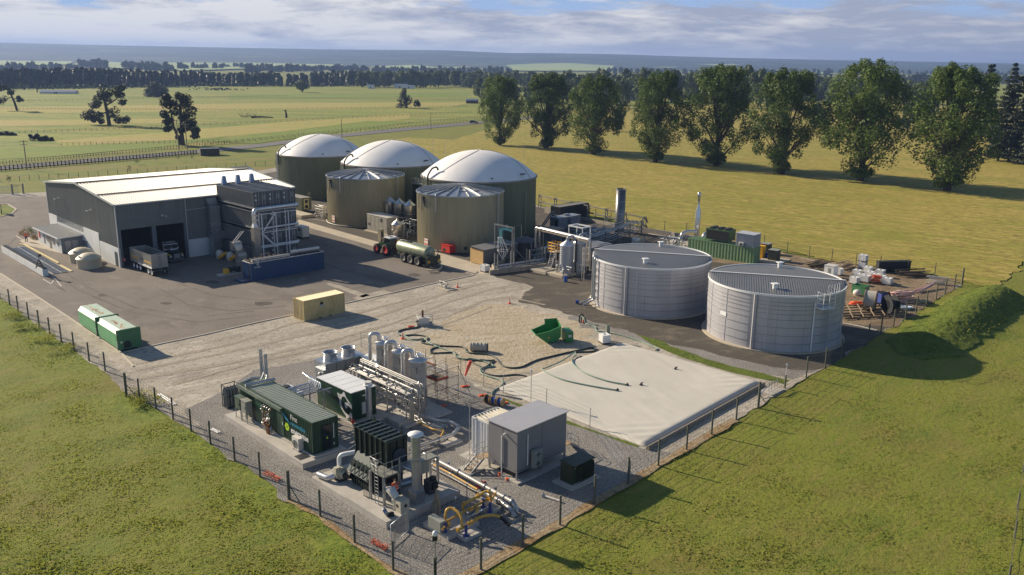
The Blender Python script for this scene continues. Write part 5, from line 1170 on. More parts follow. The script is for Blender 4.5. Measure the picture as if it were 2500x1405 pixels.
lv = MB().bx(1.0, 1.9, -.05, .0, .75, 1.9); part('louvre_frame', lv, cabg, en)
l2 = MB()
for k in range(11): l2.bx(1.06, 1.84, -.08, -.05, .82+k*.095, .87+k*.095)
part('louvre', l2, MATS['white_paint'], en); part('name_plate', MB().bx(1.15, 1.55, -.02, .0, 2.45, 2.56), MATS['white_paint'], en)
# slim vent stack between enclosure and oxidiser
vs_ = thing('vent_stack', 'slim silver vent pipe with a flanged open top before the green enclosure', 'pipe', G(902, 1040), YAW)
part('pipe', MB().cyl((0, 0, 0), (0, 0, 3.9), .27, n=18), MATS['galvanised_steel'], vs_); part('collar', MB().lathe([(.27, 3.75), (.4, 3.82), (.4, 3.95), (.3, 3.97), (.24, 3.8)], n=18), MATS['white_paint'], vs_)
part('cap', MB().cyl((.05, .1, 4.1), (.05, .1, 4.16), .32, n=16), MATS['off_white'], vs_)
# red hydrant
hy = thing('hydrant', 'small red hydrant at the corner of the green enclosure', 'hydrant', G(862, 1042), 0); part('body', MB().lathe([(.16, 0), (.1, .1), (.1, .5), (.14, .55), (.1, .66), (.001, .72)], n=12), MATS['red_paint'], hy); part('outlet', MB().cyl((-.2, 0, .42), (.2, 0, .42), .06, n=8), MATS['red_paint'], hy)
# cylinder rack
cr = thing('cylinder_pack', 'caged pack of grey gas cylinders standing apart on the gravel', 'gas cylinders', G(556, 1000), YAW)
for i in range(4):
    for j in range(3): part('cylinder', MB().lathe([(.14, .12), (.14, 1.65), (.09, 1.8), (.04, 1.85), (.04, 1.95), (.001, 1.95)], n=10), mat('cylinder_grey', (92, 98, 102), .4, .3), cr, loc=(.2+i*.32, .2+j*.32, 0))
c1 = MB().bx(0, 1.36, 0, 1.04, 0, .1)
for x in (0, 1.3):
    for y in (0, .98): c1.bx(x, x+.06, y, y+.06, 0, 2.15)
for z in (1.15, 2.1): c1.bx(0, 1.36, -.01, .03, z, z+.07); c1.bx(0, 1.36, 1.01, 1.05, z, z+.07); c1.bx(-.01, .03, .04, 1.0, z, z+.07); c1.bx(1.33, 1.37, .04, 1.0, z, z+.07)
part('cage', c1, MATS['dark_steel'], cr)
# dry cooler with two fans
co = thing('dry_cooler', 'silver dry cooler on legs with two round fan drums', 'cooler', gp(8.9, 12.2), GY)
part('coil_box', MB().bx(0, 4.6, 0, 2.1, 1.9, 3.0).bx(-.35, .3, -.1, 1.4, 1.7, 2.5), MATS['galvanised_steel'], co)
for x in (1.2, 3.3):
    f = part('fan_drum', MB().lathe([(.68, 3.0), (.68, 3.75), (.74, 3.78), (.66, 3.78), (.64, 3.05), (.001, 3.04)], n=28), MATS['aluminium'], co, loc=(x, 1.05, 0))
    part('fan_guard', MB().beam((-.66, 0, 3.7), (.66, 0, 3.7), .04).beam((0, -.66, 3.7), (0, .66, 3.7), .04).cyl((0, 0, 3.5), (0, 0, 3.7), .2, n=12), MATS['dark_steel'], f)
for x in (.1, 2.2, 4.5):
    for y in (.1, 2.0): part('leg', MB().bx(x-.05, x+.05, y-.05, y+.05, 0, 1.9), MATS['galvanised_steel'], co)
part('panel_seam', MB().bx(2.28, 2.32, -.02, 0, 1.95, 2.95).bx(1.2, 1.24, -.02, 0, 1.95, 2.95).bx(0, 4.6, -.03, 0, 2.0, 2.04), MATS['dark_steel'], co)
pc = thing('panel_cabinet', 'low cabinet with a pale panel roof between cooler and first vessel', 'cabinet', gp(12.9, 9.3), GY)
part('body', MB().bx(0, 1.3, 0, 3.0, .3, 2.9), dkg, pc); part('roof_panel', MB().bx(-.05, 1.35, -.05, 1.45, 2.9, 2.97).bx(-.05, 1.35, 1.5, 3.05, 2.9, 2.97), MATS['white_paint'], pc)
# chiller behind the green container
ch = thing('chiller', 'white chiller with dark roof fans behind the green container', 'chiller', gp(3.6, 9.2), GY)
part('casing', MB().bx(0, 1.1, 0, 2.8, .2, 2.2), MATS['white_paint'], ch)
for y in (2.2, 1.3): part('fan', MB().cyl((.55, y, 2.2), (.55, y, 2.3), .36, n=18), MATS['black_rubber'], ch)
# slabs
for nm, p0, sx_, sy_ in (('a', gp(9.5, .3), 5.4, 11), ('b', G(975, 1045), 2.0, 1.6), ('c', gp(3.3, 6.5), 2.6, 6)):
    o = struct('plant_slab', MB().bx(0, sx_, 0, sy_, 0, .2 if nm != 'b' else .42), MATS['concrete']); o.location = p0; o.rotation_euler = (0, 0, GY)
# the three adsorber vessels
VP = [(-12.45, 81.2, 'farthest'), (-10.52, 78.75, 'middle'), (-8.62, 76.3, 'nearest')]
for x, y, w_ in VP:
    t = thing('adsorber_vessel', '%s of the three stainless vessels with arched top ducts' % w_, 'vessel', (x, y, 0), YAW, 'three stainless adsorber vessels')
    part('shell', MB().lathe([(.28, 1.5), (.8, 2.3), (.8, 4.75), (.86, 4.78), (.86, 4.86), (.78, 4.9), (.5, 5.08), (.18, 5.15), (.001, 5.16)], n=36), mat('brushed_vessel', (212, 208, 202), .42, .55, var=.08, scale=3, stretch=(1, 1, .15)), t)
    part('weld_band', ring(ring(ring(MB(), .8, 4.3, .02, .05, 32), .8, 3.3, .015, .03, 32), .8, 2.4, .02, .05, 32), MATS['galvanised_steel'], t)
    part('top_flange', MB().cyl((.15, -.1, 5.1), (.15, -.1, 5.3), .2, n=12).cyl((.15, -.1, 5.3), (.15, -.1, 5.36), .28, n=12).tube([(-.05, .1, 5.3), (.1, .25, 5.45), (.35, .2, 5.4)], .03, 5), MATS['aluminium'], t)
    part('arch_duct', MB().tube([(-.35, .35, 5.0), (-.35, .35, 5.75), (-1.0, .95, 5.75), (-1.0, .95, 2.3), (-1.0, .95, 1.8)], .2, 12, bend=.55), mat('foil_duct', (206, 204, 202), .3, .7, var=.08, scale=4), t)
    part('outlet', MB().cyl((0, 0, .9), (0, 0, 1.5), .22, n=12).tube([(0, 0, 1.0), (-1.2, 0, 1.0)], .14, 8), MATS['stainless_steel'], t)
    part('name_plate', MB().rbox((-.58, -.56, 4.2), (.03, .4, .3), R(-45)).rbox((-.58, -.56, 3.9), (.03, .35, .2), R(-45)), MATS['dark_steel'], t)
    for k in range(4): a = R(45+90*k); part('leg', MB().beam((math.cos(a)*.74, math.sin(a)*.74, .2), (math.cos(a)*.74, math.sin(a)*.74, 2.6), .12), MATS['stainless_steel'], t)
def pipe(pts, r_, m, name, lab, cat='pipe', bend=.3, flanges=0, group=None):
    P = [G(x, y, z)+Vector((0, 0, 0)) for x, y, z in pts]; t = thing(name, lab, cat, (P[0].x, P[0].y, 0), 0, group)
    Q = [p-Vector((P[0].x, P[0].y, 0)) for p in P]; part('pipe', MB().tube(Q, r_, 10, bend=bend), m, t)
    for k in range(flanges):
        u = (k+.5)/flanges*(len(Q)-1); i = int(u); f_ = u-i; a, b = Q[i], Q[min(i+1, len(Q)-1)]
        if (b-a).length < .2: continue
        c = a.lerp(b, f_); d = (b-a).normalized()*.05; part('flange', MB().cyl(c-d, c+d, r_*1.35, n=12), MATS['galvanised_steel'], t)
    return t
# pipe rack in front of the vessels
RK = thing('pipe_rack', 'long steel pipe rack crowded with bright pipes before the three vessels', 'pipe rack', gp(10.2, 1.2), GY); RK.scale = (.7, .82, 1)
Lr = 11.5; st = MB()
for y in (.1, 3.6, 7.2, 10.8):
    for x in (.2, 2.6): st.bx(x-.06, x+.06, y-.06, y+.06, .2, 3.1)
    st.bx(0, 2.9, y-.06, y+.06, 2.55, 2.67); st.bx(0, 2.9, y-.05, y+.05, 2.98, 3.08)
part('steelwork', st, MATS['galvanised_steel'], RK)
pp = MB(); r = random.Random(4)
for x, z, rr, y0, y1 in ((2.65, 3.3, .1, -.3, 11.4), (2.3, 3.28, .08, -.2, 11.4), (1.95, 3.25, .065, .5, 11.0), (1.5, 2.95, .15, -.6, 10.6), (.75, 2.8, .05, -.4, 11), (.62, 2.8, .05, -.4, 11), (.49, 2.8, .05, -.4, 11), (.36, 2.8, .05, -.4, 11), (.23, 2.8, .04, -.4, 11), (.1, 2.8, .04, -.4, 11)):
    pp = MB(); pp.tube([(x, y1, z), (x, y0, z), (x-.1, y0-.25, z-.3), (x-.1, y0-.3, .5)] if rr > .06 else [(x, y1, z), (x, y0, z), (x, y0-.2, z-.4), (x, y0-.2, .4)], rr, 9, bend=.3)
    part('pipe', pp, mat('rack_pipe', (158, 156, 152), .42, .6, var=.15), RK)
vl = MB(); v2 = MB()
for i in range(110):
    x = r.uniform(.1, 3.4); y = r.uniform(-.4, 11); z = r.choice((r.uniform(.5, 2.3), r.uniform(2.6, 3.5))); c = Vector((x, y, z)); d = Vector((r.uniform(-.2, .2), r.uniform(-.2, .2), r.uniform(-.25, .25)))
    (vl if i % 3 else v2).cyl(c, c+d, r.uniform(.04, .12), n=7)
for i in range(16):
    y = .3+i*.68; vl.tube([(2.9, y, 2.4), (3.4, y, 2.2), (3.4, y, .5)], .05, 6, bend=.2); vl.tube([(.6, y, 2.5), (.9, y+.2, 1.6), (1.6, y+.2, 1.6)], .05, 6, bend=.2)
for z in (.9, 1.5, 2.0): vl.tube([(1.9, 0, z), (1.9, 10.8, z)], .09, 8); vl.tube([(3.2, 0, z-.2), (3.2, 10.8, z-.2)], .07, 8)
part('valve_train', vl, MATS['stainless_steel'], RK); part('valve_handle', v2, MATS['dark_steel'], RK)
# rack linking to the green container
R2 = thing('pipe_rack', 'low pipe bridge between green container and chiller', 'pipe rack', gp(2.9, 8.0), GY); st = MB(); pp = MB()
for x in (1.0, 2.4):
    for y in (-1.2, 1.2): st.bx(x-.05, x+.05, y-.05, y+.05, 0, 2.9)
for y in (-1.2, 1.2): st.bx(0, 3.2, y-.05, y+.05, 2.85, 2.95)
part('steelwork', st, MATS['galvanised_steel'], R2)
for k in range(7): y = -1.1+k*.32; part('pipe', MB().tube([(-.6, y, 3.05+.04*(k % 3)), (2.2, y, 3.05+.04*(k % 3)), (2.9, y+1.2, 3.05), (3.2, y+2.9, 3.0)], .06, 7, bend=.3), MATS['stainless_steel'], R2)
pipe([(777, 916, 2.0), (790, 905, 2.0), (868, 894, 2.0), (905, 903, 2.0)], .16, mat('foil_duct', (0, 0, 0)), 'coolant_pipe', 'thick silver coolant pipe between dry cooler and pipe rack')
pipe([(850, 935, 2.2), (868, 927, 2.2), (885, 905, 2.4), (925, 915, 2.6)], .13, MATS['foil_duct'], 'coolant_pipe', 'thinner silver coolant pipe rising behind the green enclosure')
# ground pipes running out to the right
GF = mat('pale_pipe', (186, 182, 176), .35, .5, var=.06)
pipe([(1003, 1005, .5), (1062, 1027, .5), (1098, 1030, .5), (1121, 1043, .5), (1106, 1062, .5), (1012, 1094, .5)], .17, GF, 'return_pipe', 'thick pale pipe looping round a corner on the gravel', flanges=4)
pipe([(1020, 1030, .35), (1060, 1050, .35), (1085, 1050, .35), (1075, 1068, .35), (1006, 1093, .3)], .07, gold, 'gas_pipe', 'thin yellow gas pipe following the looped pale pipe')
pipe([(1000, 1045, .3), (1052, 1075, .3), (1066, 1072, .3), (1000, 1100, .3)], .05, MATS['dark_steel'], 'drain_pipe', 'thin dark pipe inside the loop of the pale pipe')
pipe([(1035, 1108, .7), (1100, 1142, .7), (1180, 1186, .7), (1236, 1217, .7), (1255, 1228, .7), (1262, 1250, .15)], .17, GF, 'export_pipe', 'thick pale pipe running straight down to a bent end beyond the oxidiser', flanges=6, bend=.6)
pipe([(1190, 1207, .5), (1224, 1225, .5), (1246, 1243, .5), (1258, 1262, .1)], .16, GF, 'export_pipe', 'short thick silver pipe beside the bent end of the long one', flanges=2, bend=.5)
pipe([(1035, 1122, .45), (1100, 1157, .45), (1165, 1195, .45)], .07, gold, 'gas_pipe', 'long thin yellow gas pipe beside the straight pale pipe', flanges=3)
for k in range(4): pipe([(1030+k*5, 1129+k*2, .3), (1100+k*5, 1165+k*2, .3), (1158+k*5, 1198+k*2, .3)], .035, MATS['stainless_steel'], 'small_bore_pipe', '%s of four small parallel pipes between long pipe and oxidiser slab' % ('first', 'second', 'third', 'fourth')[k], group='small parallel pipes on the gravel')
for k in range(5): pipe([(1000+k*6, 1018-k*2, .35), (1040+k*6, 1040-k*2, .35), (1072+k*5, 1052-k*3, .35)], .04, MATS['stainless_steel'], 'small_bore_pipe', '%s small pipe of five fanning from the pipe rack end' % ('first', 'second', 'third', 'fourth', 'fifth')[k], group='small pipes at the rack end')
for i, (px, py) in enumerate(((1070, 1032), (1096, 1144), (1150, 1174), (1210, 1205), (1092, 1078))):
    t = thing('pipe_support', 'short post under the pale pipes, %s from the vessels' % ('first', 'second', 'third', 'last', 'one on its own pad')[i], 'support', G(px, py), YAW, 'pipe supports on the gravel'); part('post', MB().bx(-.06, .06, -.06, .06, 0, .55), MATS['dark_steel'], t); part('saddle', MB().bx(-.2, .2, -.08, .08, .5, .56), MATS['galvanised_steel'], t)
o = struct('plant_slab', MB().bx(-.7, 1.1, -.8, .8, 0, .12), MATS['concrete']); o.location = G(1090, 1082); o.rotation_euler = (0, 0, YAW)
vv = thing('valve', 'red fire valve beside the long pale pipe', 'valve', G(1176, 1193), YAW); part('body', MB().cyl((-.45, 0, .3), (.4, 0, .35), .16, n=10).cyl((0, 0, .3), (0, 0, .6), .1, n=8), mat('dull_red', (150, 50, 50), .5), vv); part('stem', MB().cyl((0, 0, .6), (0, 0, .9), .03, n=6), MATS['galvanised_steel'], vv)
# ---- thermal oxidiser on its slab
OO = Vector((-8.53, 54.55, 0)); OY = YAW
sl = struct('plant_slab', MB().bx(0, 6.8, 0, 5.0, 0, .55).bx(0, 5.0, 5.0, 9.6, 0, .45), MATS['concrete']); sl.location = OO; sl.rotation_euler = (0, 0, OY)
og = mat('oxidiser_green', (38, 50, 46), .42, .3, var=.15, scale=1); ogt = mat('oxidiser_top', (76, 88, 80), .45, .3, var=.12, scale=2)
ox = thing('thermal_oxidiser', 'dark green ribbed thermal oxidiser block on a concrete slab', 'oxidiser', OO+Vector((0, 0, .5)), OY)
u = MB().bx(2.4, 4.05, 2.9, 7.0, 1.9, 4.3)
for k in range(7):
    y = 2.9+k*.66; u.bx(2.28, 2.4, y, y+.14, 1.9, 4.34); u.bx(4.05, 4.16, y, y+.14, 1.9, 4.34)
for x in (2.6, 3.2, 3.8): u.bx(x, x+.12, 2.8, 2.9, 1.9, 4.3)
part('chamber', u, og, ox); tp_ = MB().bx(2.3, 4.15, 2.85, 7.05, 4.3, 4.36)
part('top_plate', tp_, ogt, ox); rb = MB()
for k in range(8): y = 2.9+k*.58; rb.bx(2.28, 4.16, y, y+.1, 4.36, 4.46)
for x in (2.6, 3.2, 3.8): rb.bx(x, x+.05, 2.85, 7.05, 4.36, 4.42)
part('top_rib', rb, og, ox)
lw = MB().bx(1.75, 3.9, 4.0, 6.7, 0, 1.9); r = random.Random(3)
for k in range(9):
    for j in range(3): lw.bx(1.62-.02*j, 1.76, 4.02+k*.3, 4.2+k*.3, .15+j*.6, .6+j*.6)
for k in range(5): lw.add([(1.3, 4.1+k*.52, 1.2), (1.75, 4.1+k*.52, 2.15), (1.75, 4.25+k*.52, 2.15), (1.3, 4.25+k*.52, 1.2)], [(0, 1, 2, 3)])
lw.add([(1.3, 4.0, 1.15), (1.3, 6.7, 1.15), (2.4, 6.7, 2.5), (2.4, 4.0, 2.5)], [(0, 1, 2, 3)]).add([(1.3, 4.0, 1.15), (2.4, 4.0, 2.5), (2.4, 4.0, 1.15)], [(0, 1, 2)])
part('valve_chamber', lw, og, ox)
part('manway', MB().cyl((3.3, 2.8, 3.1), (3.3, 2.7, 3.1), .55, n=24), mat('dark_blue_grey', (52, 66, 84), .4, .4), ox)
part('lifting_lug', MB().ext([(3.9, 3.0, 4.4), (3.9, 3.5, 4.4), (3.9, 3.25, 4.85)], (.05, 0, 0)).ext([(3.9, 6.4, 4.4), (3.9, 6.9, 4.4), (3.9, 6.65, 4.85)], (.05, 0, 0)), og, ox)
part('grab_rail', MB().tube([(2.0, 6.4, 3.1), (1.2, 6.2, 3.0)], .05, 6), MATS['galvanised_steel'], ox)
ck = thing('exhaust_stack', 'tall silver exhaust stack with a domed rain cap over the oxidiser slab', 'stack', OO+Vector((0, 0, .55)), OY)
def o2(x, y, z=0): return Vector((x, y, z))
part('pipe', MB().cyl((3.35, .85, .9), (3.35, .85, 5.1), .35, n=26).cyl((3.35, .85, 3.3), (3.35, .85, 3.36), .42, n=26), MATS['galvanised_steel'], ck); part('base_box', MB().bx(2.95, 3.75, .4, 1.3, 0, .95), MATS['galvanised_steel'], ck)
part('rain_cap', MB().lathe([(.56, 0), (.58, .06), (.3, .2), (.001, .26)], c=(3.35, .85, 5.28), n=28).cyl((3.35, .85, 5.1), (3.35, .85, 5.3), .3, n=18), MATS['white_paint'], ck)
part('inlet_duct', MB().tube([(3.35, 2.7, 2.3), (3.35, .9, 2.4)], .22, 10), MATS['galvanised_steel'], ck)
# access platform
pf = thing('access_platform', 'galvanised access platform with ladder and rails round the stack', 'platform', OO+Vector((0, 0, .5)), OY)
part('deck', MB().bx(1.3, 2.7, 1.9, 3.6, 2.2, 2.32).bx(2.7, 6.3, 2.0, 2.9, 2.2, 2.32), mat('grating_grey', (142, 142, 132), .6, .4, var=.15, scale=8), pf)
for x, y in ((1.3, 2.0), (1.2, 3.5), (6.3, 2.9), (6.3, 2.0), (2.7, 2.0)): part('column', MB().bx(x-.08, x+.08, y-.08, y+.08, 0, 2.3), MATS['galvanised_steel'], pf)
rl = MB()
pts = [(2.5, 3.6), (1.3, 3.6), (1.3, 1.9), (2.7, 1.9), (2.7, 2.0), (6.3, 2.0), (6.3, 2.9), (4.3, 2.9)]
for z in (2.85, 3.35): rl.tube([(x, y, z) for x, y in pts], .025, 5)
for x, y in pts+[(4.0, 2.0), (5.2, 2.0), (2.0, 1.9), (1.3, 2.8)]: rl.tube([(x, y, 2.3), (x, y, 3.36)], .025, 5)
part('handrail', rl, MATS['galvanised_steel'], pf); l_ = MB()
for y in (2.35, 2.75): l_.tube([(1.05, y, 0), (1.05, y, 3.3)], .03, 5)
for i in range(11): l_.tube([(1.05, 2.35, .2+i*.28), (1.05, 2.75, .2+i*.28)], .02, 4)
part('ladder', l_, MATS['galvanised_steel'], pf)
# blower fans and duct
def blower(p, yaw, lab, m):
    t = thing('blower_fan', lab, 'fan', p, yaw, 'blower fans on the oxidiser slab'); part('scroll', MB().cyl((-.2, 0, .55), (.2, 0, .55), .5, n=22).bx(-.18, .18, .1, .55, .6, 1.15), m, t); part('inlet', MB().lathe([(.3, .2), (.3, .5), (.2, .5)], n=16, ry=Matrix.Rotation(R(-90), 3, 'Y'), c=(0, 0, .55)), m, t)
    part('motor', MB().cyl((.2, 0, .5), (.85, 0, .5), .22, n=14), m, t); part('base', MB().bx(-.3, .9, -.4, .4, 0, .12), MATS['dark_steel'], t); return t
def op(x, y, z=.5): return OO+Vector((math.cos(OY)*x-math.sin(OY)*y, math.sin(OY)*x+math.cos(OY)*y, z))
bw = mat('beige_machine', (186, 180, 160), .5, .1, var=.12, scale=3)
blower(op(1.35, 7.6), OY+R(90), 'beige blower fan at the far left corner of the oxidiser slab', bw)
bm_ = thing('burner_blower', 'bulky beige blower with flexible duct at the foot of the ladder', 'fan', op(1.75, .5), OY); part('housing', MB().bx(-.35, .45, -.3, .6, 0, .95).cyl((.05, .6, .5), (.05, .95, .5), .3, n=16), bw, bm_); part('sock', MB().tube([(-.1, .5, .95), (-.25, .9, 1.45), (-.2, 1.4, 1.3)], [.28, .34, .2], 10), MATS['off_white'], bm_); part('port', MB().cyl((.1, -.32, .55), (.1, -.3, .55), .13, n=12).cyl((-.37, .1, .55), (-.35, .1, .55), .13, n=12), MATS['black_rubber'], bm_)
t = thing('suction_duct', 'silver suction duct lying along the far left edge of the slab', 'duct', op(0, 0, .45), OY); part('duct', MB().tube([(.35, 9.2, .25), (.5, 8.0, .3), (1.2, 7.8, .5)], .22, 12, bend=.3), MATS['foil_duct'], t); part('flexible_joint', MB().tube([(1.4, 7.2, .55), (1.6, 6.5, .7)], .26, 12), MATS['black_rubber'], t)
t = thing('air_duct', 'white elbow duct rising from the beige blower to the oxidiser', 'duct', op(0, 0, .45), OY); part('duct', MB().tube([(1.5, 8.0, .9), (1.5, 8.0, 1.9), (2.6, 7.2, 2.1)], .17, 12, bend=.4), MATS['white_paint'], t)
t = thing('combustion_duct', 'large grey horizontal duct under the access platform', 'duct', op(0, 0, .5), OY); part('duct', MB().tube([(2.2, 3.0, .7), (4.8, 2.6, .7)], .34, 14), duct_m, t); part('burner_box', MB().bx(2.5, 4.0, 3.3, 3.9, .2, 1.9), MATS['black_rubber'], t)
t = thing('motor_unit', 'dark motor box standing right of the exhaust stack', 'motor', op(5.0, 1.3), OY); part('box', MB().bx(-.35, .35, -.35, .35, 0, 1.1), mat('charcoal_box', (70, 68, 64), .6), t); part('coil', MB().cyl((.1, -.2, 1.1), (.1, -.2, 1.35), .25, n=12).rbox((.1, -.4, .7), (.5, .2, .5)), MATS['black_rubber'], t)
t = thing('switch_cabinet', 'grey control panel on a stand under the right end of the platform', 'cabinet', op(5.1, 2.5), OY); part('box', MB().bx(0, .8, 0, .4, 1.0, 1.9), cabg, t); part('stand', MB().bx(.1, .2, .1, .2, 0, 1.0).bx(.6, .7, .1, .2, 0, 1.0), MATS['dark_steel'], t)
t = thing('hose_curtain', 'beige slack hoses hanging over the inner fence by the gold pipework', 'hoses', G(1066, 1262), YAW)
for k in range(7): part('hose', MB().tube([(-.1+k*.06, .1*k-.3, 2.0), (-.05+k*.05, .16*k-.45, 1.2), (-.2+k*.03+.1*math.sin(k*2), .2*k-.6, .3), (-.5+k*.1, .2*k-1.0, .05)], .05, 6), mat('canvas_hose', (150, 136, 108), .8), t)
t = thing('rain_cowl', 'grey ring cowl and rubber cone lying at the slab corner', 'cowl', G(941, 1260, .55), .5); part('ring', MB().lathe([(.3, -.12), (.33, .12), (.27, .12), (.25, -.1)], n=22, ry=Matrix.Rotation(R(65), 3, 'Y'), c=(0, 0, .34)), duct_m, t); part('cone', MB().lathe([(.24, 0), (.2, .22), (.001, .3)], n=14), MATS['black_rubber'], t, loc=(.38, -.15, 0))
t = thing('anchor_rods', 'row of thin upright rods standing in front of the oxidiser', 'rods', op(1.1, 3.6, .5), OY)
for k in range(6): part('rod', MB().cyl((0, k*.13, 0), (0, k*.13, .75), .015, n=5).cyl((0, k*.13, 0), (0, k*.13, .05), .05, n=6), MATS['dark_steel'], t)
# ---- gold gas skid
go = struct('plant_slab', MB().bx(0, 2.9, 0, 2.7, 0, .32), MATS['concrete']); go.location = G(1094, 1322); go.rotation_euler = (0, 0, YAW)
go = struct('plant_slab', MB().bx(0, 1.5, 0, 1.4, 0, .25), MATS['concrete']); go.location = G(1137, 1325); go.rotation_euler = (0, 0, YAW)
go = struct('plant_slab', MB().bx(0, 1.3, 0, 1.5, 0, .25), MATS['concrete']); go.location = G(1190, 1262); go.rotation_euler = (0, 0, YAW)
gs = thing('gas_metering_skid', 'gold painted gas metering pipework with loops and valves on blue stands', 'gas skid', G(1115, 1290), 0); g0 = Vector(gs.location)
def gpp(pts, r_, nm='pipe', m=gold, bend=.3, fl=()):
    Q = [G(x, y, z)-g0 for x, y, z in pts]; o = part(nm, MB().tube(Q, r_, 10, bend=bend), m, gs)
    for i, f_ in fl:
        c = Q[i].lerp(Q[i+1], f_); d = (Q[i+1]-Q[i]).normalized()*.04; part('flange', MB().cyl(c-d, c+d, r_*1.7, n=12), m, o)
    return o
gpp([(1087, 1276, .7), (1087, 1262, 1.25), (1090, 1244, 1.75), (1102, 1240, 1.8), (1126, 1256, 1.6), (1128, 1290, .8)], .1, bend=.35)
gpp([(1078, 1282, .65), (1100, 1268, .75), (1150, 1240, .75), (1206, 1212, .8)], .085, fl=((0, .1), (0, .6), (1, .3)))
gpp([(1116, 1296, .8), (1135, 1284, .8), (1155, 1273, .85), (1175, 1261, 1.0), (1206, 1258, 1.05), (1221, 1262, .9)], .1, fl=((0, .1), (1, .5), (1, .9), (2, .4)))
gpp([(1221, 1262, .9), (1243, 1282, .15)], .14, 'black_sleeve', MATS['black_rubber'])
gpp([(1130, 1232, 1.1), (1160, 1216, 1.25), (1186, 1200, 1.4), (1197, 1202, 1.4), (1199, 1222, .8)], .11, bend=.4, fl=((0, .1), (1, .3)))
gpp([(1130, 1232, 1.1), (1130, 1250, .5), (1160, 1236, .5), (1200, 1216, .5)], .09)
mt_ = MB(); r = random.Random(8)
for i in range(34):
    px = r.choice((r.uniform(1078, 1100), r.uniform(1178, 1212), r.uniform(1145, 1172))); c = G(px, 1292-(px-1080)*.62+r.uniform(-10, 10), r.uniform(.5, 1.1))-g0
    mt_.cyl(c, c+Vector((r.uniform(-.15, .15), r.uniform(-.15, .15), r.uniform(-.12, .16))), r.uniform(.04, .11), n=8)
part('regulator', mt_, gold, gs); v3 = MB()
for px, py in ((1108, 1250), (1142, 1262), (1112, 1225), (1196, 1205), (1185, 1215)):
    c = G(px, py, 1.3)-g0; v3.cyl(c, c+Vector((0, 0, .35)), .03, n=6).cyl(c+Vector((0, 0, .3)), c+Vector((0, 0, .34)), .09, n=10)
part('gauge', v3, MATS['stainless_steel'], gs)
for px, py in ((1088, 1302), (1138, 1308), (1180, 1240), (1196, 1250)):
    c = G(px, py, .25)-g0; part('stand', MB().bx(c.x-.1, c.x+.1, c.y-.1, c.y+.1, c.z, c.z+.75).bx(c.x-.2, c.x+.2, c.y-.2, c.y+.2, c.z, c.z+.04), mat('stand_blue', (58, 72, 128), .5), gs)
c = G(1066, 1296, .32)-g0; part('heater_box', MB().rbox(c+Vector((0, .2, .45)), (.5, 1.3, .8), YAW), cabg, gs)
sp_ = MB()
for px in (1140, 1150, 1160): sp_.tube([G(px, 1265-(px-1140)*.4, .5)-g0, G(px+38, 1243-(px-1140)*.4, .5)-g0], .05, 6)
part('steel_pipe', sp_, MATS['stainless_steel'], gs)
# ================================================================== GREY CABIN AND NEIGHBOURS
CO = Vector((.56, 61.79, 0)); CY = R(45.6)
def cpt(x, y, z=0): return CO+Vector((math.cos(CY)*x-math.sin(CY)*y, math.sin(CY)*x+math.cos(CY)*y, z))
cgrey = mat('cabin_grey', (132, 130, 130), .5, .1, var=.05, scale=.5); croof = mat('cabin_roof', (186, 182, 180), .4, .3, var=.05)
def slab(p, yaw, lx, ly, h, name='plant_slab', m=None):
    o = struct(name, MB().bx(0, lx, 0, ly, 0, h), m or MATS['concrete']); o.location = (p[0], p[1], 0); o.rotation_euler = (0, 0, yaw); return o
slab(cpt(-.35, -.45), CY, 6.4, 3.9, .15); slab(cpt(-1.9, 3.3), CY, 1.7, 1.5, .14); slab(cpt(-.2, 3.5), CY, 3.6, 3.0, .16)
cb_ = thing('switchroom', 'plain grey switchroom cabin raised on short legs with a flat sheet roof', 'cabin', CO, CY)
part('body', MB().bx(0, 5.73, 0, 3.19, .92, 4.2), cgrey, cb_); part('roof', MB().bx(-.1, 5.85, -.1, 3.3, 4.2, 4.27), croof, cb_)
part('bearer', MB().bx(-.02, 5.75, -.02, .12, .72, .9).bx(-.02, 5.75, 3.07, 3.21, .72, .9).bx(-.02, .12, .14, 3.05, .72, .9), MATS['galvanised_steel'], cb_)
for x in (.0, 2.8, 5.6):
    for y in (0, 3.05): part('leg', MB().bx(x, x+.14, y, y+.14, .15, .72), MATS['galvanised_steel'], cb_)
part('wall_joint', MB().bx(-.008, .0, 1.55, 1.57, .95, 4.15).bx(2.8, 2.82, -.008, 0, .95, 4.15), MATS['dark_steel'], cb_)
part('conduit', MB().tube([(-.08, 1.6, 3.4), (-.08, 1.6, .2)], .05, 6), MATS['white_paint'], cb_); part('conduit', MB().tube([(1.1, -.08, 3.7), (1.1, -.08, 1.1)], .05, 6), MATS['white_paint'], cb_)
part('wall_lamp', MB().rbox((-.15, 1.25, 3.7), (.25, .1, .1)), MATS['white_paint'], cb_); part('floor_clutter', MB().bx(.3, 2.0, .6, 2.2, .15, .5), MATS['dark_steel'], cb_)
cb_fl = MB().cyl((-.3, 1.6, .0), (-.3, 1.6, .35), .09, n=8); part('pipe_boot', cb_fl, MATS['orange_plastic'], cb_); part('pipe_boot', MB().cyl((-.3, .75, 0), (-.3, .75, .2), .12, n=8), MATS['orange_plastic'], cb_)
aircon(cpt(1.4, -.52, .75), CY, 'pale twin fan air conditioner hung low on the grey cabin wall', .95, .36, 1.55, 2, cabg)
wc = container('white_container', 'small white ribbed container tucked behind the grey cabin', 'container', cpt(.65, 3.45), CY, 3.0, 2.4, 3.3, MATS['white_paint'], .2, None, mat('stained_white', (216, 212, 200), .5, col2=(200, 186, 150)), pitch=.33)
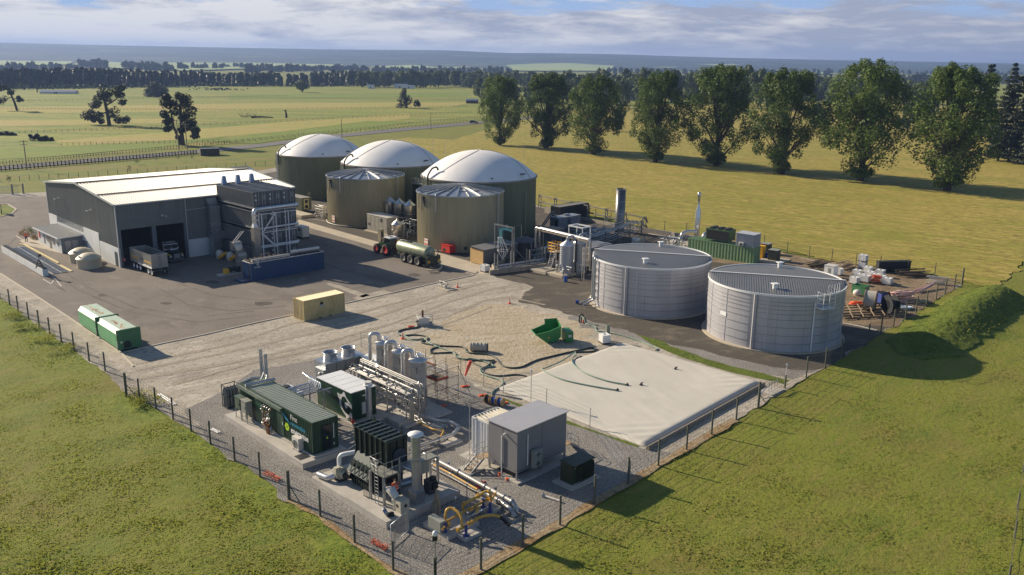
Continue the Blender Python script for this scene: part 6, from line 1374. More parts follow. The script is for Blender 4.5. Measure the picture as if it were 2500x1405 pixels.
rg = thing('mast', 'thin mast with a rope stay at the corner of the white container', 'mast', cpt(.5, 5.95), CY); part('pole', MB().cyl((0, 0, 0), (0, 0, 4.6), .035, n=6), MATS['galvanised_steel'], rg); part('stay', MB().tube([(0, 0, 4.5), (1.2, -.8, 3.4)], .02, 4).tube([(0, 0, 4.5), (.3, -2.1, 3.4)], .02, 4), MATS['dark_steel'], rg)
def stairs(p, yaw, n, rise, run, w_, lab):
    "climbs along local +x"
    t = thing('stairs', lab, 'stairs', p, yaw, 'cabin stairs'); st = MB(); tr = MB()
    for s_ in (0, w_): st.beam((0, s_, .1), (n*run, s_, n*rise), .05, .2)
    for i in range(n): tr.bx(i*run, i*run+.24, .03, w_-.03, (i+1)*rise-.03, (i+1)*rise)
    tr.bx(n*run, n*run+1.0, 0, w_, n*rise-.05, n*rise)
    hr = MB()
    for s_ in (0, w_):
        for zz in (.5, .95): hr.tube([(0, s_, zz), (n*run, s_, n*rise+zz), (n*run+1.0, s_, n*rise+zz)], .022, 5)
        for x in (.05, n*run/2, n*run, n*run+.95): z = min(x/run*rise, n*rise); hr.tube([(x, s_, z), (x, s_, z+.95)], .022, 5)
    part('stringer', st, MATS['galvanised_steel'], t); part('tread', tr, mat('tan_tread', (160, 138, 108), .7), t); part('handrail', hr, MATS['galvanised_steel'], t)
stairs(cpt(-1.75, 3.35), CY, 5, .19, .27, .85, 'galvanised steps climbing to the door between cabin and white container'); stairs(cpt(8.2, 1.5), CY+R(180), 4, .2, .27, .85, 'dark galvanised steps at the far end of the grey cabin')
tr_g = mat('transformer_green', (52, 60, 38), .5, .15, var=.1)
slab(Vector((4.78, 61.02, 0))-XA*.45-XB*.45, YAW, 3.3, 2.1, .14, m=MATS['concrete']); slab(Vector((4.78, 61.02, 0))-XA*.25-XB*.25, YAW, 2.8, 1.7, .22)
tf = thing('transformer', 'dark olive green transformer on a pale slab beside the grey cabin', 'transformer', (4.78, 61.02, .22), YAW)
part('tank', MB().bx(0, 2.35, 0, 1.2, 0, 1.6).bx(.6, 2.3, -.25, 0, .15, 1.45), tr_g, tf); part('lid', MB().bx(-.05, 2.4, -.3, 1.25, 1.6, 1.68), tr_g, tf)
fn = MB()
for k in range(11): fn.bx(.68+k*.15, .72+k*.15, -.33, -.25, .2, 1.4)
part('cooling_fin', fn, tr_g, tf); part('door_latch', MB().bx(.3, .4, -.03, 0, 1.2, 1.35), MATS['galvanised_steel'], tf); part('base_frame', MB().bx(.1, 2.25, .1, 1.1, -.05, .0), MATS['dark_steel'], tf)
# ---- bladder cover
def cover():
    m = MB(); c = [G(1212, 950), G(1520, 838), G(1856, 935), G(1572, 1092)]; n = 60; vs = []
    for j in range(n+1):
        for i in range(n+1):
            u, v = i/n, j/n; p = c[0]*(1-u)*(1-v)+c[1]*u*(1-v)+c[2]*u*v+c[3]*(1-u)*v
            e = min(u, 1-u, v, 1-v)*17; h = .22*(1-math.exp(-e/.12)); r_ = noise.noise(Vector((p.x*.15, p.y*.15, 0)))*.02+noise.noise(Vector((p.x*1.1+p.y*.5, p.y*.3, 3)))*.03
            cn = min(math.hypot(u, v), math.hypot(1-u, v), math.hypot(u, 1-v), math.hypot(1-u, 1-v)); wr = max(0, .28-cn)*.5*math.sin((u-v)*70)*min(1, e)
            vs.append((p.x, p.y, .02+max(0, h+r_*min(1, e)+wr*.6)))
    k = n+1; m.add(vs, [(j*k+i, (j+1)*k+i, (j+1)*k+i+1, j*k+i+1) for j in range(n) for i in range(n)], True)
    return m
cvm = mat('cover_membrane', (200, 194, 180), .6, var=.07, scale=.12, bump=.02, bscale=.8)
cv = solo('pond_cover', cover(), cvm, 'large flat cream membrane cover spread over the whole pond', 'cover')
part('stain', MB().add([tuple(G(x, y, .80)) for x, y in ((1560, 952), (1590, 948), (1640, 965), (1600, 966))], [(0, 1, 2, 3)]) if 0 else MB().cyl((0, 0, 0), (0, 0, .0), .01, n=3), cvm, cv) if 0 else None
for (px, py, lab) in ((1650, 890, 'small black vent on the cover nearest the right hand tank'), (1566, 928, 'small black vent in the middle of the cream cover')):
    t = thing('cover_vent', lab, 'vent', G(px, py, .78), 0, 'vents on the cream cover'); t.location.z = .24; part('stub', MB().cyl((0, 0, 0), (0, 0, .22), .09, n=8).cyl((0, 0, .2), (.2, 0, .25), .06, n=7), MATS['black_rubber'], t); part('flange', MB().cyl((0, 0, -.02), (0, 0, .03), .2, n=10), MATS['dark_steel'], t)
def rollpipe():
    a, b = G(1858, 940), G(1574, 1097); m = MB(); m.tube([(a.x+.2, a.y-.2, .16), (b.x+.2, b.y-.2, .16)], .2, 10); return m
solo('edge_roll', rollpipe(), mat('edge_grey', (128, 118, 104), .8), 'long rolled edge along the fence side of the cream cover', 'roll')
# ---- hoses
def hose(pts, r_, lab, m, z=.08, group='hoses on the bare ground'):
    P = [G(x, y, z)+Vector((0, 0, (rnd.random()*.02))) for x, y in pts]; o = P[0].copy(); o.z = 0
    # smooth the line
    Q = []; n = len(P)
    for i in range(n-1):
        p0, p1, p2, p3 = P[max(0, i-1)], P[i], P[i+1], P[min(n-1, i+2)]
        for k in range(5):
            t = k/5; Q.append(.5*((2*p1)+(-p0+p2)*t+(2*p0-5*p1+4*p2-p3)*t*t+(-p0+3*p1-3*p2+p3)*t**3))
    Q.append(P[-1]); solo('hose', MB().tube([q-o for q in Q], r_, 7), m, lab, 'hose', o, 0, group)
dh = mat('dark_hose', (62, 70, 62), .6, var=.15); gh = mat('pale_green_hose', (110, 136, 122), .55)
hose([(1026, 790), (1018, 800), (985, 805), (972, 812), (980, 820), (1010, 818), (1040, 822), (1043, 830), (1028, 836), (1050, 842), (1075, 846), (1055, 852), (1052, 862), (1080, 862), (1110, 862), (1118, 875), (1160, 880), (1195, 885), (1190, 895)], .09, 'dark hose winding from the white pump in loops past the vessels', dh)
hose([(970, 812), (990, 822), (1010, 830), (1035, 828), (1045, 836), (1070, 848), (1100, 858), (1130, 878), (1150, 876), (1185, 884), (1205, 895), (1175, 900), (1180, 915), (1225, 930), (1222, 945), (1205, 955), (1200, 968)], .08, 'dark hose snaking down to the blue cable reels', gh)
hose([(1050, 838), (1080, 845), (1130, 848), (1145, 862), (1200, 868), (1230, 895), (1270, 897), (1310, 880), (1370, 865), (1410, 856), (1440, 850), (1454, 851), (1448, 858), (1415, 860), (1400, 860)], .09, 'long black hose sweeping across the sand to the cover corner', dh)
hose([(1180, 898), (1150, 883), (1172, 879), (1195, 881), (1207, 880), (1196, 890), (1176, 905), (1210, 918), (1260, 915), (1285, 919)], .08, 'short dark hose ending on the sand left of the cover', dh)
hose([(1412, 773), (1424, 776), (1430, 790), (1452, 798), (1458, 808), (1482, 812), (1520, 820), (1560, 832), (1590, 845), (1605, 852), (1600, 856)], .07, 'pale green hose running from the bent riser past the tote to the grass', gh)
hose([(1404, 860), (1406, 868), (1398, 876), (1400, 890), (1430, 912), (1480, 930), (1530, 940)], .07, 'pale green hose curving over the cover to its middle vent', gh, .32, 'hoses on the cream cover')
hose([(1400, 862), (1375, 880), (1335, 898), (1326, 904), (1370, 926), (1440, 942), (1506, 953)], .07, 'green hose curving over the cover, the one nearer the cabin', gh, .32, 'hoses on the cream cover')
for (px, py, lab) in ((1530, 941, 'small dark hose coupling by the middle of the cover'), (1506, 954, 'small dark hose coupling at the end of the nearer hose')):
    solo('coupling', MB().cyl((-.15, 0, .06), (.2, 0, .08), .09, n=8).cyl((.1, .1, .05), (.1, .1, .2), .06, n=7), MATS['dark_steel'], lab, 'coupling', G(px, py, .25), .3, 'couplings on the cream cover')
# roll of fabric
rl_ = thing('fabric_roll', 'fat roll of pale creased fabric lying on the sand', 'roll', G(1170, 858), R(-8))
rm = MB(); pr = []
for i in range(25): u = i/24; pr.append((.50+.05*math.sin(i*2.3)+.03*math.sin(i*5.1), u*1.9))
rm.lathe(pr, n=20, ry=Matrix.Rotation(R(90), 3, 'Y'), c=(-.95, 0, .5)); part('fabric', rm, mat('creased_fabric', (186, 180, 162), .85, var=.15, scale=6, stretch=(6, 1, 1)), rl_)
part('roll_end', MB().cyl((.9, 0, .5), (.97, 0, .5), .48, n=20), MATS['dark_timber'], rl_)
# green skip with raked nose and box
skg = mat('skip_green', (44, 122, 62), .45, .05, var=.12, scale=1.5); skd = mat('skip_inside', (36, 92, 50), .5)
SP = Vector((4.05, 96.1, 0)); sk = thing('tipping_skip', 'bright green tipping skip with a raked nose, empty, on the sand', 'skip', SP, R(14))
prof = [(-1.3, 1.15), (.0, .12), (1.3, .12), (1.75, .7), (1.75, 2.0)]
def skipside(y): return [(x, y, z) for x, z in prof]
def sheet_(mb, a, b, t=.05): return mb.ext(a, b)
s1 = MB(); s1.ext([(-1.3, 0, 1.15), (0, 0, .12), (1.1, 0, .12), (1.75, 0, .7), (1.75, 0, 2.0), (.3, 0, 1.45)], (0, .05, 0)).ext([(-1.3, 1.9, 1.15), (0, 1.9, .12), (1.1, 1.9, .12), (1.75, 1.9, .7), (1.75, 1.9, 2.0), (.3, 1.9, 1.75)], (0, -.05, 0))
for (a, b) in (((-1.3, 1.15), (0, .12)), ((0, .12), (1.1, .12)), ((1.1, .12), (1.75, .7)), ((1.75, .7), (1.75, 2.0))):
    s1.add([(a[0], .05, a[1]), (b[0], .05, b[1]), (b[0], 1.85, b[1]), (a[0], 1.85, a[1])], [(0, 1, 2, 3)]).add([(a[0]+.02, .05, a[1]+.04), (b[0]+.02, .05, b[1]+.04), (b[0]+.02, 1.85, b[1]+.04), (a[0]+.02, 1.85, a[1]+.04)], [(3, 2, 1, 0)])
part('hopper', s1, skg, sk); part('back_panel', MB().add([(.3, 1.86, 1.75), (1.75, 1.86, 2.0), (1.75, 1.86, 2.45), (.25, 1.86, 2.45)], [(0, 1, 2, 3)]).add([(1.76, 0, 2.0), (1.76, 1.9, 2.0), (1.76, 1.9, 2.45), (1.76, .2, 2.1)], [(0, 1, 2, 3)]), skg, sk)
part('rim', MB().beam((-1.3, 0, 1.17), (.3, 0, 1.47), .07).beam((.3, 0, 1.47), (1.75, 0, 2.02), .07).beam((-1.3, 1.9, 1.17), (.3, 1.9, 1.77), .07).beam((-1.3, 0, 1.17), (-1.3, 1.9, 1.17), .07), mat('skip_rim', (70, 150, 86), .4), sk)
part('side_mark', MB().cyl((.3, -.02, .7), (.3, 0, .7), .1, n=10), MATS['yellow_paint'], sk)
gb = thing('green_box', 'green steel box with a white mark behind the tipping skip', 'box', Vector((6.1, 97.2, 0)), R(14)); part('box', MB().bx(0, .9, -.9, .9, .1, 1.35), skg, gb); part('mark', MB().bx(.3, .7, -.92, -.9, .7, 1.0), MATS['off_white'], gb)
# intermediate bulk containers
totew = mat('tote_white', (240, 238, 232), .45, var=.06); cagem = MATS['white_paint']
def make_tote():
    t = thing('ibc_tote', 'tote', 'tote', (0, 0, 0), 0)
    part('bottle', MB().bx(-.46, .46, -.56, .56, .18, 1.08), totew, t); part('cap', MB().cyl((0, 0, 1.08), (0, 0, 1.14), .13, n=10), MATS['dark_steel'], t)
    c = MB()
    for z in (.3, .5, .7, .9, 1.1):
        c.bx(-.5, .5, -.6, -.58, z, z+.025); c.bx(-.5, .5, .58, .6, z, z+.025); c.bx(-.5, -.48, -.6, .6, z, z+.025); c.bx(.48, .5, -.6, .6, z, z+.025)
    for k in range(6):
        x = -.49+k*.19; y = -.59+k*.23; c.bx(x, x+.02, -.605, -.585, .16, 1.12); c.bx(x, x+.02, .585, .605, .16, 1.12); c.bx(-.505, -.485, y, y+.02, .16, 1.12); c.bx(.485, .505, y, y+.02, .16, 1.12)
    part('cage', c, cagem, t)
    p = MB()
    for y in (-.5, 0, .5): p.bx(-.5, .5, y-.06, y+.06, 0, .12)
    p.bx(-.5, .5, -.6, .6, .12, .16); part('pallet', p, MATS['dark_timber'], t); return t
tote0 = make_tote(); used = [0]
def tote(p, yaw, lab, group=None, z=0):
    o = tote0 if not used[0] else copy_tree(tote0); used[0] = 1; o.location = (p[0], p[1], z); o.rotation_euler = (0, 0, yaw); o['label'] = lab
    if group: o['group'] = group
    return o
t = tote(G(1475, 838), R(20), 'white caged tote standing alone by the far corner of the cream cover')
t = tote(G(1184, 664), R(40), 'white caged tote in front of the plywood ended shed'); t = tote(G(1552, 597), R(30), 'white tote with a red label, showing just over the left steel tank')
sp = thing('marker_post', 'short wide grey green marker board behind the tote by the cover', 'post', G(1484, 832), R(10)); part('board', MB().bx(-.2, .2, -.06, .06, 0, 1.9), mat('pale_green_post', (126, 138, 112), .6), sp)
YP = [(2085, 694, 0), (2100, 686, 0), (2112, 690, 0), (2122, 680, 0), (2118, 668, 0), (2137, 686, 0), (2148, 676, 0), (2166, 696, 0), (2150, 690, 0), (2046, 672, 0), (2105, 656, 0), (2092, 676, 0)]
LBL = ['at the left end of the front row', 'second in the front row', 'third in the front row', 'behind the third of the front row', 'at the back of the block', 'beside the orange netting, left', 'behind the orange netting', 'alone at the right end of the front row', 'hung with orange netting', 'nearest the right steel tank', 'on the far side, alone by the fence', 'in the second row, left end']
for i, (x, y, z) in enumerate(YP): tote(G(x, y), YAW+R((i*7) % 9-4), 'white caged tote in the storage yard, '+LBL[i], 'totes in the storage yard')
tote(G(2105, 656), YAW, 'white caged tote on top of another by the yard fence', 'totes in the storage yard', 1.16)
# pump trailer on the sand
pm = thing('pump_set', 'white pump set on a frame with a brown exhaust pipe, on the sand', 'pump', G(1036, 794), R(10)); part('housing', MB().bx(-.7, .6, -.4, .4, .3, 1.0), MATS['off_white'], pm)
part('exhaust', MB().cyl((-.2, 0, 1.0), (-.2, 0, 1.9), .13, n=10), mat('rusty_brown', (104, 66, 50), .8), pm); part('frame', MB().bx(-.9, 1.0, -.5, -.44, 0, .3).bx(-.9, 1.0, .44, .5, 0, .3).tube([(-.9, -.5, .2), (-.9, -.5, 1.2), (1.0, -.5, 1.2), (1.0, -.5, .2)], .03, 5).tube([(-.9, .5, .2), (-.9, .5, 1.2), (1.0, .5, 1.2), (1.0, .5, .2)], .03, 5), MATS['galvanised_steel'], pm); part('outlet', MB().cyl((-.7, -.1, .6), (-1.0, -.2, .5), .14, n=10), MATS['dark_steel'], pm)
# bent risers by the tank road
rs_ = thing('riser_pair', 'pair of bent grey risers with orange caps at the gravel edge', 'pipe', G(1418, 788), 0); part('pipe', MB().tube([(-.2, 0, 0), (-.2, 0, 1.0), (.1, 0, 1.15), (.35, 0, .8)], .09, 7, bend=.2).tube([(.05, .1, 0), (.05, .1, .7)], .08, 7), MATS['dark_steel'], rs_); part('cap', MB().cyl((.3, -.1, 0), (.3, -.1, .4), .1, n=8), MATS['orange_plastic'], rs_)
# cable reels
for i, (px, py, m_, lab) in enumerate(((1192, 984, 'black_rubber', 'black cable drum, left of the three drums on the gravel'), (1207, 988, 'blue_plastic', 'blue wound timber drum, middle of the three on the gravel'), (1222, 991, 'blue_plastic', 'blue wound timber drum, right of the three on the gravel'))):
    t = thing('cable_drum', lab, 'drum', G(px, py), R(-30), 'small cable drums'); X = Matrix.Rotation(R(90), 3, 'Y')
    part('flange', MB().cyl((-.28, 0, .42), (-.22, 0, .42), .42, n=20), mat('ply_drum', (196, 160, 108), .7), t); part('flange', MB().cyl((.22, 0, .42), (.28, 0, .42), .42, n=20), MATS['ply_drum'], t)
    part('winding', MB().cyl((-.22, 0, .42), (.22, 0, .42), .34, n=18), MATS[m_], t); part('hub', MB().cyl((-.29, 0, .42), (-.28, 0, .42), .08, n=8), MATS['black_rubber'], t)
def barrierfoot(px, py, lab): t = thing('barrier_foot', lab, 'barrier foot', G(px, py), R(25), 'orange barrier feet'); part('block', MB().bx(-.38, .38, -.13, .13, 0, .14), MATS['orange_plastic'], t); part('clip', MB().cyl((0, 0, .14), (0, 0, .2), .05, n=6), MATS['dark_steel'], t)
for px, py, lab in ((1080, 993, 'orange rubber foot alone on the shaded gravel by the scaffold'), (1135, 945, 'orange rubber foot at the base of the windsock pole'), (1178, 967, 'orange rubber foot just left of the cable drums'), (1230, 986, 'orange rubber foot just right of the cable drums'), (1003, 799, 'orange rubber foot on the sand by the white pump')): barrierfoot(px, py, lab)
def cone(px, py, lab):
    t = thing('traffic_cone', lab, 'cone', G(px, py), .3, 'traffic cones'); part('body', MB().lathe([(.17, .04), (.04, .75), (.001, .76)], n=14).bx(-.22, .22, -.22, .22, 0, .04), MATS['orange_plastic'], t); part('band', MB().lathe([(.128, .28), (.1, .44)], n=14), MATS['white_paint'], t)
for px, py, lab in ((983, 828, 'orange cone beside the looping hoses near the vessels'), (1117, 702, 'orange cone by the manhole slab on the dirt road'), (1244, 742, 'orange cone at the edge of the sand patch')): cone(px, py, lab)
# windsock
ws = thing('windsock', 'limp red and white windsock on a thin pole by the fence line', 'windsock', G(1137, 945), 0); part('pole', MB().cyl((0, 0, 0), (0, 0, 2.7), .03, n=6), MATS['off_white'], ws)
part('sock', MB().tube([(.5, 0, 2.75), (.3, 0, 2.2), (.05, -.05, 1.5), (-.05, -.05, 1.2)], [.2, .17, .12, .08], 10), mat('windsock_red', (232, 96, 78), .6), ws)
# scaffold beside vessels
sc_ = thing('scaffold', 'light scaffold tower with red boards right of the nearest vessel', 'scaffold', Vector((-6.9, 76.8, 0)), YAW); tb = MB()
for x in (0, 1.3, 2.6):
    for y in (0, 1.8, 3.6): tb.tube([(x, y, 0), (x, y, 3.9 if x else 3.2)], .028, 5)
for z in (.6, 1.6, 2.5, 3.4):
    for x in (0, 1.3, 2.6): tb.tube([(x, -.1, z), (x, 3.7, z)], .022, 4)
    for y in (0, 1.8, 3.6): tb.tube([(-.1, y, z), (2.7, y, z)], .022, 4)
for y in (0, 1.8): tb.tube([(0, y, .3), (2.6, y+1.6, 2.5)], .022, 4); tb.tube([(2.6, y, .3), (0, y+1.6, 2.5)], .022, 4)
tb.tube([(2.6, 0, 3.4), (4.4, .2, 0)], .03, 5).tube([(2.6, 0, .2), (4.4, .2, 1)], .02, 4)
part('tube', tb, mat('scaffold_tube', (120, 104, 88), .5, .5), sc_); part('deck_board', MB().bx(0, 1.4, .1, 1.7, 2.5, 2.56), MATS['dark_timber'], sc_)
part('toe_board', MB().bx(-.02, .02, 0, 1.8, 2.56, 2.75).bx(0, 1.4, -.02, .02, 2.56, 2.75).bx(1.4, 1.44, 1.9, 6.0, 3.2, 3.34), mat('red_board', (168, 58, 42), .7), sc_)
gbd = thing('guard_rail', 'long orange and white guard rails running behind the three vessels', 'rail', Vector((-6.3, 80.2, 0)), YAW); g_ = MB()
for y in (0, 1.6, 3.2, 4.8, 6.4): g_.tube([(0, y, 0), (0, y, 3.3)], .03, 5)
for z in (2.4, 2.8, 3.2): g_.tube([(0, -.2, z), (0, 6.6, z)], .025, 5)
part('tube', g_, MATS['galvanised_steel'], gbd); part('board', MB().bx(.03, .07, 2.5, 5.6, 2.35, 2.55), MATS['orange_plastic'], gbd)
# slab with small valves right of the cover, and others
slab(G(1885, 968), YAW, 2.4, 1.5, .12)
t = thing('sampling_bench', 'small sampling pipe bench on a pale slab at the right fence', 'bench', G(1885, 965), YAW); b_ = MB().tube([(-1.6, .5, .2), (-.5, .6, .5), (.4, .6, .8), (2.2, .6, .8)], .05, 6)
for x in (.4, .9, 1.5, 2.0): b_.tube([(x, .6, .1), (x, .6, .8)], .035, 5); b_.cyl((x, .6, .8), (x, .6, .95), .07, n=8)
part('pipework', b_, MATS['stainless_steel'], t)
t = thing('sign_post', 'round white sign on a post above the sampling bench', 'sign', G(1916, 948), R(-90)); part('post', MB().cyl((0, 0, 0), (0, 0, 1.4), .09, n=8), MATS['treated_post'], t); part('stem', MB().cyl((0, 0, 1.4), (0, 0, 2.4), .02, n=5), MATS['white_paint'], t); part('disc', MB().cyl((.02, 0, 2.5), (.05, 0, 2.5), .13, n=14), MATS['white_paint'], t)
for px, py, ty, lab in ((1296, 985, 888, 'thin tall pole with a white head rising before the cover'), ): t = thing('sensor_pole', lab, 'pole', G(px, py), 0); part('pole', MB().cyl((0, 0, 0), (0, 0, 3.2), .03, n=6), MATS['galvanised_steel'], t); part('head', MB().rbox((0, 0, 3.3), (.16, .16, .3)), MATS['white_paint'], t)
t = thing('camera_pole', 'post with black box and white dome camera at the front corner', 'camera', G(1063, 1418), 0); part('post', MB().cyl((0, 0, 0), (0, 0, 1.7), .1, n=10), MATS['treated_post'], t); part('pipe', MB().cyl((0, 0, 1.7), (0, 0, 3.0), .04, n=8), MATS['galvanised_steel'], t); part('box', MB().rbox((0, 0, 3.0), (.3, .25, .32)), MATS['black_rubber'], t); part('dome', MB().lathe([(.15, 3.18), (.17, 3.3), (.14, 3.42), (.06, 3.48), (.001, 3.5)], n=16), MATS['white_paint'], t)
t = thing('pipe_offcut', 'flanged white pipe offcut lying on the gravel by the fence', 'pipe', G(1325, 1213), R(-33)); part('pipe', MB().cyl((0, 0, .1), (1.6, 0, .1), .09, n=10), MATS['off_white'], t); part('flange', MB().cyl((0, 0, .12), (.05, 0, .12), .17, n=12), MATS['galvanised_steel'], t)
for px, py, a, L_, lab, g_ in ((386, 965, -46, 3.6, 'long white pipe lengths lying by the left fence', None), (513, 1050, -40, 1.3, 'two short white pipe lengths lying on the gravel by the left fence', None)):
    t = thing('pipe_lengths', lab, 'pipes', G(px, py), R(a)); part('pipe', MB().cyl((0, 0, .09), (L_, 0, .09), .07, n=8), MATS['white_paint'], t); part('pipe', MB().cyl((.1, .2, .09), (L_, .22, .09), .07, n=8), MATS['white_paint'], t)
def netting(px, py, n, s, lab):
    r = random.Random(int(px)); P = G(px, py); t = thing('safety_netting', lab, 'netting', P, R(-38)); m = MB()
    for k in range(n): y = r.uniform(-.2, .2); m.tube([(i*s/8, y+r.uniform(-.12, .12), r.uniform(.03, .35)) for i in range(9)], .018, 4)
    part('strand', m, MATS['orange_plastic'], t)
netting(646, 1158, 12, 1.9, 'crumpled orange netting against the left fence, farther piece'); netting(908, 1326, 12, 1.5, 'crumpled orange netting against the left fence, nearer piece')
# inner fences: thin posts with mesh
def thin_fence(pts, lab, h=1.8, brace=()):
    P = [G(*p) for p in pts]; o = P[0]; t = thing('mesh_fence', lab, 'fence', o, 0)
    for p in P: part('post', MB().cyl(p-o, p-o+Vector((0, 0, h)), .035, n=6), MATS['galvanised_steel'], t)
    w_ = MB()
    for a, b in zip(P, P[1:]):
        for z in [.15+.33*k for k in range(int(h/.33))]+[h-.03]: w_.beam(a-o+Vector((0, 0, z)), b-o+Vector((0, 0, z)), .012)
    part('wire', w_, MATS['galvanised_steel'], t)
thin_fence([(882, 848), (960, 868), (1040, 893), (1125, 922), (1181, 944), (1229, 960), (1334, 995), (1440, 1045), (1537, 1180)], 'thin wire fence between the process pad and the cover', 1.9)
thin_fence([(964, 1345), (992, 1300), (1075, 1262), (1140, 1225)], 'low inner wire fence with a mesh gate by the gold pipework', 1.5)
gt = thing('mesh_gate', 'barred steel gate leaf standing open at the oxidiser slab corner', 'gate', G(955, 1338), R(65)); g_ = MB().tube([(0, 0, .15), (2.2, 0, .15), (2.2, 0, 1.7), (0, 0, 1.7), (0, 0, .15)], .03, 6); part('frame', g_, MATS['galvanised_steel'], gt); b_ = MB()
for k in range(22): b_.beam((.1+k*.095, 0, .15), (.1+k*.095, 0, 1.7), .02)
part('bar', b_, MATS['galvanised_steel'], gt)
thin_fence([(297, 935), (480, 890), (720, 838), (880, 815)], 'nearly invisible single wire line across the dirt road', 1.2) if 0 else None
# ================================================================== TANK YARD EQUIPMENT
def boxthing(name, lab, cat, F, yaw, lx, ly, z0, z1, m, roofm_=None, group=None):
    t = thing(name, lab, cat, F, yaw, group); part('body', MB().bx(0, lx, 0, ly, z0, z1), m, t); part('roof', MB().bx(-.06, lx+.06, -.06, ly+.06, z1, z1+.08), roofm_ or m, t); return t
olv = mat('olive_box', (112, 116, 96), .5, .1)
t = container('fan_container', 'olive container with two round fan housings in its end, behind the block', 'container', G(736.6, 521.8), YAW, 2.44, 6.06, 2.6, olv, .6, None, MATS['off_white'])
slab(G(736.6, 534)+XA*-.1, YAW, 2.9, 6.6, .58, m=MATS['apron_concrete'])
for z in (1.35, 2.45): f = part('fan_surround', MB().bx(.6, 1.75, -.1, .04, z-.5, z+.5), mat('cream_surround', (206, 196, 150), .6), t); part('fan', MB().cyl((1.17, -.13, z), (1.17, -.1, z), .38, n=18), MATS['black_rubber'], f)
t = boxthing('white_cabinet', 'white equipment cabinet on a dark base right of the container block', 'cabinet', G(739, 585), YAW, 1.4, 2.6, .35, 2.1, MATS['off_white']); part('base', MB().bx(.03, 1.37, .03, 2.57, 0, .35), MATS['dark_steel'], t); part('louvre', MB().bx(-.02, 0, .8, 1.4, 1.4, 1.8), MATS['dark_steel'], t)
t = boxthing('air_handling_unit', 'large pale louvred air handling unit before the slim silos', 'cabinet', G(946, 576), YAW, 2.6, 6.3, .2, 3.25, mat('pale_unit', (176, 170, 156), .5, .1, var=.08), MATS['off_white'])
for k in range(5):
    for z0, z1 in ((.4, 1.9), (2.0, 3.1)): part('door_panel', MB().bx(-.03, 0, .12+k*1.25, 1.25+k*1.25, z0, z1), mat('unit_panel', (158, 154, 142), .55, .1), t)
part('louvre', MB().bx(-.05, -.03, 1.5, 2.1, 2.3, 2.9).bx(-.05, -.03, 5.3, 5.9, 1.2, 1.7), MATS['dark_steel'], t); part('kerb', MB().bx(-.5, 3, -.4, 6.8, 0, .18), MATS['apron_concrete'], t)
t = boxthing('control_kiosk', 'tall narrow grey kiosk beside the tractor cab', 'kiosk', G(930, 592), YAW, .7, .9, .1, 2.2, mat('kiosk_grey', (140, 132, 114), .5)); part('vent', MB().bx(.1, .6, -.03, 0, .8, 1.9), MATS['dark_steel'], t)
def clutter(name, lab, cat, P, yaw, lx, ly, h, n, seed, m1, m2, rr=(.03, .09)):
    "dense small pipework: runs at right angles, risers and valve bodies within a box"
    r = random.Random(seed); t = thing(name, lab, cat, P, yaw); a = MB(); b = MB()
    for i in range(n):
        x, y, z = r.uniform(0, lx), r.uniform(0, ly), r.uniform(.2, h); q = r.random()
        if q < .35: a.tube([(x, y, 0), (x, y, z), (min(lx, x+r.uniform(.3, 1.5)), y, z)], r.uniform(*rr), 6, bend=.15)
        elif q < .6: a.tube([(x, 0 if r.random() < .5 else y, z), (x, min(ly, y+r.uniform(.5, 2)), z)], r.uniform(*rr), 6)
        else: b.cyl((x, y, z), (x+r.uniform(-.2, .2), y+r.uniform(-.2, .2), z+r.uniform(-.2, .25)), r.uniform(.05, .15), n=7)
    part('pipework', a, m1, t); part('valve', b, m2, t); return t
clutter('valve_cluster', 'tangle of silver valves and pipes between the two olive tanks', 'valves', G(962, 590)+XA*2, YAW, 4.5, 4, 3.4, 70, 2, MATS['galvanised_steel'], MATS['dark_steel'])
clutter('valve_cluster', 'white pump cluster at the left foot of the far olive tank', 'valves', G(786, 535), YAW, 1.5, 3.0, 2.6, 40, 5, MATS['off_white'], MATS['off_white'], (.06, .14))
clutter('valve_cluster', 'dark pipe tangle between the second dome and the near olive tank', 'valves', G(1010, 520), YAW, 5, 5, 6.5, 60, 8, MATS['dark_steel'], MATS['dark_steel'])
t = thing('tank_catwalk', 'dark catwalk bridging between the middle and nearest domed tanks', 'catwalk', (-17.2, 172.5, 0), YAW+R(90)); m_ = MB().bx(-3, 4.5, -.5, .5, 7.4, 7.55)
for x in range(-3, 5): m_.bx(x, x+.05, -.5, -.45, 7.5, 8.5); m_.bx(x, x+.05, .45, .5, 7.5, 8.5)
for z in (8.0, 8.5): m_.bx(-3, 4.5, -.5, -.46, z, z+.05); m_.bx(-3, 4.5, .46, .5, z, z+.05)
m_.bx(-2.8, -2.6, -.1, .1, 0, 7.4).bx(4.1, 4.3, -.1, .1, 0, 7.4); part('walkway', m_, MATS['galvanised_steel'], t)
part('mesh_screen', MB().bx(-2.5, 4.2, .2, .25, 2, 7.2), MATS['dark_steel'], t)
# red tank on legs
t = boxthing('red_tank', 'bright red box tank standing at the foot of the near olive tank', 'tank', G(1097.8, 622.6), YAW, 1.3, 2.1, .25, 1.45, MATS['red_paint']); part('lid', MB().cyl((.6, 1, 1.53), (.6, 1, 1.62), .25, n=12).cyl((.6, 1, 1.5), (.6, 1, 1.9), .03, n=5), mat('dull_red_lid', (180, 66, 50), .5), t); part('hatch', MB().bx(-.03, 0, 1.1, 1.7, .4, .9), MATS['black_rubber'], t); part('leg', MB().bx(.1, .3, .1, 2.0, 0, .25), MATS['dark_steel'], t); part('leg', MB().bx(1.0, 1.2, .1, 2.0, 0, .25), MATS['dark_steel'], t)
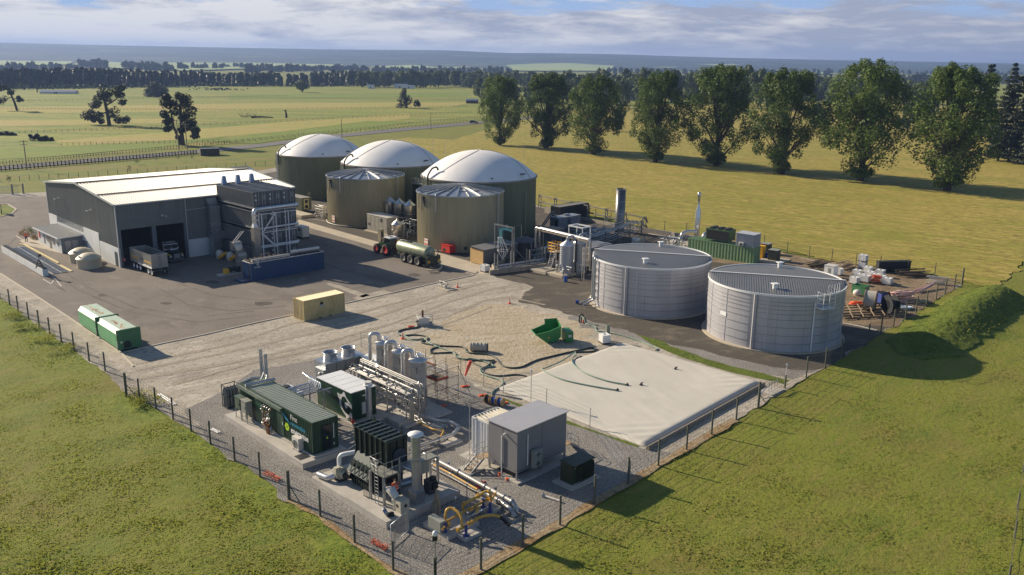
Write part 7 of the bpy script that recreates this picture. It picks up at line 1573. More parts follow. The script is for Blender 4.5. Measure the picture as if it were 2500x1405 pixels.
# plywood ended shed
PF = G(1180, 648.9); t = thing('pump_shed', 'low pump shed with a bright plywood end and flat grey roof', 'shed', PF, R(44.6+2)); part('wall', MB().bx(0, 8.0, .05, 2.9, .1, 2.45), mat('shed_grey', (92, 94, 92), .6), t); part('plywood_end', MB().bx(-.06, 0, 0, 2.95, .1, 2.45), mat('plywood', (206, 170, 112), .7, var=.12, scale=2), t)
part('roof', MB().add([(-.15, -.1, 2.5), (8.1, -.1, 2.5), (8.1, 3.05, 2.7), (-.15, 3.05, 2.7)], [(0, 1, 2, 3)]), MATS['lid_grey'], t); part('fascia', MB().beam((-.15, -.12, 2.47), (-.15, 3.05, 2.66), .06, .16), MATS['black_rubber'], t)
tl = mat('teal_pipe', (128, 190, 180), .4, .1); t = thing('separator', 'pale teal separator pipe with a bent head over the pump shed', 'separator', G(1205, 640)+XB*1.0+XA*2.5, YAW); part('column', MB().cyl((0, 0, 2.6), (0, 0, 5.0), .28, n=14).tube([(0, 0, 4.9), (.9, -.4, 4.9), (1.8, -.9, 4.5)], .24, 10), tl, t); part('motor', MB().cyl((1.0, -.4, 5.0), (1.0, -.4, 5.6), .16, n=10), MATS['galvanised_steel'], t)
t = thing('antenna_frame', 'white lattice frame shaped like a pointed cage before the pump shed', 'frame', G(1227, 648), YAW); m_ = MB(); tip = (0, 0, .9)
rg_ = [(math.cos(R(a))*.9, math.sin(R(a))*.9, 2.4) for a in range(0, 360, 60)]; up = [(math.cos(R(a))*.35-.6, math.sin(R(a))*.35, 4.6) for a in range(0, 360, 60)]
for i in range(6): m_.tube([rg_[i], rg_[(i+1) % 6]], .035, 5); m_.tube([rg_[i], tip], .03, 5); m_.tube([rg_[i], up[i]], .035, 5); m_.tube([up[i], up[(i+1) % 6]], .03, 5)
part('lattice', m_, MATS['white_paint'], t)
t = thing('gantry', 'grey steel gantry with diagonal braces over the pump shed', 'gantry', G(1250, 652), YAW); m_ = MB()
for x, y in ((0, 0), (0, 4), (.4, 0)): m_.bx(x-.07, x+.07, y-.07, y+.07, 0, 6.4)
m_.beam((0, -.2, 6.3), (0, 4.2, 6.3), .15, .2).beam((0, 0, 3.5), (0, 4, 3.5), .12).beam((0, 0, 3.5), (2.6, -1.5, 0), .08).beam((0, 0, 3.4), (-.2, 3.8, .2), .08).tube([(.4, 0, 6.4), (2, 0, 6.6), (2, 0, 4.5)], .04, 5, bend=.3); part('steelwork', m_, mat('gantry_grey', (120, 122, 122), .5, .4), t)
t = thing('black_tank', 'low black round tank with radial ribbed cone lid', 'tank', (2.0, 143.4, 0), 0); part('shell', MB().lathe([(2.05, 0), (2.05, 2.5)], n=36), mat('black_poly', (44, 48, 50), .5), t); part('lid', MB().lathe([(2.1, 2.5), (.3, 3.1), (.001, 3.12)], n=36), mat('lid_dark', (72, 74, 74), .5), t); m_ = MB()
for i in range(18): a = R(i*20); m_.beam((math.cos(a)*2.05, math.sin(a)*2.05, 2.56), (math.cos(a)*.3, math.sin(a)*.3, 3.14), .06, .06)
part('lid_rib', m_, MATS['lid_grey'], t)
# bund walls
wallm = MATS['old_concrete']
def wall(pts, h, w_=.22, lab='', name='bund_wall'):
    P = [G(*p) for p in pts]; m = MB(); o = P[0]
    for a, b in zip(P, P[1:]): m.beam((a.x-o.x, a.y-o.y, h/2), (b.x-o.x, b.y-o.y, h/2), w_, h)
    return solo(name, m, wallm, lab, 'wall', o)
wall([(1195, 672), (1330, 655), (1440, 628), (1560, 600), (1575, 590)], .75, .25, 'long low concrete bund wall in front of the pipe racks'); wall([(1212, 668), (1202, 655), (1232, 640)], .6, .2, 'short low concrete wall by the plywood ended shed')
wall([(1560, 566), (1640, 578), (1700, 592), (1745, 610)], .9, .3, 'curved low wall with pale earth behind the left steel tank')
for k, (a, b) in enumerate((((1330, 520), (1560, 566)), ((1330, 512), (1420, 530)))):
    wall([a, b], .7, .2, ('long concrete wall behind the flare stack', 'short concrete wall behind the domed tank')[k])
# pipe racks
def bigrack(lab, a, b, zs, wdt, n, np_, seed, m1=None, top=3.0):
    A, B = G(*a), G(*b); d = B-A; L_ = d.length; yw = math.atan2(d.y, d.x); t = thing('pipe_rack', lab, 'pipe rack', A, yw); s_ = MB(); r = random.Random(seed)
    for i in range(n+1):
        x = L_*i/n
        for y in (0, wdt): s_.bx(x-.08, x+.08, y-.08, y+.08, 0, top)
        for z in zs: s_.bx(x-.06, x+.06, 0, wdt, z-.12, z)
    part('steelwork', s_, MATS['gantry_grey'], t)
    for z in zs:
        for k in range(np_): y = .15+k*(wdt-.3)/max(1, np_-1); rr = r.choice((.05, .08, .11)); part('pipe', MB().tube([(r.uniform(-.5, .5), y, z+rr), (L_+r.uniform(-.5, .8), y, z+rr), (L_+.8, y, z+rr-.8)], rr, 7, bend=.2), m1 or MATS['galvanised_steel'], t)
    return t
bigrack('wide rack of parallel pipes leading to the flare stack', (1445, 618), (1565, 576), (.9, 1.7, 2.6), 3.0, 4, 4, 1); bigrack('low pipe run in front of the black container', (1310, 640), (1450, 606), (1.0, 1.8), 1.2, 4, 4, 2)
bigrack('elevated rail of pipes along the far boundary behind the flare stack', (1315, 508), (1570, 566), (1.2, 2.6), .6, 6, 2, 3, MATS['dark_steel']); bigrack('low dark pipe run between the plywood ended shed and the pipe bridge', (1215, 668), (1330, 650), (.5, 1.0), .8, 3, 3, 6)
t = thing('pipe_bridge', 'tall bridge carrying bright lagged pipes over to the scrubber columns', 'pipe bridge', (3.8, 139.6, 0), math.atan2(-9.0, 7.2)); Lb = (Vector((12.0, 130.6))-Vector((3.8, 139.6))).length; m_ = MB()
for x in (.2, 1.0, Lb*.72, Lb):
    for y in (0, .7): m_.bx(x-.07, x+.07, y-.07, y+.07, .5, 5.3)
for z in (5.2, 2.0): m_.bx(0, 1.2, -.05, .75, z-.1, z)
m_.bx(0, Lb, 0, .08, 5.0, 5.2).bx(0, Lb, .62, .7, 5.0, 5.2); part('steelwork', m_, mat('bridge_steel', (140, 130, 112), .6, .3), t)
part('lagged_pipe', MB().tube([(-.3, .15, 2.0), (-.3, .15, 5.4), (Lb+.2, .15, 5.4), (Lb+.2, .15, 2.5)], .15, 10, bend=.3), MATS['foil_duct'], t); part('lagged_pipe', MB().tube([(.3, .5, 3.0), (.3, .5, 5.45), (Lb, .5, 5.45), (Lb, .5, 3.4)], .12, 8, bend=.3), MATS['white_paint'], t); part('footing', MB().bx(-.3, 1.4, -.4, 1.1, 0, .55), MATS['concrete'], t)
t = thing('pipe_trestle', 'box topped white steel frame beyond the scrubber columns', 'frame', G(1420, 628), YAW); m_ = MB()
for x, y in ((0, 0), (2, 0), (2, 3), (0, 3)): m_.bx(x-.06, x+.06, y-.06, y+.06, 0, 4.9)
m_.bx(-.1, 2.1, -.1, .1, 4.8, 5.0).bx(-.1, 2.1, 2.9, 3.1, 4.8, 5.0).bx(-.1, .1, .1, 2.9, 4.8, 5.0).bx(1.9, 2.1, .1, 2.9, 4.8, 5.0); part('steelwork', m_, MATS['white_paint'], t)
# scrubber columns
scm = mat('scrubber_grey', (150, 156, 164), .4, .25, var=.06)
for x, y, r_, h_, lab in ((8.3, 130.2, 1.05, 4.6, 'left scrubber column with a bent duct from its cone top'), (10.4, 132.8, 1.0, 4.5, 'right scrubber column standing behind the left one')):
    t = thing('scrubber_column', lab, 'column', (x, y, 0), 0, 'blue grey scrubber columns'); part('shell', MB().lathe([(r_, .2), (r_, h_)], n=32), scm, t); part('cone', MB().lathe([(r_+.06, h_-.05), (r_+.04, h_+.05), (.28, h_+.6), (.2, h_+.75), (.001, h_+.76)], n=32), mat('pale_cone', (196, 200, 204), .4, .2), t)
    part('manway', MB().cyl((-r_*.6, -r_*.78, 1.1), (-r_*.75, -r_*.98, 1.1), .42, n=16), scm, t); st_ = MB()
    for i in range(9): st_.rbox((-r_*.88, -r_*.55, 1.5+i*.33), (.14, .18, .08), R(30))
    part('ladder_clip', st_, MATS['white_paint'], t)
    part('duct', MB().tube([(0, 0, h_+.7), (.1, 0, h_+1.25), (1.0, .2, h_+1.3), (1.3, .3, h_+.6)], .16, 8, bend=.3), scm, t); part('riser', MB().tube([(r_+.35, -.2, .1), (r_+.35, -.2, h_+.9)], .16, 9), MATS['dark_steel'], t)
slab(G(1332, 672), YAW, 3.0, 3.4, .4, m=MATS['apron_concrete']); slab(G(1372, 681), YAW, 5.4, 3.6, .4, m=MATS['apron_concrete'])
t = thing('caged_ladder', 'white ladder tower with a yellow safety cage left of the scrubber columns', 'ladder', G(1348, 665), YAW); m_ = MB(); c_ = MB()
for s_ in (-.35, .35): m_.tube([(-.9, s_, 0), (0, s_, 3.2), (0, s_, 4.2)], .05, 6); m_.tube([(1.2, s_, 0), (1.2, s_, 3.4)], .05, 6)
for i in range(10): m_.tube([(-.9+.9*i/10, -.35, .3*i+.15), (-.9+.9*i/10, .35, .3*i+.15)], .035, 5)
m_.tube([(1.2, -.35, .3), (0, -.35, 3.0)], .04, 5).tube([(1.2, .35, 3.0), (0, .35, .3)], .04, 5); m_.bx(-.1, 1.4, -.6, .6, 3.1, 3.2)
for z in (3.3, 3.75, 4.2, 4.65): c_.tube([(-.3, -.7, z), (1.3, -.7, z), (1.3, .7, z), (-.3, .7, z), (-.3, -.7, z)], .05, 5)
for x, y in ((-.3, -.7), (.3, -.7), (.9, -.7), (1.3, -.7), (-.3, 0), (-.3, .7), (.6, .7), (1.3, .7)): c_.tube([(x, y, 3.2), (x, y, 4.7)], .05, 5)
part('ladder', m_, MATS['off_white'], t); part('cage', c_, MATS['yellow_paint'], t)
t = thing('ladder_cage', 'white vertical caged ladder at the left of the left steel tank', 'ladder', G(1428, 684), YAW); m_ = MB()
for a in range(0, 360, 45): m_.tube([(math.cos(R(a))*.5, math.sin(R(a))*.5, 2.2), (math.cos(R(a))*.5, math.sin(R(a))*.5, 4.9)], .025, 4)
for z in (2.2, 3.1, 4.0, 4.9): m_.tube([(math.cos(R(a))*.5, math.sin(R(a))*.5, z) for a in range(0, 361, 45)], .03, 4)
for s_ in (-.2, .2): m_.tube([(-.5, s_, 0), (-.5, s_, 5)], .04, 5)
part('cage', m_, MATS['off_white'], t)
clutter('pump_group', 'crowd of grey pumps and bent pipes at the foot of the scrubber columns', 'pumps', G(1385, 682), YAW, 4.2, 3, 1.9, 46, 11, MATS['galvanised_steel'], cabg, (.06, .13))
def drum(px, py, m, lab, h=.95, z=0): t = thing('plastic_drum', lab, 'drum', G(px, py), 0, 'blue plastic drums'); t.location.z = z; part('body', MB().lathe([(.001, 0), (.27, .01), (.29, .1), (.29, h-.1), (.26, h)], n=16).cyl((0, 0, h-.01), (0, 0, h), .26, n=16), m, t); part('bung', MB().cyl((.12, 0, h), (.12, 0, h+.03), .04, n=7), MATS['white_paint'], t)
drum(1380.8, 689, MATS['blue_plastic'], 'blue drum standing alone before the scrubber slab'); drum(1870, 631, MATS['blue_plastic'], 'blue drum beside the yellow locker near the far fence')
solo('manhole_slab', MB().bx(-.9, .9, -1.2, 1.2, 0, .1), MATS['apron_concrete'], 'pale slab with stub pipes beside the dirt road kerb', 'slab', G(1090, 706), YAW)
clutter('stub_pipes', 'group of short stub pipes standing on the slab by the kerb', 'pipes', G(1086, 708), YAW, 1.2, 2, .9, 16, 4, MATS['off_white'], MATS['dark_steel'])
# low pale pond lid and other far equipment
t = boxthing('pale_lid', 'pale flat lid of a low tank behind the left steel tank', 'tank', G(1440, 640), YAW, 5.5, 5.0, 0, 2.2, wallm, lidm)
t = container('black_container', 'open fronted black container near the far boundary rail', 'container', G(1363, 545)+XB*1.0+XA*1.5, YAW, 9.0, 2.6, 2.9, mat('black_paint', (34, 36, 37), .6), 0, None, mat('charcoal_roof', (66, 70, 72), .6))
t = boxthing('generator_box', 'blue grey boxy generator housing with a dark door slot', 'generator', G(1363.4, 562), YAW, 6.4, 2.3, 0, 2.2, mat('blue_grey_box', (112, 120, 132), .45, .15), mat('blue_grey_top', (132, 138, 146), .45, .15)); part('door_slot', MB().bx(-.03, 0, .4, .9, .2, 1.8), MATS['black_rubber'], t); part('roof_unit', MB().cyl((.7, 1.5, 2.2), (.7, 1.5, 2.7), .3, n=12).bx(3, 4.2, 1.0, 1.6, 2.28, 2.6), MATS['galvanised_steel'], t); part('filter_pod', MB().cyl((3.2, -.2, .9), (3.2, -.2, 1.9), .4, n=14), MATS['blue_grey_box'], t)
t = boxthing('tan_lid_tank', 'low square tank with a tan lid under the pipe bridge', 'tank', G(1345, 590), YAW, 3.6, 3.2, 0, 1.9, mat('mid_grey_tank', (104, 106, 106), .6), mat('tan_lid', (160, 138, 112), .7))
st_ = thing('access_steps', 'steep open steps leaning against the nearest domed tank', 'stairs', G(1322, 560), R(20)); m_ = MB()
for s_ in (0, .9): m_.beam((0, s_, 0), (2.6, s_, 3.4), .08, .25)
for i in range(10): m_.bx(.26*i, .26*i+.22, 0, .9, .34*i+.1, .34*i+.16)
part('flight', m_, MATS['gantry_grey'], st_)
clutter('manifold', 'low crowded manifold of pipes left of the flare stack', 'pipes', G(1440, 590), YAW, 7, 5, 1.8, 80, 21, MATS['galvanised_steel'], MATS['dark_steel'], (.04, .1))
# flare stack
t = thing('flare_stack', 'fat open topped steel flare stack at the far boundary', 'stack', G(1512, 566), 0); part('shroud', MB().lathe([(.92, 1.2), (.92, 8.3), (.84, 8.3), (.84, 7)], n=36), mat('heat_stained_steel', (116, 116, 116), .35, .7, var=.25, scale=.7, stretch=(.3, .3, 2)), t); part('band', ring(ring(ring(MB(), .92, 8.2, .05, .12, 36), .92, 5.9, .03, .06, 36), .92, 3.6, .03, .06, 36), MATS['galvanised_steel'], t); part('base', MB().bx(-.8, .8, -.8, .8, 0, 1.25), MATS['dark_steel'], t)
# generator set: green container with radiators, exhaust silencer and grey pod
CF_ = G(1838, 646); chy = R(50); cgreen = mat('leaf_green_paint', (126, 154, 110), .5, .05, var=.1)
t = container('generator_container', 'mid green ribbed generator container with equipment on its roof', 'container', CF_, chy, 2.44, 12.0, 2.7, cgreen, 0, None, cgreen, d=.12, pitch=.55)
ch_p = lambda x, y, z=0: CF_+Vector((math.cos(chy)*x-math.sin(chy)*y, math.sin(chy)*x+math.cos(chy)*y, z))
t = boxthing('roof_pod', 'grey ribbed pod standing on the right end of the green generator container', 'pod', ch_p(0, .1), chy, 2.4, 3.2, 2.72, 4.75, mat('pod_grey', (140, 146, 156), .5, .1), mat('pod_top', (176, 180, 184), .5)); m_ = MB()
for k in range(9): m_.bx(-.03, 0, .15+k*.35, .2+k*.35, 2.8, 4.7)
part('rib', m_, MATS['pod_grey'], t)
aircon(ch_p(-.35, 2.6, 2.72), chy-R(90), 'small white air conditioner on the container roof edge by the grey pod', .8, .35, .65)
t = thing('radiator_bank', 'green radiator bank with black face and roof fans on the generator container', 'radiator', ch_p(.2, 4.6, 2.75), chy); part('casing', MB().bx(0, 2.3, 0, 4.3, .3, 2.1), mat('radiator_green', (70, 100, 62), .5), t); part('core', MB().bx(-.03, 0, .15, 4.1, .4, 1.9), MATS['black_rubber'], t); part('leg', MB().bx(0, .1, 0, .1, 0, .3).bx(0, .1, 4.2, 4.3, 0, .3), MATS['radiator_green'], t)
for k in range(3):
    for x in (.6, 1.7): part('fan', MB().cyl((x, .8+k*1.3, 2.1), (x, .8+k*1.3, 2.3), .5, n=16), MATS['black_rubber'], t)
t = thing('exhaust_silencer', 'slim silver exhaust silencer with a flared tip', 'exhaust', G(1700, 590), 0); part('body', MB().lathe([(.5, .3), (.5, 5.6), (.22, 6.5), (.22, 8.0), (.3, 8.3), (.34, 8.9), (.24, 9.0)], n=24), MATS['stainless_steel'], t); part('clamp', MB().cyl((0, 0, 7.6), (0, 0, 7.7), .27, n=14), MATS['black_rubber'], t); part('base', MB().bx(-.6, .6, -.6, .6, 0, .3), MATS['dark_steel'], t)
t = thing('exhaust_duct', 'two fat lagged exhaust ducts bending down left of the green container', 'duct', G(1700, 600), 0)
part('duct', MB().tube([(-.2, 0, 2.6), (-1.6, -.3, 2.6), (-2.9, -1.0, 2.5), (-3.1, -1.2, 1.2)], .3, 10, bend=.6), MATS['foil_duct'], t); part('duct', MB().tube([(2.6, -.8, 2.9), (1.4, -1.6, 2.8), (.6, -2.4, 2.4), (.6, -2.5, 1.4)], .3, 10, bend=.6), MATS['foil_duct'], t)
clutter('exhaust_manifold', 'crowded pipework on a frame left of the green generator container', 'pipes', G(1655, 612), YAW, 4.5, 3.5, 2.3, 50, 31, MATS['galvanised_steel'], MATS['dark_steel'], (.05, .12))
t = boxthing('yellow_locker', 'bright yellow locker at the right end of the generator container', 'locker', G(1862, 633), chy, .9, .9, .1, 2.1, MATS['yellow_paint']); part('door', MB().bx(-.02, 0, .1, .8, .2, 2.0), MATS['yellow_paint'], t)
for px, py, h_, lab in ((1895, 640, 1.8, 'dark wheeled cage bin nearest the far fence'), (1874, 622, 1.7, 'dark green bin behind the blue drum')): t = boxthing('waste_bin', lab, 'bin', G(px, py), chy, 1.5, 1.5, .15, h_, mat('dark_bin', (40, 46, 38), .6), cabg, 'dark bins by the generator'); part('foot', MB().bx(.1, 1.4, .1, 1.4, 0, .15), MATS['dark_steel'], t)
slab(G(1900, 648), chy, 5, 4, .15, m=MATS['apron_concrete'])
# ================================================================== STORAGE YARD
t = boxthing('black_trough', 'long black trough at the back of the storage yard', 'trough', G(2140, 668)+XA*.6, R(8), 5.4, .9, .2, 1.7, MATS['black_paint']); part('foot', MB().bx(.2, 5.2, .1, .8, 0, .2), MATS['dark_steel'], t)
def opencrate(F, yaw, lx, ly, h, m, lab, group=None):
    t = thing('open_crate', lab, 'crate', F, yaw, group); part('wall', MB().bx(0, lx, 0, .06, 0, h).bx(0, lx, ly-.06, ly, 0, h).bx(0, .06, .06, ly-.06, 0, h).bx(lx-.06, lx, .06, ly-.06, 0, h), m, t); part('floor', MB().bx(.06, lx-.06, .06, ly-.06, .05, .12), m, t); part('rim', MB().bx(-.04, lx+.04, -.04, .0, h-.12, h).bx(-.04, 0, 0, ly+.04, h-.12, h), m, t); return t
opencrate(G(2110, 722), YAW, 1.5, 1.9, 1.25, mat('crate_green', (72, 128, 84), .5), 'open green crate in the storage yard'); opencrate(G(2129, 733), YAW, 1.1, 1.2, 1.0, mat('crate_grey', (98, 96, 90), .7), 'open grey timber crate right of the green crate')
for px, py, r_, w_, yw, m_, lab in ((2122, 757, 1.35, 1.5, R(-28), 'weathered_timber', 'biggest timber cable drum, lying toward the right steel tank'), (2172, 768, 1.3, 1.1, R(10), 'dark_steel', 'black steel cable drum by the storage yard fence')):
    t = thing('cable_drum', lab, 'drum', G(px, py), yw, 'large cable drums'); part('flange', MB().cyl((-w_/2, 0, r_), (-w_/2+.1, 0, r_), r_, n=28), MATS[m_], t); part('flange', MB().cyl((w_/2-.1, 0, r_), (w_/2, 0, r_), r_, n=28), MATS[m_], t); part('barrel', MB().cyl((-w_/2, 0, r_), (w_/2, 0, r_), r_*.55 if m_ == 'dark_steel' else r_*.93, n=24), MATS[m_] if m_ == 'dark_steel' else MATS['concrete'], t)
t = boxthing('lidded_bin', 'blue bin with a black sheet folded over it', 'bin', G(2150, 742), R(20), 1.1, 1.0, 0, 1.4, mat('dull_blue', (52, 70, 140), .5), MATS['black_rubber']); part('sheet', MB().add([(-.1, -.2, 1.55), (1.3, -.1, 1.6), (1.8, .9, 1.1), (0, 1.3, 1.7)], [(0, 1, 2, 3)]).add([(1.3, -.1, 1.6), (1.9, 0, .3), (1.8, .9, 1.1)], [(0, 1, 2)]), MATS['black_rubber'], t)
def coil(px, py, n, r0, m, lab, seed, hh=.9):
    r = random.Random(seed); t = thing('hose_pile', lab, 'hoses', G(px, py), 0)
    for k in range(n):
        ph = r.uniform(0, 6.28); rr = r0*r.uniform(.5, 1); cx_, cy_ = r.uniform(-.6, .6)*r0*.5, r.uniform(-.6, .6)*r0*.4; z = r.uniform(.08, hh); part('coil', MB().tube([(cx_+rr*math.cos(ph+a*.5), cy_+rr*.8*math.sin(ph+a*.5), max(.06, z*(1-.3*math.sin(a*.5+ph)))) for a in range(13)], .08, 6), m, t)
coil(2196, 734, 22, 1.9, mat('pink_hose', (196, 140, 130), .6, var=.2, scale=4, col2=(214, 196, 190)), 'big heap of pink striped hose in the storage yard', 5, 1.3); coil(2088, 744, 6, .9, MATS['orange_plastic'], 'low heap of orange pipe pieces by the grey crate', 6, .5); coil(2203, 754, 8, 1.3, mat('pale_blue_pipe', (170, 184, 200), .5), 'loose loops of pale blue pipe along the yard fence', 7, .4); coil(2248, 738, 7, 1.2, mat('bleached_pipe', (160, 156, 132), .6), 'loose bleached pipe loops near the corner of the yard fence', 8, .4)
t = thing('sack', 'white bulging sack on the heap by the green crate', 'sack', G(2092, 722), 0); part('sack', MB().lathe([(.3, 0), (.6, .3), (.5, .7), (.2, .85), (.001, .88)], n=12), MATS['off_white'], t)
t = thing('loose_pipes', 'bundle of loose pinkish pipes pointing at the stack of white battens', 'pipes', G(2235, 716), R(38))
for k in range(8): part('pipe', MB().cyl((-.2*k*.3, k*.16-.6, .1+.1*(k % 3)), (4.5+.2*k, k*.05-.2, .5+.1*(k % 4)), .06, n=7), MATS['pink_hose'], t)
def lumber(px, py, yaw, n, L_, m, lab, seed, h=.8, w_=1.6):
    r = random.Random(seed); t = thing('timber_stack', lab, 'timber', G(px, py), yaw)
    for k in range(n): part('board', MB().rbox((r.uniform(-.3, .3), r.uniform(-w_/2, w_/2), .06+h*k/n), (L_*r.uniform(.6, 1), .16, .08), r.uniform(-.15, .15)), m, t)
lumber(2225, 674, R(6), 16, 5.5, MATS['dark_timber'], 'long dark stack of boards beside the black trough', 3, .9, 2.4); lumber(2288, 694, R(-20), 14, 3.0, MATS['off_white'], 'stack of white battens by the far corner post', 4, 1.2, 1.0); lumber(2060, 655, R(38), 14, 4.5, MATS['weathered_timber'], 'stack of weathered slats behind the row of totes', 5, 1.2, 1.6); lumber(2000, 650, R(38), 14, 5.0, MATS['dark_timber'], 'dark timber and rubble heap left of the white box', 6, .8, 2.6)
t = boxthing('white_box', 'white moulded box with open slot, left of the totes', 'box', G(2033, 682), YAW, 1.5, 1.5, 0, 1.9, MATS['white_paint'], MATS['off_white']); part('slot', MB().bx(-.03, 0, .5, .9, .5, 1.6), cabg, t)
t = thing('lumber_pile', 'large ladder like dark timber frames stacked beside the right steel tank', 'frames', G(2062, 782), R(16)); m_ = MB(); b_ = MB()
for k in range(6): m_.beam((0, k*.75, .2+.12*k), (9.5, k*.75-.6, .2+.12*k), .14, .12)
for k in range(12): b_.beam((.4+k*.8, -.1, .3), (1.0+k*.8, 1.5, .6), .1, .1) if k % 2 else b_.beam((.4+k*.8, 1.5, .6), (1.1+k*.8, 3.4, .95), .1, .1)
part('rail', m_, MATS['dark_timber'], t); part('rung', b_, MATS['weathered_timber'], t)
netp = thing('netting_heap', 'heap of orange white netting hung on the totes', 'netting', G(2137, 692), 0); r = random.Random(3); m_ = MB()
for k in range(26): m_.tube([(r.uniform(-.8, .8), r.uniform(-.6, .3), 1.3-.2*i+r.uniform(-.1, .1)) for i in range(6)], .03, 4)
part('strand', m_, MATS['orange_plastic'], netp)
strip('yard_edge_slab', [(2058, 790), (2100, 798), (2140, 808)], .3, .3, MATS['concrete'], .06)
# ================================================================== WEIGHBRIDGE
def gbl(name, lab, cat, a, b, w_, z0, z1, m): A, B = G(*a), G(*b); t = thing(name, lab, cat, A, math.atan2(B.y-A.y, B.x-A.x)); L_ = (B-A).length; part('block', MB().bx(0, L_, 0, w_, z0, z1), m, t); return t, L_
t, L_ = gbl('barrier_wall', 'white concrete barrier wall with slatted top beside the weighbridge', 'wall', (106.1, 676), (5, 616), -.75, 0, 1.08, precast); m_ = MB(); s_ = MB()
for k in range(int(L_/.42)): m_.bx(.1+k*.42, .3+k*.42, -.7, -.08, 1.08, 1.2)
for k in range(5): s_.bx(k*L_/5+.02, k*L_/5+.06, -.01, .012, 0, 1.07)
part('top_slat', m_, MATS['dark_steel'], t); part('block_joint', s_, MATS['old_concrete'], t)
o = flat('weighbridge_deck', [(174, 664), (127, 671), (30, 606), (58, 603)], mat('deck_grey', (150, 146, 138), .8, var=.15), .05)
t = thing('weigh_grid', 'ribbed steel deck of the weighbridge beside the barrier wall', 'weighbridge', G(150, 667.5), math.atan2(*(lambda d: (d.y, d.x))(G(44, 604.5)-G(150, 667.5)))); L_ = (G(44, 604.5)-G(150, 667.5)).length; m_ = MB()
for k in range(int(L_/.45)): m_.bx(k*.45, k*.45+.1, -1.1, 1.1, .06, .1)
m_.bx(0, L_, -.05, .05, .06, .13); part('deck_rib', m_, MATS['galvanised_steel'], t)
t = thing('lattice_post', 'black pointed lattice post on the near end of the barrier wall', 'post', G(97, 657, 1.08), R(30)); t.location.z = 1.2; m_ = MB()
for x, y in ((-.5, -.3), (.5, -.3), (.5, .3), (-.5, .3)): m_.beam((x, y, 0), (x*.12, y*.2, 1.3), .07)
for z in (.3, .7, 1.0): k = 1-z/1.4; m_.beam((-.5*k, -.3*k, z), (.5*k, -.3*k, z), .06).beam((-.5*k, .3*k, z), (.5*k, .3*k, z), .06)
m_.beam((0, 0, 1.2), (0, 0, 2.2), .09).rbox((.25, 0, 1.9), (.3, .2, .35)); part('lattice', m_, MATS['black_rubber'], t)
# garden bed at the office end
def shrub(px, py, w_, h_, lm, lab, seed, g='garden shrubs by the office'):
    r = random.Random(seed); t = thing('shrub', lab, 'shrub', G(px, py), 0, g); bl = [(Vector((r.uniform(-.5, .5)*w_, r.uniform(-.5, .5)*w_, h_*r.uniform(.3, .6))), w_*.32, h_*.4) for _ in range(6)]
    part('foliage', leaves(MB(), bl, 90, .16, r), lm, t); part('stem', MB().cyl((0, 0, 0), (0, 0, h_*.5), .04, n=5), bark, t)
brn = leaf_mat('russet_leaf', (120, 92, 50), (150, 130, 76), .2)
shrub(62, 574, 2.2, .9, brn, 'russet grass clump at the tip of the garden bed', 1); shrub(76, 568, 2.6, 1.3, mid_leaf, 'green garden shrub behind the standing worker', 2); shrub(88, 585, 1.6, .9, brn, 'russet grass clump against the office wall', 3)
shrub(1262, 1252, .5, .3, mid_leaf, 'tiny weed by the front fence', 4) if 0 else None
r = random.Random(40)
for i, (px, py, lab) in enumerate(((70, 800, 'tall weeds at the foot of the left fence, second clump from the left edge'), (28, 775, 'tall weeds at the foot of the left fence, first clump from the left edge'), (110, 828, 'leafy weeds below the third of the left fence posts'), (150, 858, 'bushy weeds below the left fence opposite the green bins'), (330, 975, 'leafy weed clump at the foot of the thick gate post'), (352, 990, 'leafy weed clump right of the thick gate post'))): shrub(px, py, 2.4, .8, mat_weed if 0 else MATS['tuft_leaf'], lab, 50+i, 'weeds along the left fence')
# ================================================================== FENCES
def wire_fence(name, lab, pts, h, pr=.085, wires=8, closed=False, m=MATS['treated_post'], group=None, wr=.007, braces=()):
    P = [G(*p) for p in pts]; o = P[0]; t = thing(name, lab, 'fence', o, 0, group)
    for i, p in enumerate(P):
        b = p-o; b.z = gz(p.x, p.y) if p.x > 20 else 0; rr = pr*(1.5 if i in braces else 1); part('post', MB().cyl(b+Vector((0, 0, -.2)), b+Vector((0, 0, h*(1.12 if i in braces else 1))), rr, n=8), m, t)
        if i in braces and i+1 < len(P): d = (P[i+1]-p).normalized()*1.5; part('brace', MB().tube([b+Vector((0, 0, h*.6)), b+d+Vector((0, 0, .1))], .04, 5), m, t)
    w_ = MB()
    for a, b in zip(P, P[1:]):
        for k in range(wires): z = .12+(h-.2)*k/(wires-1); w_.beam(a-o+Vector((0, 0, z)), b-o+Vector((0, 0, z)), wr*2)
        L_ = (b-a).length; nn = int(L_/.5)
        for k in range(1, nn): q = a.lerp(b, k/nn)-o; w_.beam(q+Vector((0, 0, .1)), q+Vector((0, 0, h-.1)), wr*1.2)
    part('wire', w_, mat('fence_wire', (110, 108, 102), .5, .5), t); return t
wire_fence('deer_fence', 'tall wire fence on round posts along the left side of the works', [(-20, 712), (0, 728)]+W_POSTS+[(1062, 1442)], 2.1, .085, 8, braces=(11, 19))
wire_fence('deer_fence', 'tall wire fence on round posts along the right side of the works', [(1062, 1442)]+E_POSTS, 2.3, .085, 7, braces=(10, 23))
wire_fence('deer_fence', 'tall wire fence on round posts along the far side by the hay paddock', [(2348, 696)]+N_POSTS, 2.2, .07, 6)
wire_fence('field_fence', 'low post and wire fence between the works and the country road', [(x, 445-(x-0)*.062) for x in range(0, 900, 24)], 1.3, .07, 3)
wire_fence('field_fence', 'plain fence at the bottom right edge of the paddock', [(2462, 1420), (2477, 1310), (2484, 1240), (2498, 1150), (2512, 1060)], 1.2, .07, 3)
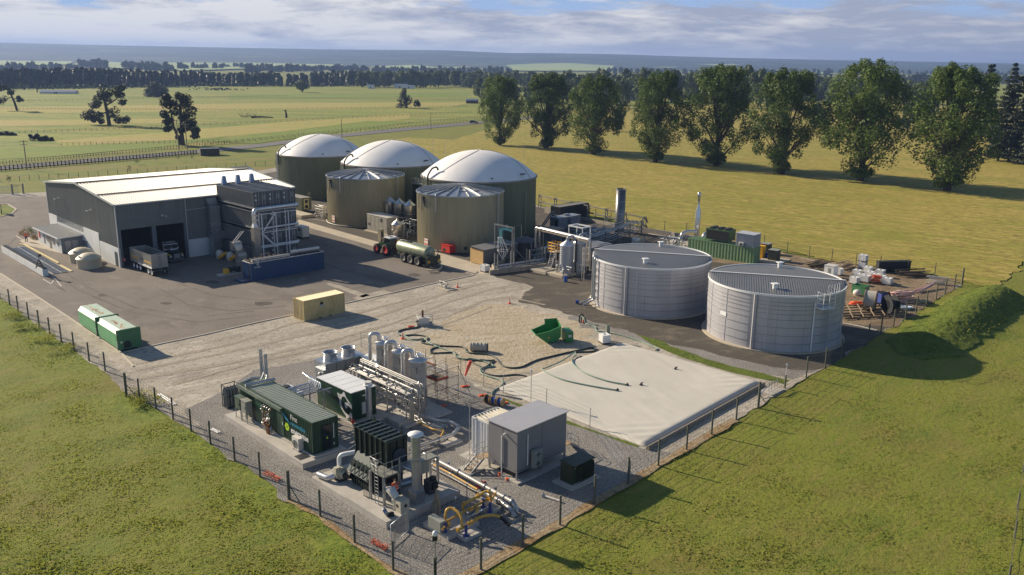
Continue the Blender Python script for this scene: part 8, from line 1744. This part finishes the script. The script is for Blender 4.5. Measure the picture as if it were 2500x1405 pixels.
def far_fence(lab, a, b, n, h=1.1, pr=.055):
    A, B = G(*a), G(*b); m = MB()
    for i in range(n+1): q = (B-A)*i/n; m.bx(q.x-pr, q.x+pr, q.y-pr, q.y+pr, 0, h)
    for z in (.5, 1.0): m.beam((0, 0, z), B-A+Vector((0, 0, z)), .05)
    solo('field_fence', m, MATS['dark_timber'], lab, 'fence', A, 0, 'distant paddock fences')
for i, (a, b, n) in enumerate((((0, 403), (300, 376), 42), ((300, 376), (560, 350), 36), ((560, 350), (1180, 287), 60), ((0, 329), (420, 311), 30), ((420, 311), (1150, 276), 60), ((0, 268), (560, 271), 60), ((560, 271), (1140, 262), 50), ((0, 249), (700, 236), 60), ((480, 239), (1150, 246), 50), ((150, 356), (560, 348), 30), ((500, 357), (1180, 297), 60))):
    far_fence('thin paddock fence crossing the pasture, %s line from the road' % ('nearest left', 'nearest middle', 'nearest right', 'second left', 'second right', 'third left', 'third right', 'fourth left', 'fourth right', 'short slanting', 'roadside')[i], a, b, n)
# dark rail fence along the road
t = thing('rail_fence', 'dark timber rail fence running along the country road', 'fence', G(0, 419), 0); o = G(0, 419); A, B = G(-60, 423.5), G(480, 377); m_ = MB(); n = 62
ps = MB()
for k in range(3): m_.beam(A-o+Vector((0, 0, .4+k*.42)), B-o+Vector((0, 0, .4+k*.42)), .08, .13)
part('rail', m_, MATS['black_rubber'], t)
for i in range(n): q = A.lerp(B, i/(n-1))-o; part('post', MB().bx(q.x-.1, q.x+.1, q.y-.1, q.y+.1, 0, 1.5), MATS['black_rubber'], t)
def pole(px, py, h, lab, arm=True):
    t = thing('power_pole', lab, 'power pole', G(px, py), .4, 'power poles'); part('pole', MB().cyl((0, 0, 0), (0, 0, h), .17, .12, n=8), MATS['weathered_timber'], t)
    if arm: part('cross_arm', MB().bx(-1.2, 1.2, -.06, .06, h-.5, h-.35).bx(-.9, .9, -.06, .06, h-1.3, h-1.18), MATS['weathered_timber'], t)
pole(66, 415, 8.3, 'power pole at the left edge behind the rail fence'); pole(437, 368, 10.5, 'pale pole standing right in front of the tall pine pair'); pole(457, 366, 9, 'second pale pole before the tall pine pair'); pole(835, 340, 8.0, 'dark pole beyond the farthest dome', False); pole(1052, 318, 8.0, 'dark pole on the far road verge right of the domes', False)
# small trees and shed by the road
t = boxthing('pump_hut', 'small dark timber hut at the end of the rail fence', 'hut', G(490, 381), R(25), 6, 3, 0, 2.2, MATS['dark_timber'], MATS['gantry_grey']); part('door', MB().bx(1, 2, -.03, 0, 0, 1.8), MATS['dark_steel'], t)
for i, (px, py, h_) in enumerate(((435, 396, 3), (382, 398, 2.6), (470, 392, 3), (335, 402, 2), (316, 425, 2.5), (22, 450, 2.5))):
    r = random.Random(70+i); t = thing('sapling', 'thin staked sapling on the road verge, number %s from the left' % ('five', 'four', 'six', 'three', 'two', 'one')[i], 'sapling', G(px, py), 0, 'saplings on the road verge'); part('foliage', leaves(MB(), [(Vector((0, 0, h_*.6)), .7, h_*.35)], 50, .35, r), mid_leaf, t); part('stem', MB().cyl((0, 0, 0), (0, 0, h_*.7), .05, n=5), MATS['off_white'], t)
# entrance gate at the far left
t = thing('entrance_gate', 'sliding mesh gate at the left edge by the works entrance', 'gate', G(-20, 478), math.atan2(*(lambda d: (d.y, d.x))(G(48, 474)-G(-20, 478)))); L_ = (G(48, 474)-G(-20, 478)).length; m_ = MB()
for z in (.2, 1.8): m_.beam((0, 0, z), (L_, 0, z), .1)
for k in range(28): m_.beam((k*L_/28, 0, .2), (k*L_/28, 0, 1.8), .04)
part('leaf', m_, MATS['galvanised_steel'], t)
for x in (L_*.75, L_+.8): part('post', MB().bx(x-.2, x+.2, -.2, .2, 0, 2.4), wallm, t)
t = thing('notice_board', 'grey notice board on posts on the entrance island', 'sign', G(4, 522), R(-60)); part('board', MB().bx(-1.2, 1.2, -.05, .05, .9, 2.1), mat('board_grey', (110, 114, 116), .5), t); part('post', MB().bx(-1.1, -1.0, -.08, .08, 0, .9), MATS['dark_steel'], t); part('post', MB().bx(1.0, 1.1, -.08, .08, 0, .9), MATS['dark_steel'], t)
# far farm buildings
def farm(px, py, lx, ly, h, m, lab):
    t = thing('farm_building', lab, 'building', G(px, py), R(5), 'distant farm buildings'); part('wall', MB().bx(0, lx, 0, ly, 0, h), m, t); part('roof', MB().add([(-.3, -.3, h), (lx+.3, -.3, h), (lx+.3, ly/2, h+ly*.2), (-.3, ly/2, h+ly*.2), (lx+.3, ly+.3, h), (-.3, ly+.3, h)], [(0, 1, 2, 3), (3, 2, 4, 5), (1, 4, 2), (0, 3, 5)]), MATS['galvanised_steel'], t)
    part('door', MB().bx(lx*.4, lx*.5, -.05, 0, 0, h*.8), MATS['dark_steel'], t)
farm(97, 229, 28, 7, 1.4, MATS['off_white'], 'long low white farm shed in the pasture at the far left'); farm(897, 217, 7, 6, 3, MATS['white_paint'], 'small white farm shed far off above the second dome'); farm(962, 216, 14, 8, 3, MATS['off_white'], 'cluster of pale farm roofs above the small pointed pine'); farm(985, 217, 12, 6, 2.5, MATS['white_paint'], 'pale farm shed right of the far roof cluster'); farm(1138, 253, 9, 5, 2.2, MATS['dark_timber'], 'small dark yard shed left of the first poplar')
farm(1498, 240, 10, 7, 2.6, MATS['off_white'], 'pale house glimpsed between the third and fourth poplars'); farm(1532, 244, 8, 7, 2.5, MATS['white_paint'], 'white house glimpsed just left of the fourth poplar'); farm(2462, 342, 6, 4, 2, MATS['white_paint'], 'pale roof glimpsed among the dark conifers')
# cattle far away: dark specks, still each an animal
def cow_mesh():
    m = MB(); m.tube([(-.9, 0, 1.05), (-.5, 0, 1.1), (.2, 0, 1.08), (.7, 0, 1.15), (1.0, 0, 1.35), (1.3, 0, 1.3), (1.5, 0, 1.1)], [.2, .38, .42, .36, .2, .17, .1], 8)
    for x, y in ((-.7, .2), (-.7, -.2), (.6, .2), (.6, -.2)): m.tube([(x, y, .9), (x+.04, y, .45), (x, y, 0)], [.15, .08, .06], 5)
    m.tube([(-1.05, 0, 1.15), (-1.2, 0, .6)], .03, 4).rbox((1.2, .2, 1.45), (.06, .14, .06)).rbox((1.2, -.2, 1.45), (.06, .14, .06)); return m.mesh('cow')
cm = cow_mesh(); cm.materials.append(mat('cow_black', (40, 36, 32), .8)); r = random.Random(77); spots = [(r.gauss(530, 30), 219+r.uniform(-1.0, 3.0)) for _ in range(46)]; spots.sort()
for i, (px, py) in enumerate(spots):
    o = bpy.data.objects.new('cow', cm); COL.objects.link(o); o.location = G(px, py); o.rotation_euler = (0, 0, r.uniform(0, 6.28)); tag(o, 'dark cow in the far herd strung out before the tree belt', 'cow', 'far herd of cattle')
# car on the road
def car(px, py, yaw, lab):
    t = thing('parked_car', lab, 'car', G(px, py), yaw); t.location.z = .12; b = MB(); b.ext([(-2.1, -.85, .35), (2.1, -.85, .35), (2.15, -.85, .8), (1.2, -.85, .95), (-2.1, -.85, .95)], (0, 1.7, 0)); part('body', b, mat('car_dark', (28, 32, 38), .3, .3), t)
    part('cabin', MB().ext([(-1.9, -.75, .95), (.9, -.75, .95), (.3, -.75, 1.5), (-1.6, -.75, 1.5)], (0, 1.5, 0)), MATS['dark_glass'], t)
    for x in (-1.3, 1.35):
        for y in (-.8, .8): w_ = part('wheel', MB().cyl((x, y-.1, .33), (x, y+.1, .33), .33, n=14), MATS['tyre_rubber'], t); part('rim', MB().cyl((x, y-.11, .33), (x, y+.11, .33), .18, n=10), MATS['galvanised_steel'], w_)
car(1156, 302, R(8), 'dark car driving on the country road left of the first poplar')
# ================================================================== VEHICLES
def wheel(parent, x, y, r_, w_, rim, rr=.55, tread=0):
    t = part('wheel', MB().lathe([(r_*.62, -w_/2), (r_*.96, -w_/2), (r_, -w_*.32), (r_, w_*.32), (r_*.96, w_/2), (r_*.62, w_/2)], n=28, ry=Matrix.Rotation(R(90), 3, 'X')), MATS['tyre_rubber'], parent, loc=(x, y, r_))
    part('rim', MB().lathe([(r_*.64, -w_*.5), (r_*.5, -w_*.42), (r_*.2, -w_*.3), (.001, -w_*.3)], n=20, ry=Matrix.Rotation(R(90), 3, 'X')).lathe([(r_*.64, w_*.5), (r_*.5, w_*.42), (r_*.2, w_*.3), (.001, w_*.3)], n=20, ry=Matrix.Rotation(R(90), 3, 'X')), rim, t)
    if tread:
        m = MB()
        for k in range(tread):
            a = 2*math.pi*k/tread
            for s_ in (-1, 1): m.rbox((math.cos(a)*r_*1.0, s_*w_*.24, math.sin(a)*r_), (.09, w_*.5, .07), 0, 0, -a+(.0))
        part('tread_lug', m, MATS['tyre_rubber'], t)
    return t
# tractor: local +x is forward; wheels on the camera side at -y... faces along +XB
w1 = G(988.3, 640.5); tdir = (G(1021.4, 650)-w1); tyaw = math.atan2(-tdir.y, -tdir.x)
fx = Vector((math.cos(tyaw), math.sin(tyaw), 0)); fy = Vector((-fx.y, fx.x, 0))
rw = G(944.2, 624.5)      # contact of the near rear wheel
TO = rw+fy*(-1.05); TO.z = 0
tgreen = mat('tractor_green', (44, 72, 42), .4, .1, var=.1); tr = thing('tractor', 'dark green tractor with white cab roof and red wheel rims', 'tractor', TO, tyaw)
redr = mat('rim_red', (176, 36, 44), .45)
for y in (-1.05, 1.05): wheel(tr, 0, y, 1.0, .65, redr, tread=18); wheel(tr, 2.75, y, .78, .52, redr, tread=16)
part('bonnet', MB().ext([(1.0, -.45, 1.0), (3.3, -.45, .9), (3.4, -.45, 1.35), (2.9, -.45, 1.75), (1.0, -.45, 2.05)], (0, .9, 0)), tgreen, tr); part('chassis', MB().bx(-.4, 3.2, -.35, .35, .6, 1.0), MATS['dark_steel'], tr)
part('cab', MB().add([(-.55, -.75, 1.3), (1.15, -.75, 1.3), (1.15, .75, 1.3), (-.55, .75, 1.3), (-.45, -.68, 2.85), (.95, -.68, 2.85), (.95, .68, 2.85), (-.45, .68, 2.85)], [(0, 1, 5, 4), (1, 2, 6, 5), (2, 3, 7, 6), (3, 0, 4, 7), (0, 3, 2, 1)]), MATS['dark_glass'], tr)
pl = MB()
for x, y, x2, y2 in ((-.55, -.76, -.46, -.69), (1.15, -.76, .96, -.69), (1.15, .76, .96, .69), (-.55, .76, -.46, .69), (.3, -.77, .3, -.7), (.3, .77, .3, .7)): pl.beam((x, y, 1.2), (x2, y2, 2.88), .08)
part('cab_pillar', pl, tgreen, tr); rf_ = part('cab_roof', MB().ext([(-.7, -.82, 2.85), (1.15, -.82, 2.85), (1.05, -.82, 3.02), (-.55, -.82, 3.05)], (0, 1.64, 0)), MATS['white_paint'], tr); part('roof_hatch', MB().bx(-.1, .6, -.3, .3, 3.03, 3.07), MATS['dark_steel'], rf_)
for y in (-1.05, 1.05): part('mudguard', MB().lathe([(1.08, -.34), (1.08, .34), (1.02, .34)], n=12, a0=R(10), a1=R(150), ry=Matrix.Rotation(R(90), 3, 'X'), c=(0, y, 1.0)), tgreen, tr)
part('front_linkage', MB().bx(3.3, 3.9, -.5, .5, .5, .9).rbox((3.6, 0, 1.1), (.3, 1.1, .5)), MATS['dark_steel'], tr); part('exhaust', MB().cyl((1.1, -.6, 1.6), (1.1, -.6, 2.9), .08, n=8), MATS['dark_steel'], tr); part('warning_board', MB().rbox((2.0, -.75, 1.9), (.5, .05, .35), 0, 0, .4), MATS['yellow_paint'], tr); part('mirror', MB().rbox((1.2, -1.2, 2.4), (.08, .25, .4)).rbox((1.2, 1.2, 2.4), (.08, .25, .4)), MATS['black_rubber'], tr)
part('beacon', MB().cyl((-.3, -.7, 3.05), (-.3, -.7, 3.2), .06, n=8).rbox((-.6, -.6, 2.2), (.08, .3, .3)), MATS['orange_plastic'], tr)
tankm = mat('tanker_green', (118, 136, 108), .38, .3, var=.12, scale=.8, col2=(160, 156, 132)); w3c = G(1004.9, 645.5); KO = w3c+fy*(-1.15); KO.z = 0
tk = thing('slurry_tanker', 'long pale green slurry tanker trailer on three axles behind the tractor', 'tanker', KO, tyaw)
for x in (-1.85, 0, 1.85):
    for y in (-1.15, 1.15): wheel(tk, x, y, .78, .6, mat('rim_grey', (110, 108, 100), .6), tread=0)
X90 = Matrix.Rotation(R(90), 3, 'Y'); part('tank', MB().lathe([(.001, -3.6), (.6, -3.55), (.98, -3.35), (1.05, -3.1), (1.05, 4.1), (.98, 4.35), (.6, 4.55), (.001, 4.6)], n=36, ry=X90, c=(0, 0, 2.15)), tankm, tk)
m_ = MB()
for x in [-3.0+i*.25 for i in range(24)]: m_.lathe([(1.06, x), (1.1, x), (1.1, x+.08), (1.06, x+.08)], n=12, a0=R(180), a1=R(245), ry=X90, c=(0, 0, 2.15), smooth=False)
part('hose_rack_rib', m_, mat('pale_rib', (206, 210, 196), .5), tk); m_ = MB(); r = random.Random(6)
for k in range(60): x = r.uniform(-3.9, 3.2); y = -1.12+r.uniform(-.15, .12); z = r.uniform(1.2, 1.75); m_.cyl((x, y, z), (x+r.uniform(-.3, .3), y+r.uniform(-.1, .1), z+r.uniform(-.25, .25)), .05, n=6)
for k in range(30): x = r.uniform(-4.4, -3.5); y = r.uniform(-1.2, 1.2); z = r.uniform(.5, 2.6); m_.cyl((x, y, z), (x+r.uniform(-.2, .2), y+r.uniform(-.3, .3), z+r.uniform(-.3, .3)), .07, n=6)
part('spreader_pipework', m_, MATS['dark_steel'], tk); part('mudguard', MB().bx(-2.9, 3.0, -1.5, -.85, 1.62, 1.68).add([(3.0, -1.5, 1.62), (3.6, -1.5, 1.2), (3.6, -.9, 1.2), (3.0, -.9, 1.62)], [(0, 1, 2, 3)]), mat('guard_green', (140, 160, 130), .45), tk)
part('chassis', MB().bx(-4.2, 4.8, -.5, .5, .8, 1.15).bx(4.6, 6.6, -.15, .15, .7, .9), mat('chassis_green', (52, 60, 44), .5), tk); part('rear_frame', MB().bx(-4.3, -4.1, -1.3, 1.3, .5, 1.9), mat('rear_green', (40, 52, 36), .5), tk); part('warning_board', MB().bx(-4.36, -4.3, -1.2, -.8, .9, 1.3), MATS['yellow_paint'], tk); part('warning_board', MB().bx(-4.36, -4.3, .8, 1.2, .9, 1.3), MATS['yellow_paint'], tk); part('suction_arm', MB().tube([(4.0, .3, 3.2), (2.8, .3, 3.35), (2.0, .2, 3.2)], .12, 8).rbox((1.8, .1, 3.3), (.7, .5, .15)), MATS['dark_steel'], tk)
part('filling_hose', MB().tube([(-4.3, -.8, .9), (-5.2, -.9, .4), (-6.3, .3, .2), (-6.6, 1.6, .3), (-5.4, 2.2, .2)], .11, 8, bend=.7), mat('cream_hose', (206, 190, 150), .6), tk)
# tipping trailer at the hall door
TL = G(371.7, 676); ty = R(44.6+90)      # +x points into the hall
trl = thing('tipping_trailer', 'silver open tipping trailer with a yellow stripe reversing into the hall', 'trailer', TL+XA*1.3, ty)
alm = mat('brushed_silver', (168, 166, 160), .35, .6, var=.1, scale=.8); bh0, bh1, Lx, Wy = 1.15, 3.1, 8.0, 1.22
m_ = MB().bx(0, Lx, Wy-.05, Wy, bh0, bh1).bx(0, Lx, -Wy, -Wy+.05, bh0, bh1).bx(0, .05, -Wy+.05, Wy-.05, bh0, bh1+.05).bx(Lx-.05, Lx, -Wy+.05, Wy-.05, bh0, bh1+.1).bx(.05, Lx-.05, -Wy+.05, Wy-.05, bh0, bh0+.1)
part('body', m_, alm, trl); part('top_rail', MB().bx(-.02, Lx, Wy-.08, Wy+.05, bh1, bh1+.1).bx(-.02, Lx, -Wy-.05, -Wy+.08, bh1, bh1+.1).tube([(.02, -Wy, bh1+.02), (.02, 0, bh1+.25), (.02, Wy, bh1+.02)], .05, 6).bx(1.0, 1.06, -Wy, Wy, bh1, bh1+.06), MATS['aluminium'], trl)
part('side_skirt', MB().bx(0, Lx*.62, Wy, Wy+.06, bh0-.05, bh0+.18), MATS['white_paint'], trl); part('stripe', MB().bx(.1, 2.6, Wy+.002, Wy+.012, 1.85, 2.05).bx(4.6, 7.6, Wy+.002, Wy+.012, 1.85, 2.05), MATS['yellow_paint'], trl)
gtext('GER', .5, mat('trailer_text', (46, 56, 84), .5), trl, (3.9, Wy+.006, 1.85), (R(90), 0, R(180)))
m_ = MB(); [m_.bx(-.06, -.01, -.25, .25, 1.4+k*.25, 1.45+k*.25) for k in range(7)]; part('end_ladder', m_, MATS['dark_steel'], trl)
part('chassis', MB().bx(-.1, Lx, -.45, .45, .7, 1.1).bx(-.5, -.1, -1.2, -.5, .75, .9).bx(-.5, -.1, .5, 1.2, .75, .9).tube([(-.1, 0, .6), (-2.4, 0, .45)], .06, 6), MATS['dark_steel'], trl)
for x in (.5, 1.7, 4.6, 5.8, 7.0):
    for y in (-.98, .98): wheel(trl, x, y, .5, .3, MATS['white_paint'])
# truck nosing out of the hall
TC = G(434, 643); trk = thing('truck', 'dark bonneted truck with twin windscreen and yellow trim inside the right door', 'truck', TC+XA*.0, YAW-R(90))
blk = mat('truck_black', (36, 40, 40), .35, .3); part('cab', MB().bx(-4.0, -1.9, -1.15, 1.15, .9, 2.6).bx(-3.9, -2.1, -1.0, 1.0, 2.6, 3.0), blk, trk); part('windscreen', MB().add([(-1.88, -1.0, 2.0), (-1.88, -.05, 2.0), (-2.1, -.05, 2.72), (-2.1, -1.0, 2.72)], [(0, 1, 2, 3)]).add([(-1.88, .05, 2.0), (-1.88, 1.0, 2.0), (-2.1, 1.0, 2.72), (-2.1, .05, 2.72)], [(0, 1, 2, 3)]), MATS['dark_glass'], trk)
part('screen_frame', MB().beam((-1.86, -1.1, 1.98), (-1.86, 1.1, 1.98), .08).beam((-2.1, -1.1, 2.75), (-2.1, 1.1, 2.75), .08).beam((-1.86, -1.08, 1.98), (-2.1, -1.08, 2.75), .07).beam((-1.86, 1.08, 1.98), (-2.1, 1.08, 2.75), .07).beam((-1.86, 0, 1.98), (-2.1, 0, 2.75), .07), MATS['white_paint'], trk)
part('bonnet', MB().ext([(-1.9, -.7, .8), (-.1, -.7, .8), (-.1, -.7, 1.5), (-.5, -.7, 1.75), (-1.9, -.7, 2.0)], (0, 1.4, 0)).bx(-1.7, -.4, -1.15, 1.15, .8, 1.25), blk, trk); part('bonnet_badge', MB().bx(-1.8, -1.0, -.5, .5, 1.98, 2.03), MATS['white_paint'], trk)
part('yellow_trim', MB().bx(-1.5, -.35, .72, 1.17, 1.26, 1.34).bx(-1.5, -.35, -1.17, -.72, 1.26, 1.34), mat('lime_yellow', (206, 196, 50), .5), trk); part('grille', MB().bx(-.1, -.02, -.5, .5, .8, 1.5), MATS['galvanised_steel'], trk); part('bumper', MB().bx(-.3, .15, -1.2, 1.2, .35, .75), mat('bumper_chrome', (130, 134, 134), .25, .8), trk)
for y in (-.95, .95): part('headlight', MB().rbox((-.2, y, 1.1), (.2, .3, .25)), MATS['off_white'], trk)
part('roof_lamp', MB().bx(-2.4, -2.2, -.8, .8, 3.0, 3.15), MATS['galvanised_steel'], trk); part('stack_pipe', MB().cyl((-2.0, -1.25, 1.2), (-2.0, -1.25, 3.3), .08, n=8), MATS['galvanised_steel'], trk)
for x in (-1.0, -5.2, -6.4):
    for y in (-1.0, 1.0): wheel(trk, x, y, .5, .3, MATS['galvanised_steel'])
part('chassis', MB().bx(-7.2, -1.9, -.5, .5, .6, .95), MATS['dark_steel'], trk)
# ================================================================== PEOPLE
skin = mat('skin', (196, 150, 122), .6, var=.05); hiv = mat('hi_vis_orange', (232, 84, 34), .7, var=.08); navy = mat('navy_work_trousers', (34, 38, 52), .8); hatm = MATS['white_paint']; boots = MATS['black_rubber']; refl = mat('reflective_tape', (222, 222, 214), .35)
def skinned(name, verts, edges, radii, m, parent, sub=1):
    me = bpy.data.meshes.new(name); me.from_pydata([tuple(v) for v in verts], edges, []); o = bpy.data.objects.new(name, me); COL.objects.link(o)
    md = o.modifiers.new('skin', 'SKIN'); 
    for i, r_ in enumerate(radii): me.skin_vertices[0].data[i].radius = (r_, r_) if not isinstance(r_, tuple) else r_
    me.skin_vertices[0].data[0].use_root = True; md.use_smooth_shade = True
    s_ = o.modifiers.new('sub', 'SUBSURF'); s_.levels = sub; s_.render_levels = sub
    dg = bpy.context.evaluated_depsgraph_get(); me2 = bpy.data.meshes.new_from_object(o.evaluated_get(dg)); bpy.data.objects.remove(o)
    me2.materials.clear(); me2.materials.append(m); n = bpy.data.objects.new(name, me2); COL.objects.link(n); n.parent = parent; return n
def person(lab, p, yaw, lean=0.0, arm=(.15, .15), helmet=True, h=1.76, z=0, bendk=0.0):
    "faces local +x; lean bends the trunk forward about the hips"
    t = thing('person', lab, 'person', p, yaw); t.location.z = z
    hip = Vector((0, 0, .92)); Rl = Matrix.Rotation(lean, 3, 'Y'); T = lambda x, y, zz: hip+Rl @ Vector((x, y, zz-.92))
    V = [hip]; E_ = []; RR = [(.13, .17)]
    def add(p_, par, r_): V.append(Vector(p_)); E_.append((par, len(V)-1)); RR.append(r_); return len(V)-1
    w_ = add(T(.01, 0, 1.08), 0, (.11, .15)); c_ = add(T(0, 0, 1.3), w_, (.13, .18)); nb = add(T(0, 0, 1.46), c_, (.09, .12)); nk = add(T(.01, 0, 1.53), nb, .055); hd = add(T(.03, 0, 1.6), nk, .075); h2 = add(T(.04, 0, 1.69), hd, .1); add(T(.03, 0, 1.74), h2, .08)
    hands = []
    for s_, fw in ((1, arm[0]), (-1, arm[1])):
        sh_ = add(T(0, s_*.19, 1.42), nb, .065); el = add(T(fw*.5, s_*.26, 1.16), sh_, .045); wr = add(T(fw*1.3+.05, s_*.24, .94 if fw < .3 else 1.08), el, .032); pm = add(T(fw*1.5+.07, s_*.24, .87 if fw < .3 else 1.04), wr, (.022, .038)); hands.append(pm)
        d = (V[pm]-V[wr]).normalized()
        for k in range(4): q = V[pm]+d*.035+Vector((0, (k-1.5)*.019, 0)); a = add(q, pm, .009); add(q+d*(.055+.01*(k in (1, 2)))+Vector((.01, 0, -.006)), a, .007)
        a = add(V[pm]+Vector((.03, 0, -.005)), pm, .01); add(V[pm]+Vector((.045, 0, -.0))+d*.04, a, .008)
    for s_ in (1, -1):
        hp = add((0, s_*.1, .88), 0, .085); kn = add((.03+bendk, s_*.12, .48), hp, .06); an = add((-.02, s_*.13, .1), kn, .042); add((.14, s_*.14, .04), an, .036)
    skinned('body', V, E_, RR, skin, t, 1)
    # clothing follows the same bones a little wider
    tv = [T(0, 0, .86), T(.01, 0, 1.08), T(0, 0, 1.3), T(0, 0, 1.45)]; te = [(0, 1), (1, 2), (2, 3)]; tr_ = [(.15, .19), (.135, .18), (.155, .21), (.1, .15)]
    for s_, fw in ((1, arm[0]), (-1, arm[1])): n0 = len(tv); tv += [T(0, s_*.2, 1.42), T(fw*.5, s_*.265, 1.16), T(fw*1.2+.04, s_*.245, .97 if fw < .3 else 1.09)]; te += [(3, n0), (n0, n0+1), (n0+1, n0+2)]; tr_ += [.085, .062, .05]
    jk = skinned('jacket', tv, te, tr_, hiv, t, 1)
    for zz, rr in ((1.02, .185), (1.2, .2)):
        ri = MB(); ri.lathe([(1, -.025), (1, .025)], n=20); vs = [hip+Rl @ Vector((v[0]*rr*.82, v[1]*rr*1.08, v[2]+zz-.92)) for v in ri.v]; q = MB(); q.add(vs, ri.f, True); part('tape', q, refl, jk)
    V2 = [Vector((0, 0, .95))]; E2 = []; R2_ = [(.14, .18)]
    for s_ in (1, -1): n0 = len(V2); V2 += [Vector((0, s_*.1, .86)), Vector((.03+bendk, s_*.12, .48)), Vector((-.02, s_*.13, .12))]; E2 += [(0, n0), (n0, n0+1), (n0+1, n0+2)]; R2_ += [.105, .08, .065]
    skinned('trousers', V2, E2, R2_, navy, t, 1)
    for s_ in (1, -1): part('boot', MB().bx(-.1, .18, s_*.135-.05, s_*.135+.05, 0, .1).cyl((-.03, s_*.135, .1), (-.03, s_*.135, .2), .055, n=8), boots, t)
    fc = T(.135, 0, 1.66); part('nose', MB().rbox(fc, (.03, .02, .03), 0, 0, lean), skin, t)
    part('eyes', MB().rbox(T(.128, .035, 1.685), (.015, .022, .012), 0, 0, lean).rbox(T(.128, -.035, 1.685), (.015, .022, .012), 0, 0, lean), boots, t); part('mouth', MB().rbox(T(.125, 0, 1.615), (.012, .045, .008), 0, 0, lean), mat('lip', (150, 84, 76), .6), t)
    part('ears', MB().rbox(T(.02, .105, 1.67), (.03, .015, .05), 0, 0, lean).rbox(T(.02, -.105, 1.67), (.03, .015, .05), 0, 0, lean), skin, t)
    hm_ = MB(); hm_.lathe([(.135, 0), (.13, .06), (.09, .12), (.001, .14)], n=18); vs = [T(v[0]+.02, v[1], v[2]+1.715) for v in hm_.v]; q = MB(); q.add(vs, hm_.f, True); q.rbox(T(.16, 0, 1.72), (.1, .18, .015), 0, 0, lean)
    part('hard_hat' if helmet else 'hair', q, hatm if helmet else MATS['dark_timber'], t)
    return t
person('worker in orange hi vis jacket and dark trousers walking on the office path', G(65, 590.5), R(-70), .05, (.12, .25))
person('worker in faded orange jacket leaning at the hall corner post', G(307, 652), R(200), .35, (.3, .35), False)
person('worker in an orange striped shirt seen from behind, bending at the burner under the platform', op(2.4, 1.95, .5), OY+R(75), .45, (.45, .4), False, z=.5, bendk=.06)
# ================================================================== HAZE
hz = MB().bx(-9100, 9100, -125, 8700, -3, 135)
hm = bpy.data.materials.new('haze'); hm.use_nodes = True; hn = hm.node_tree.nodes; hn.remove(hn['Principled BSDF'])
pv = hn.new('ShaderNodeVolumePrincipled'); pv.inputs['Density'].default_value = 1.4e-4
pv.inputs['Color'].default_value = (.33, .48, .86, 1); pv.inputs['Anisotropy'].default_value = .2
hm.node_tree.links.new(pv.outputs[0], hn['Material Output'].inputs['Volume'])
ho = tag(part('haze', hz, hm), 'thin blue air over the whole plain', 'haze', kind='stuff')
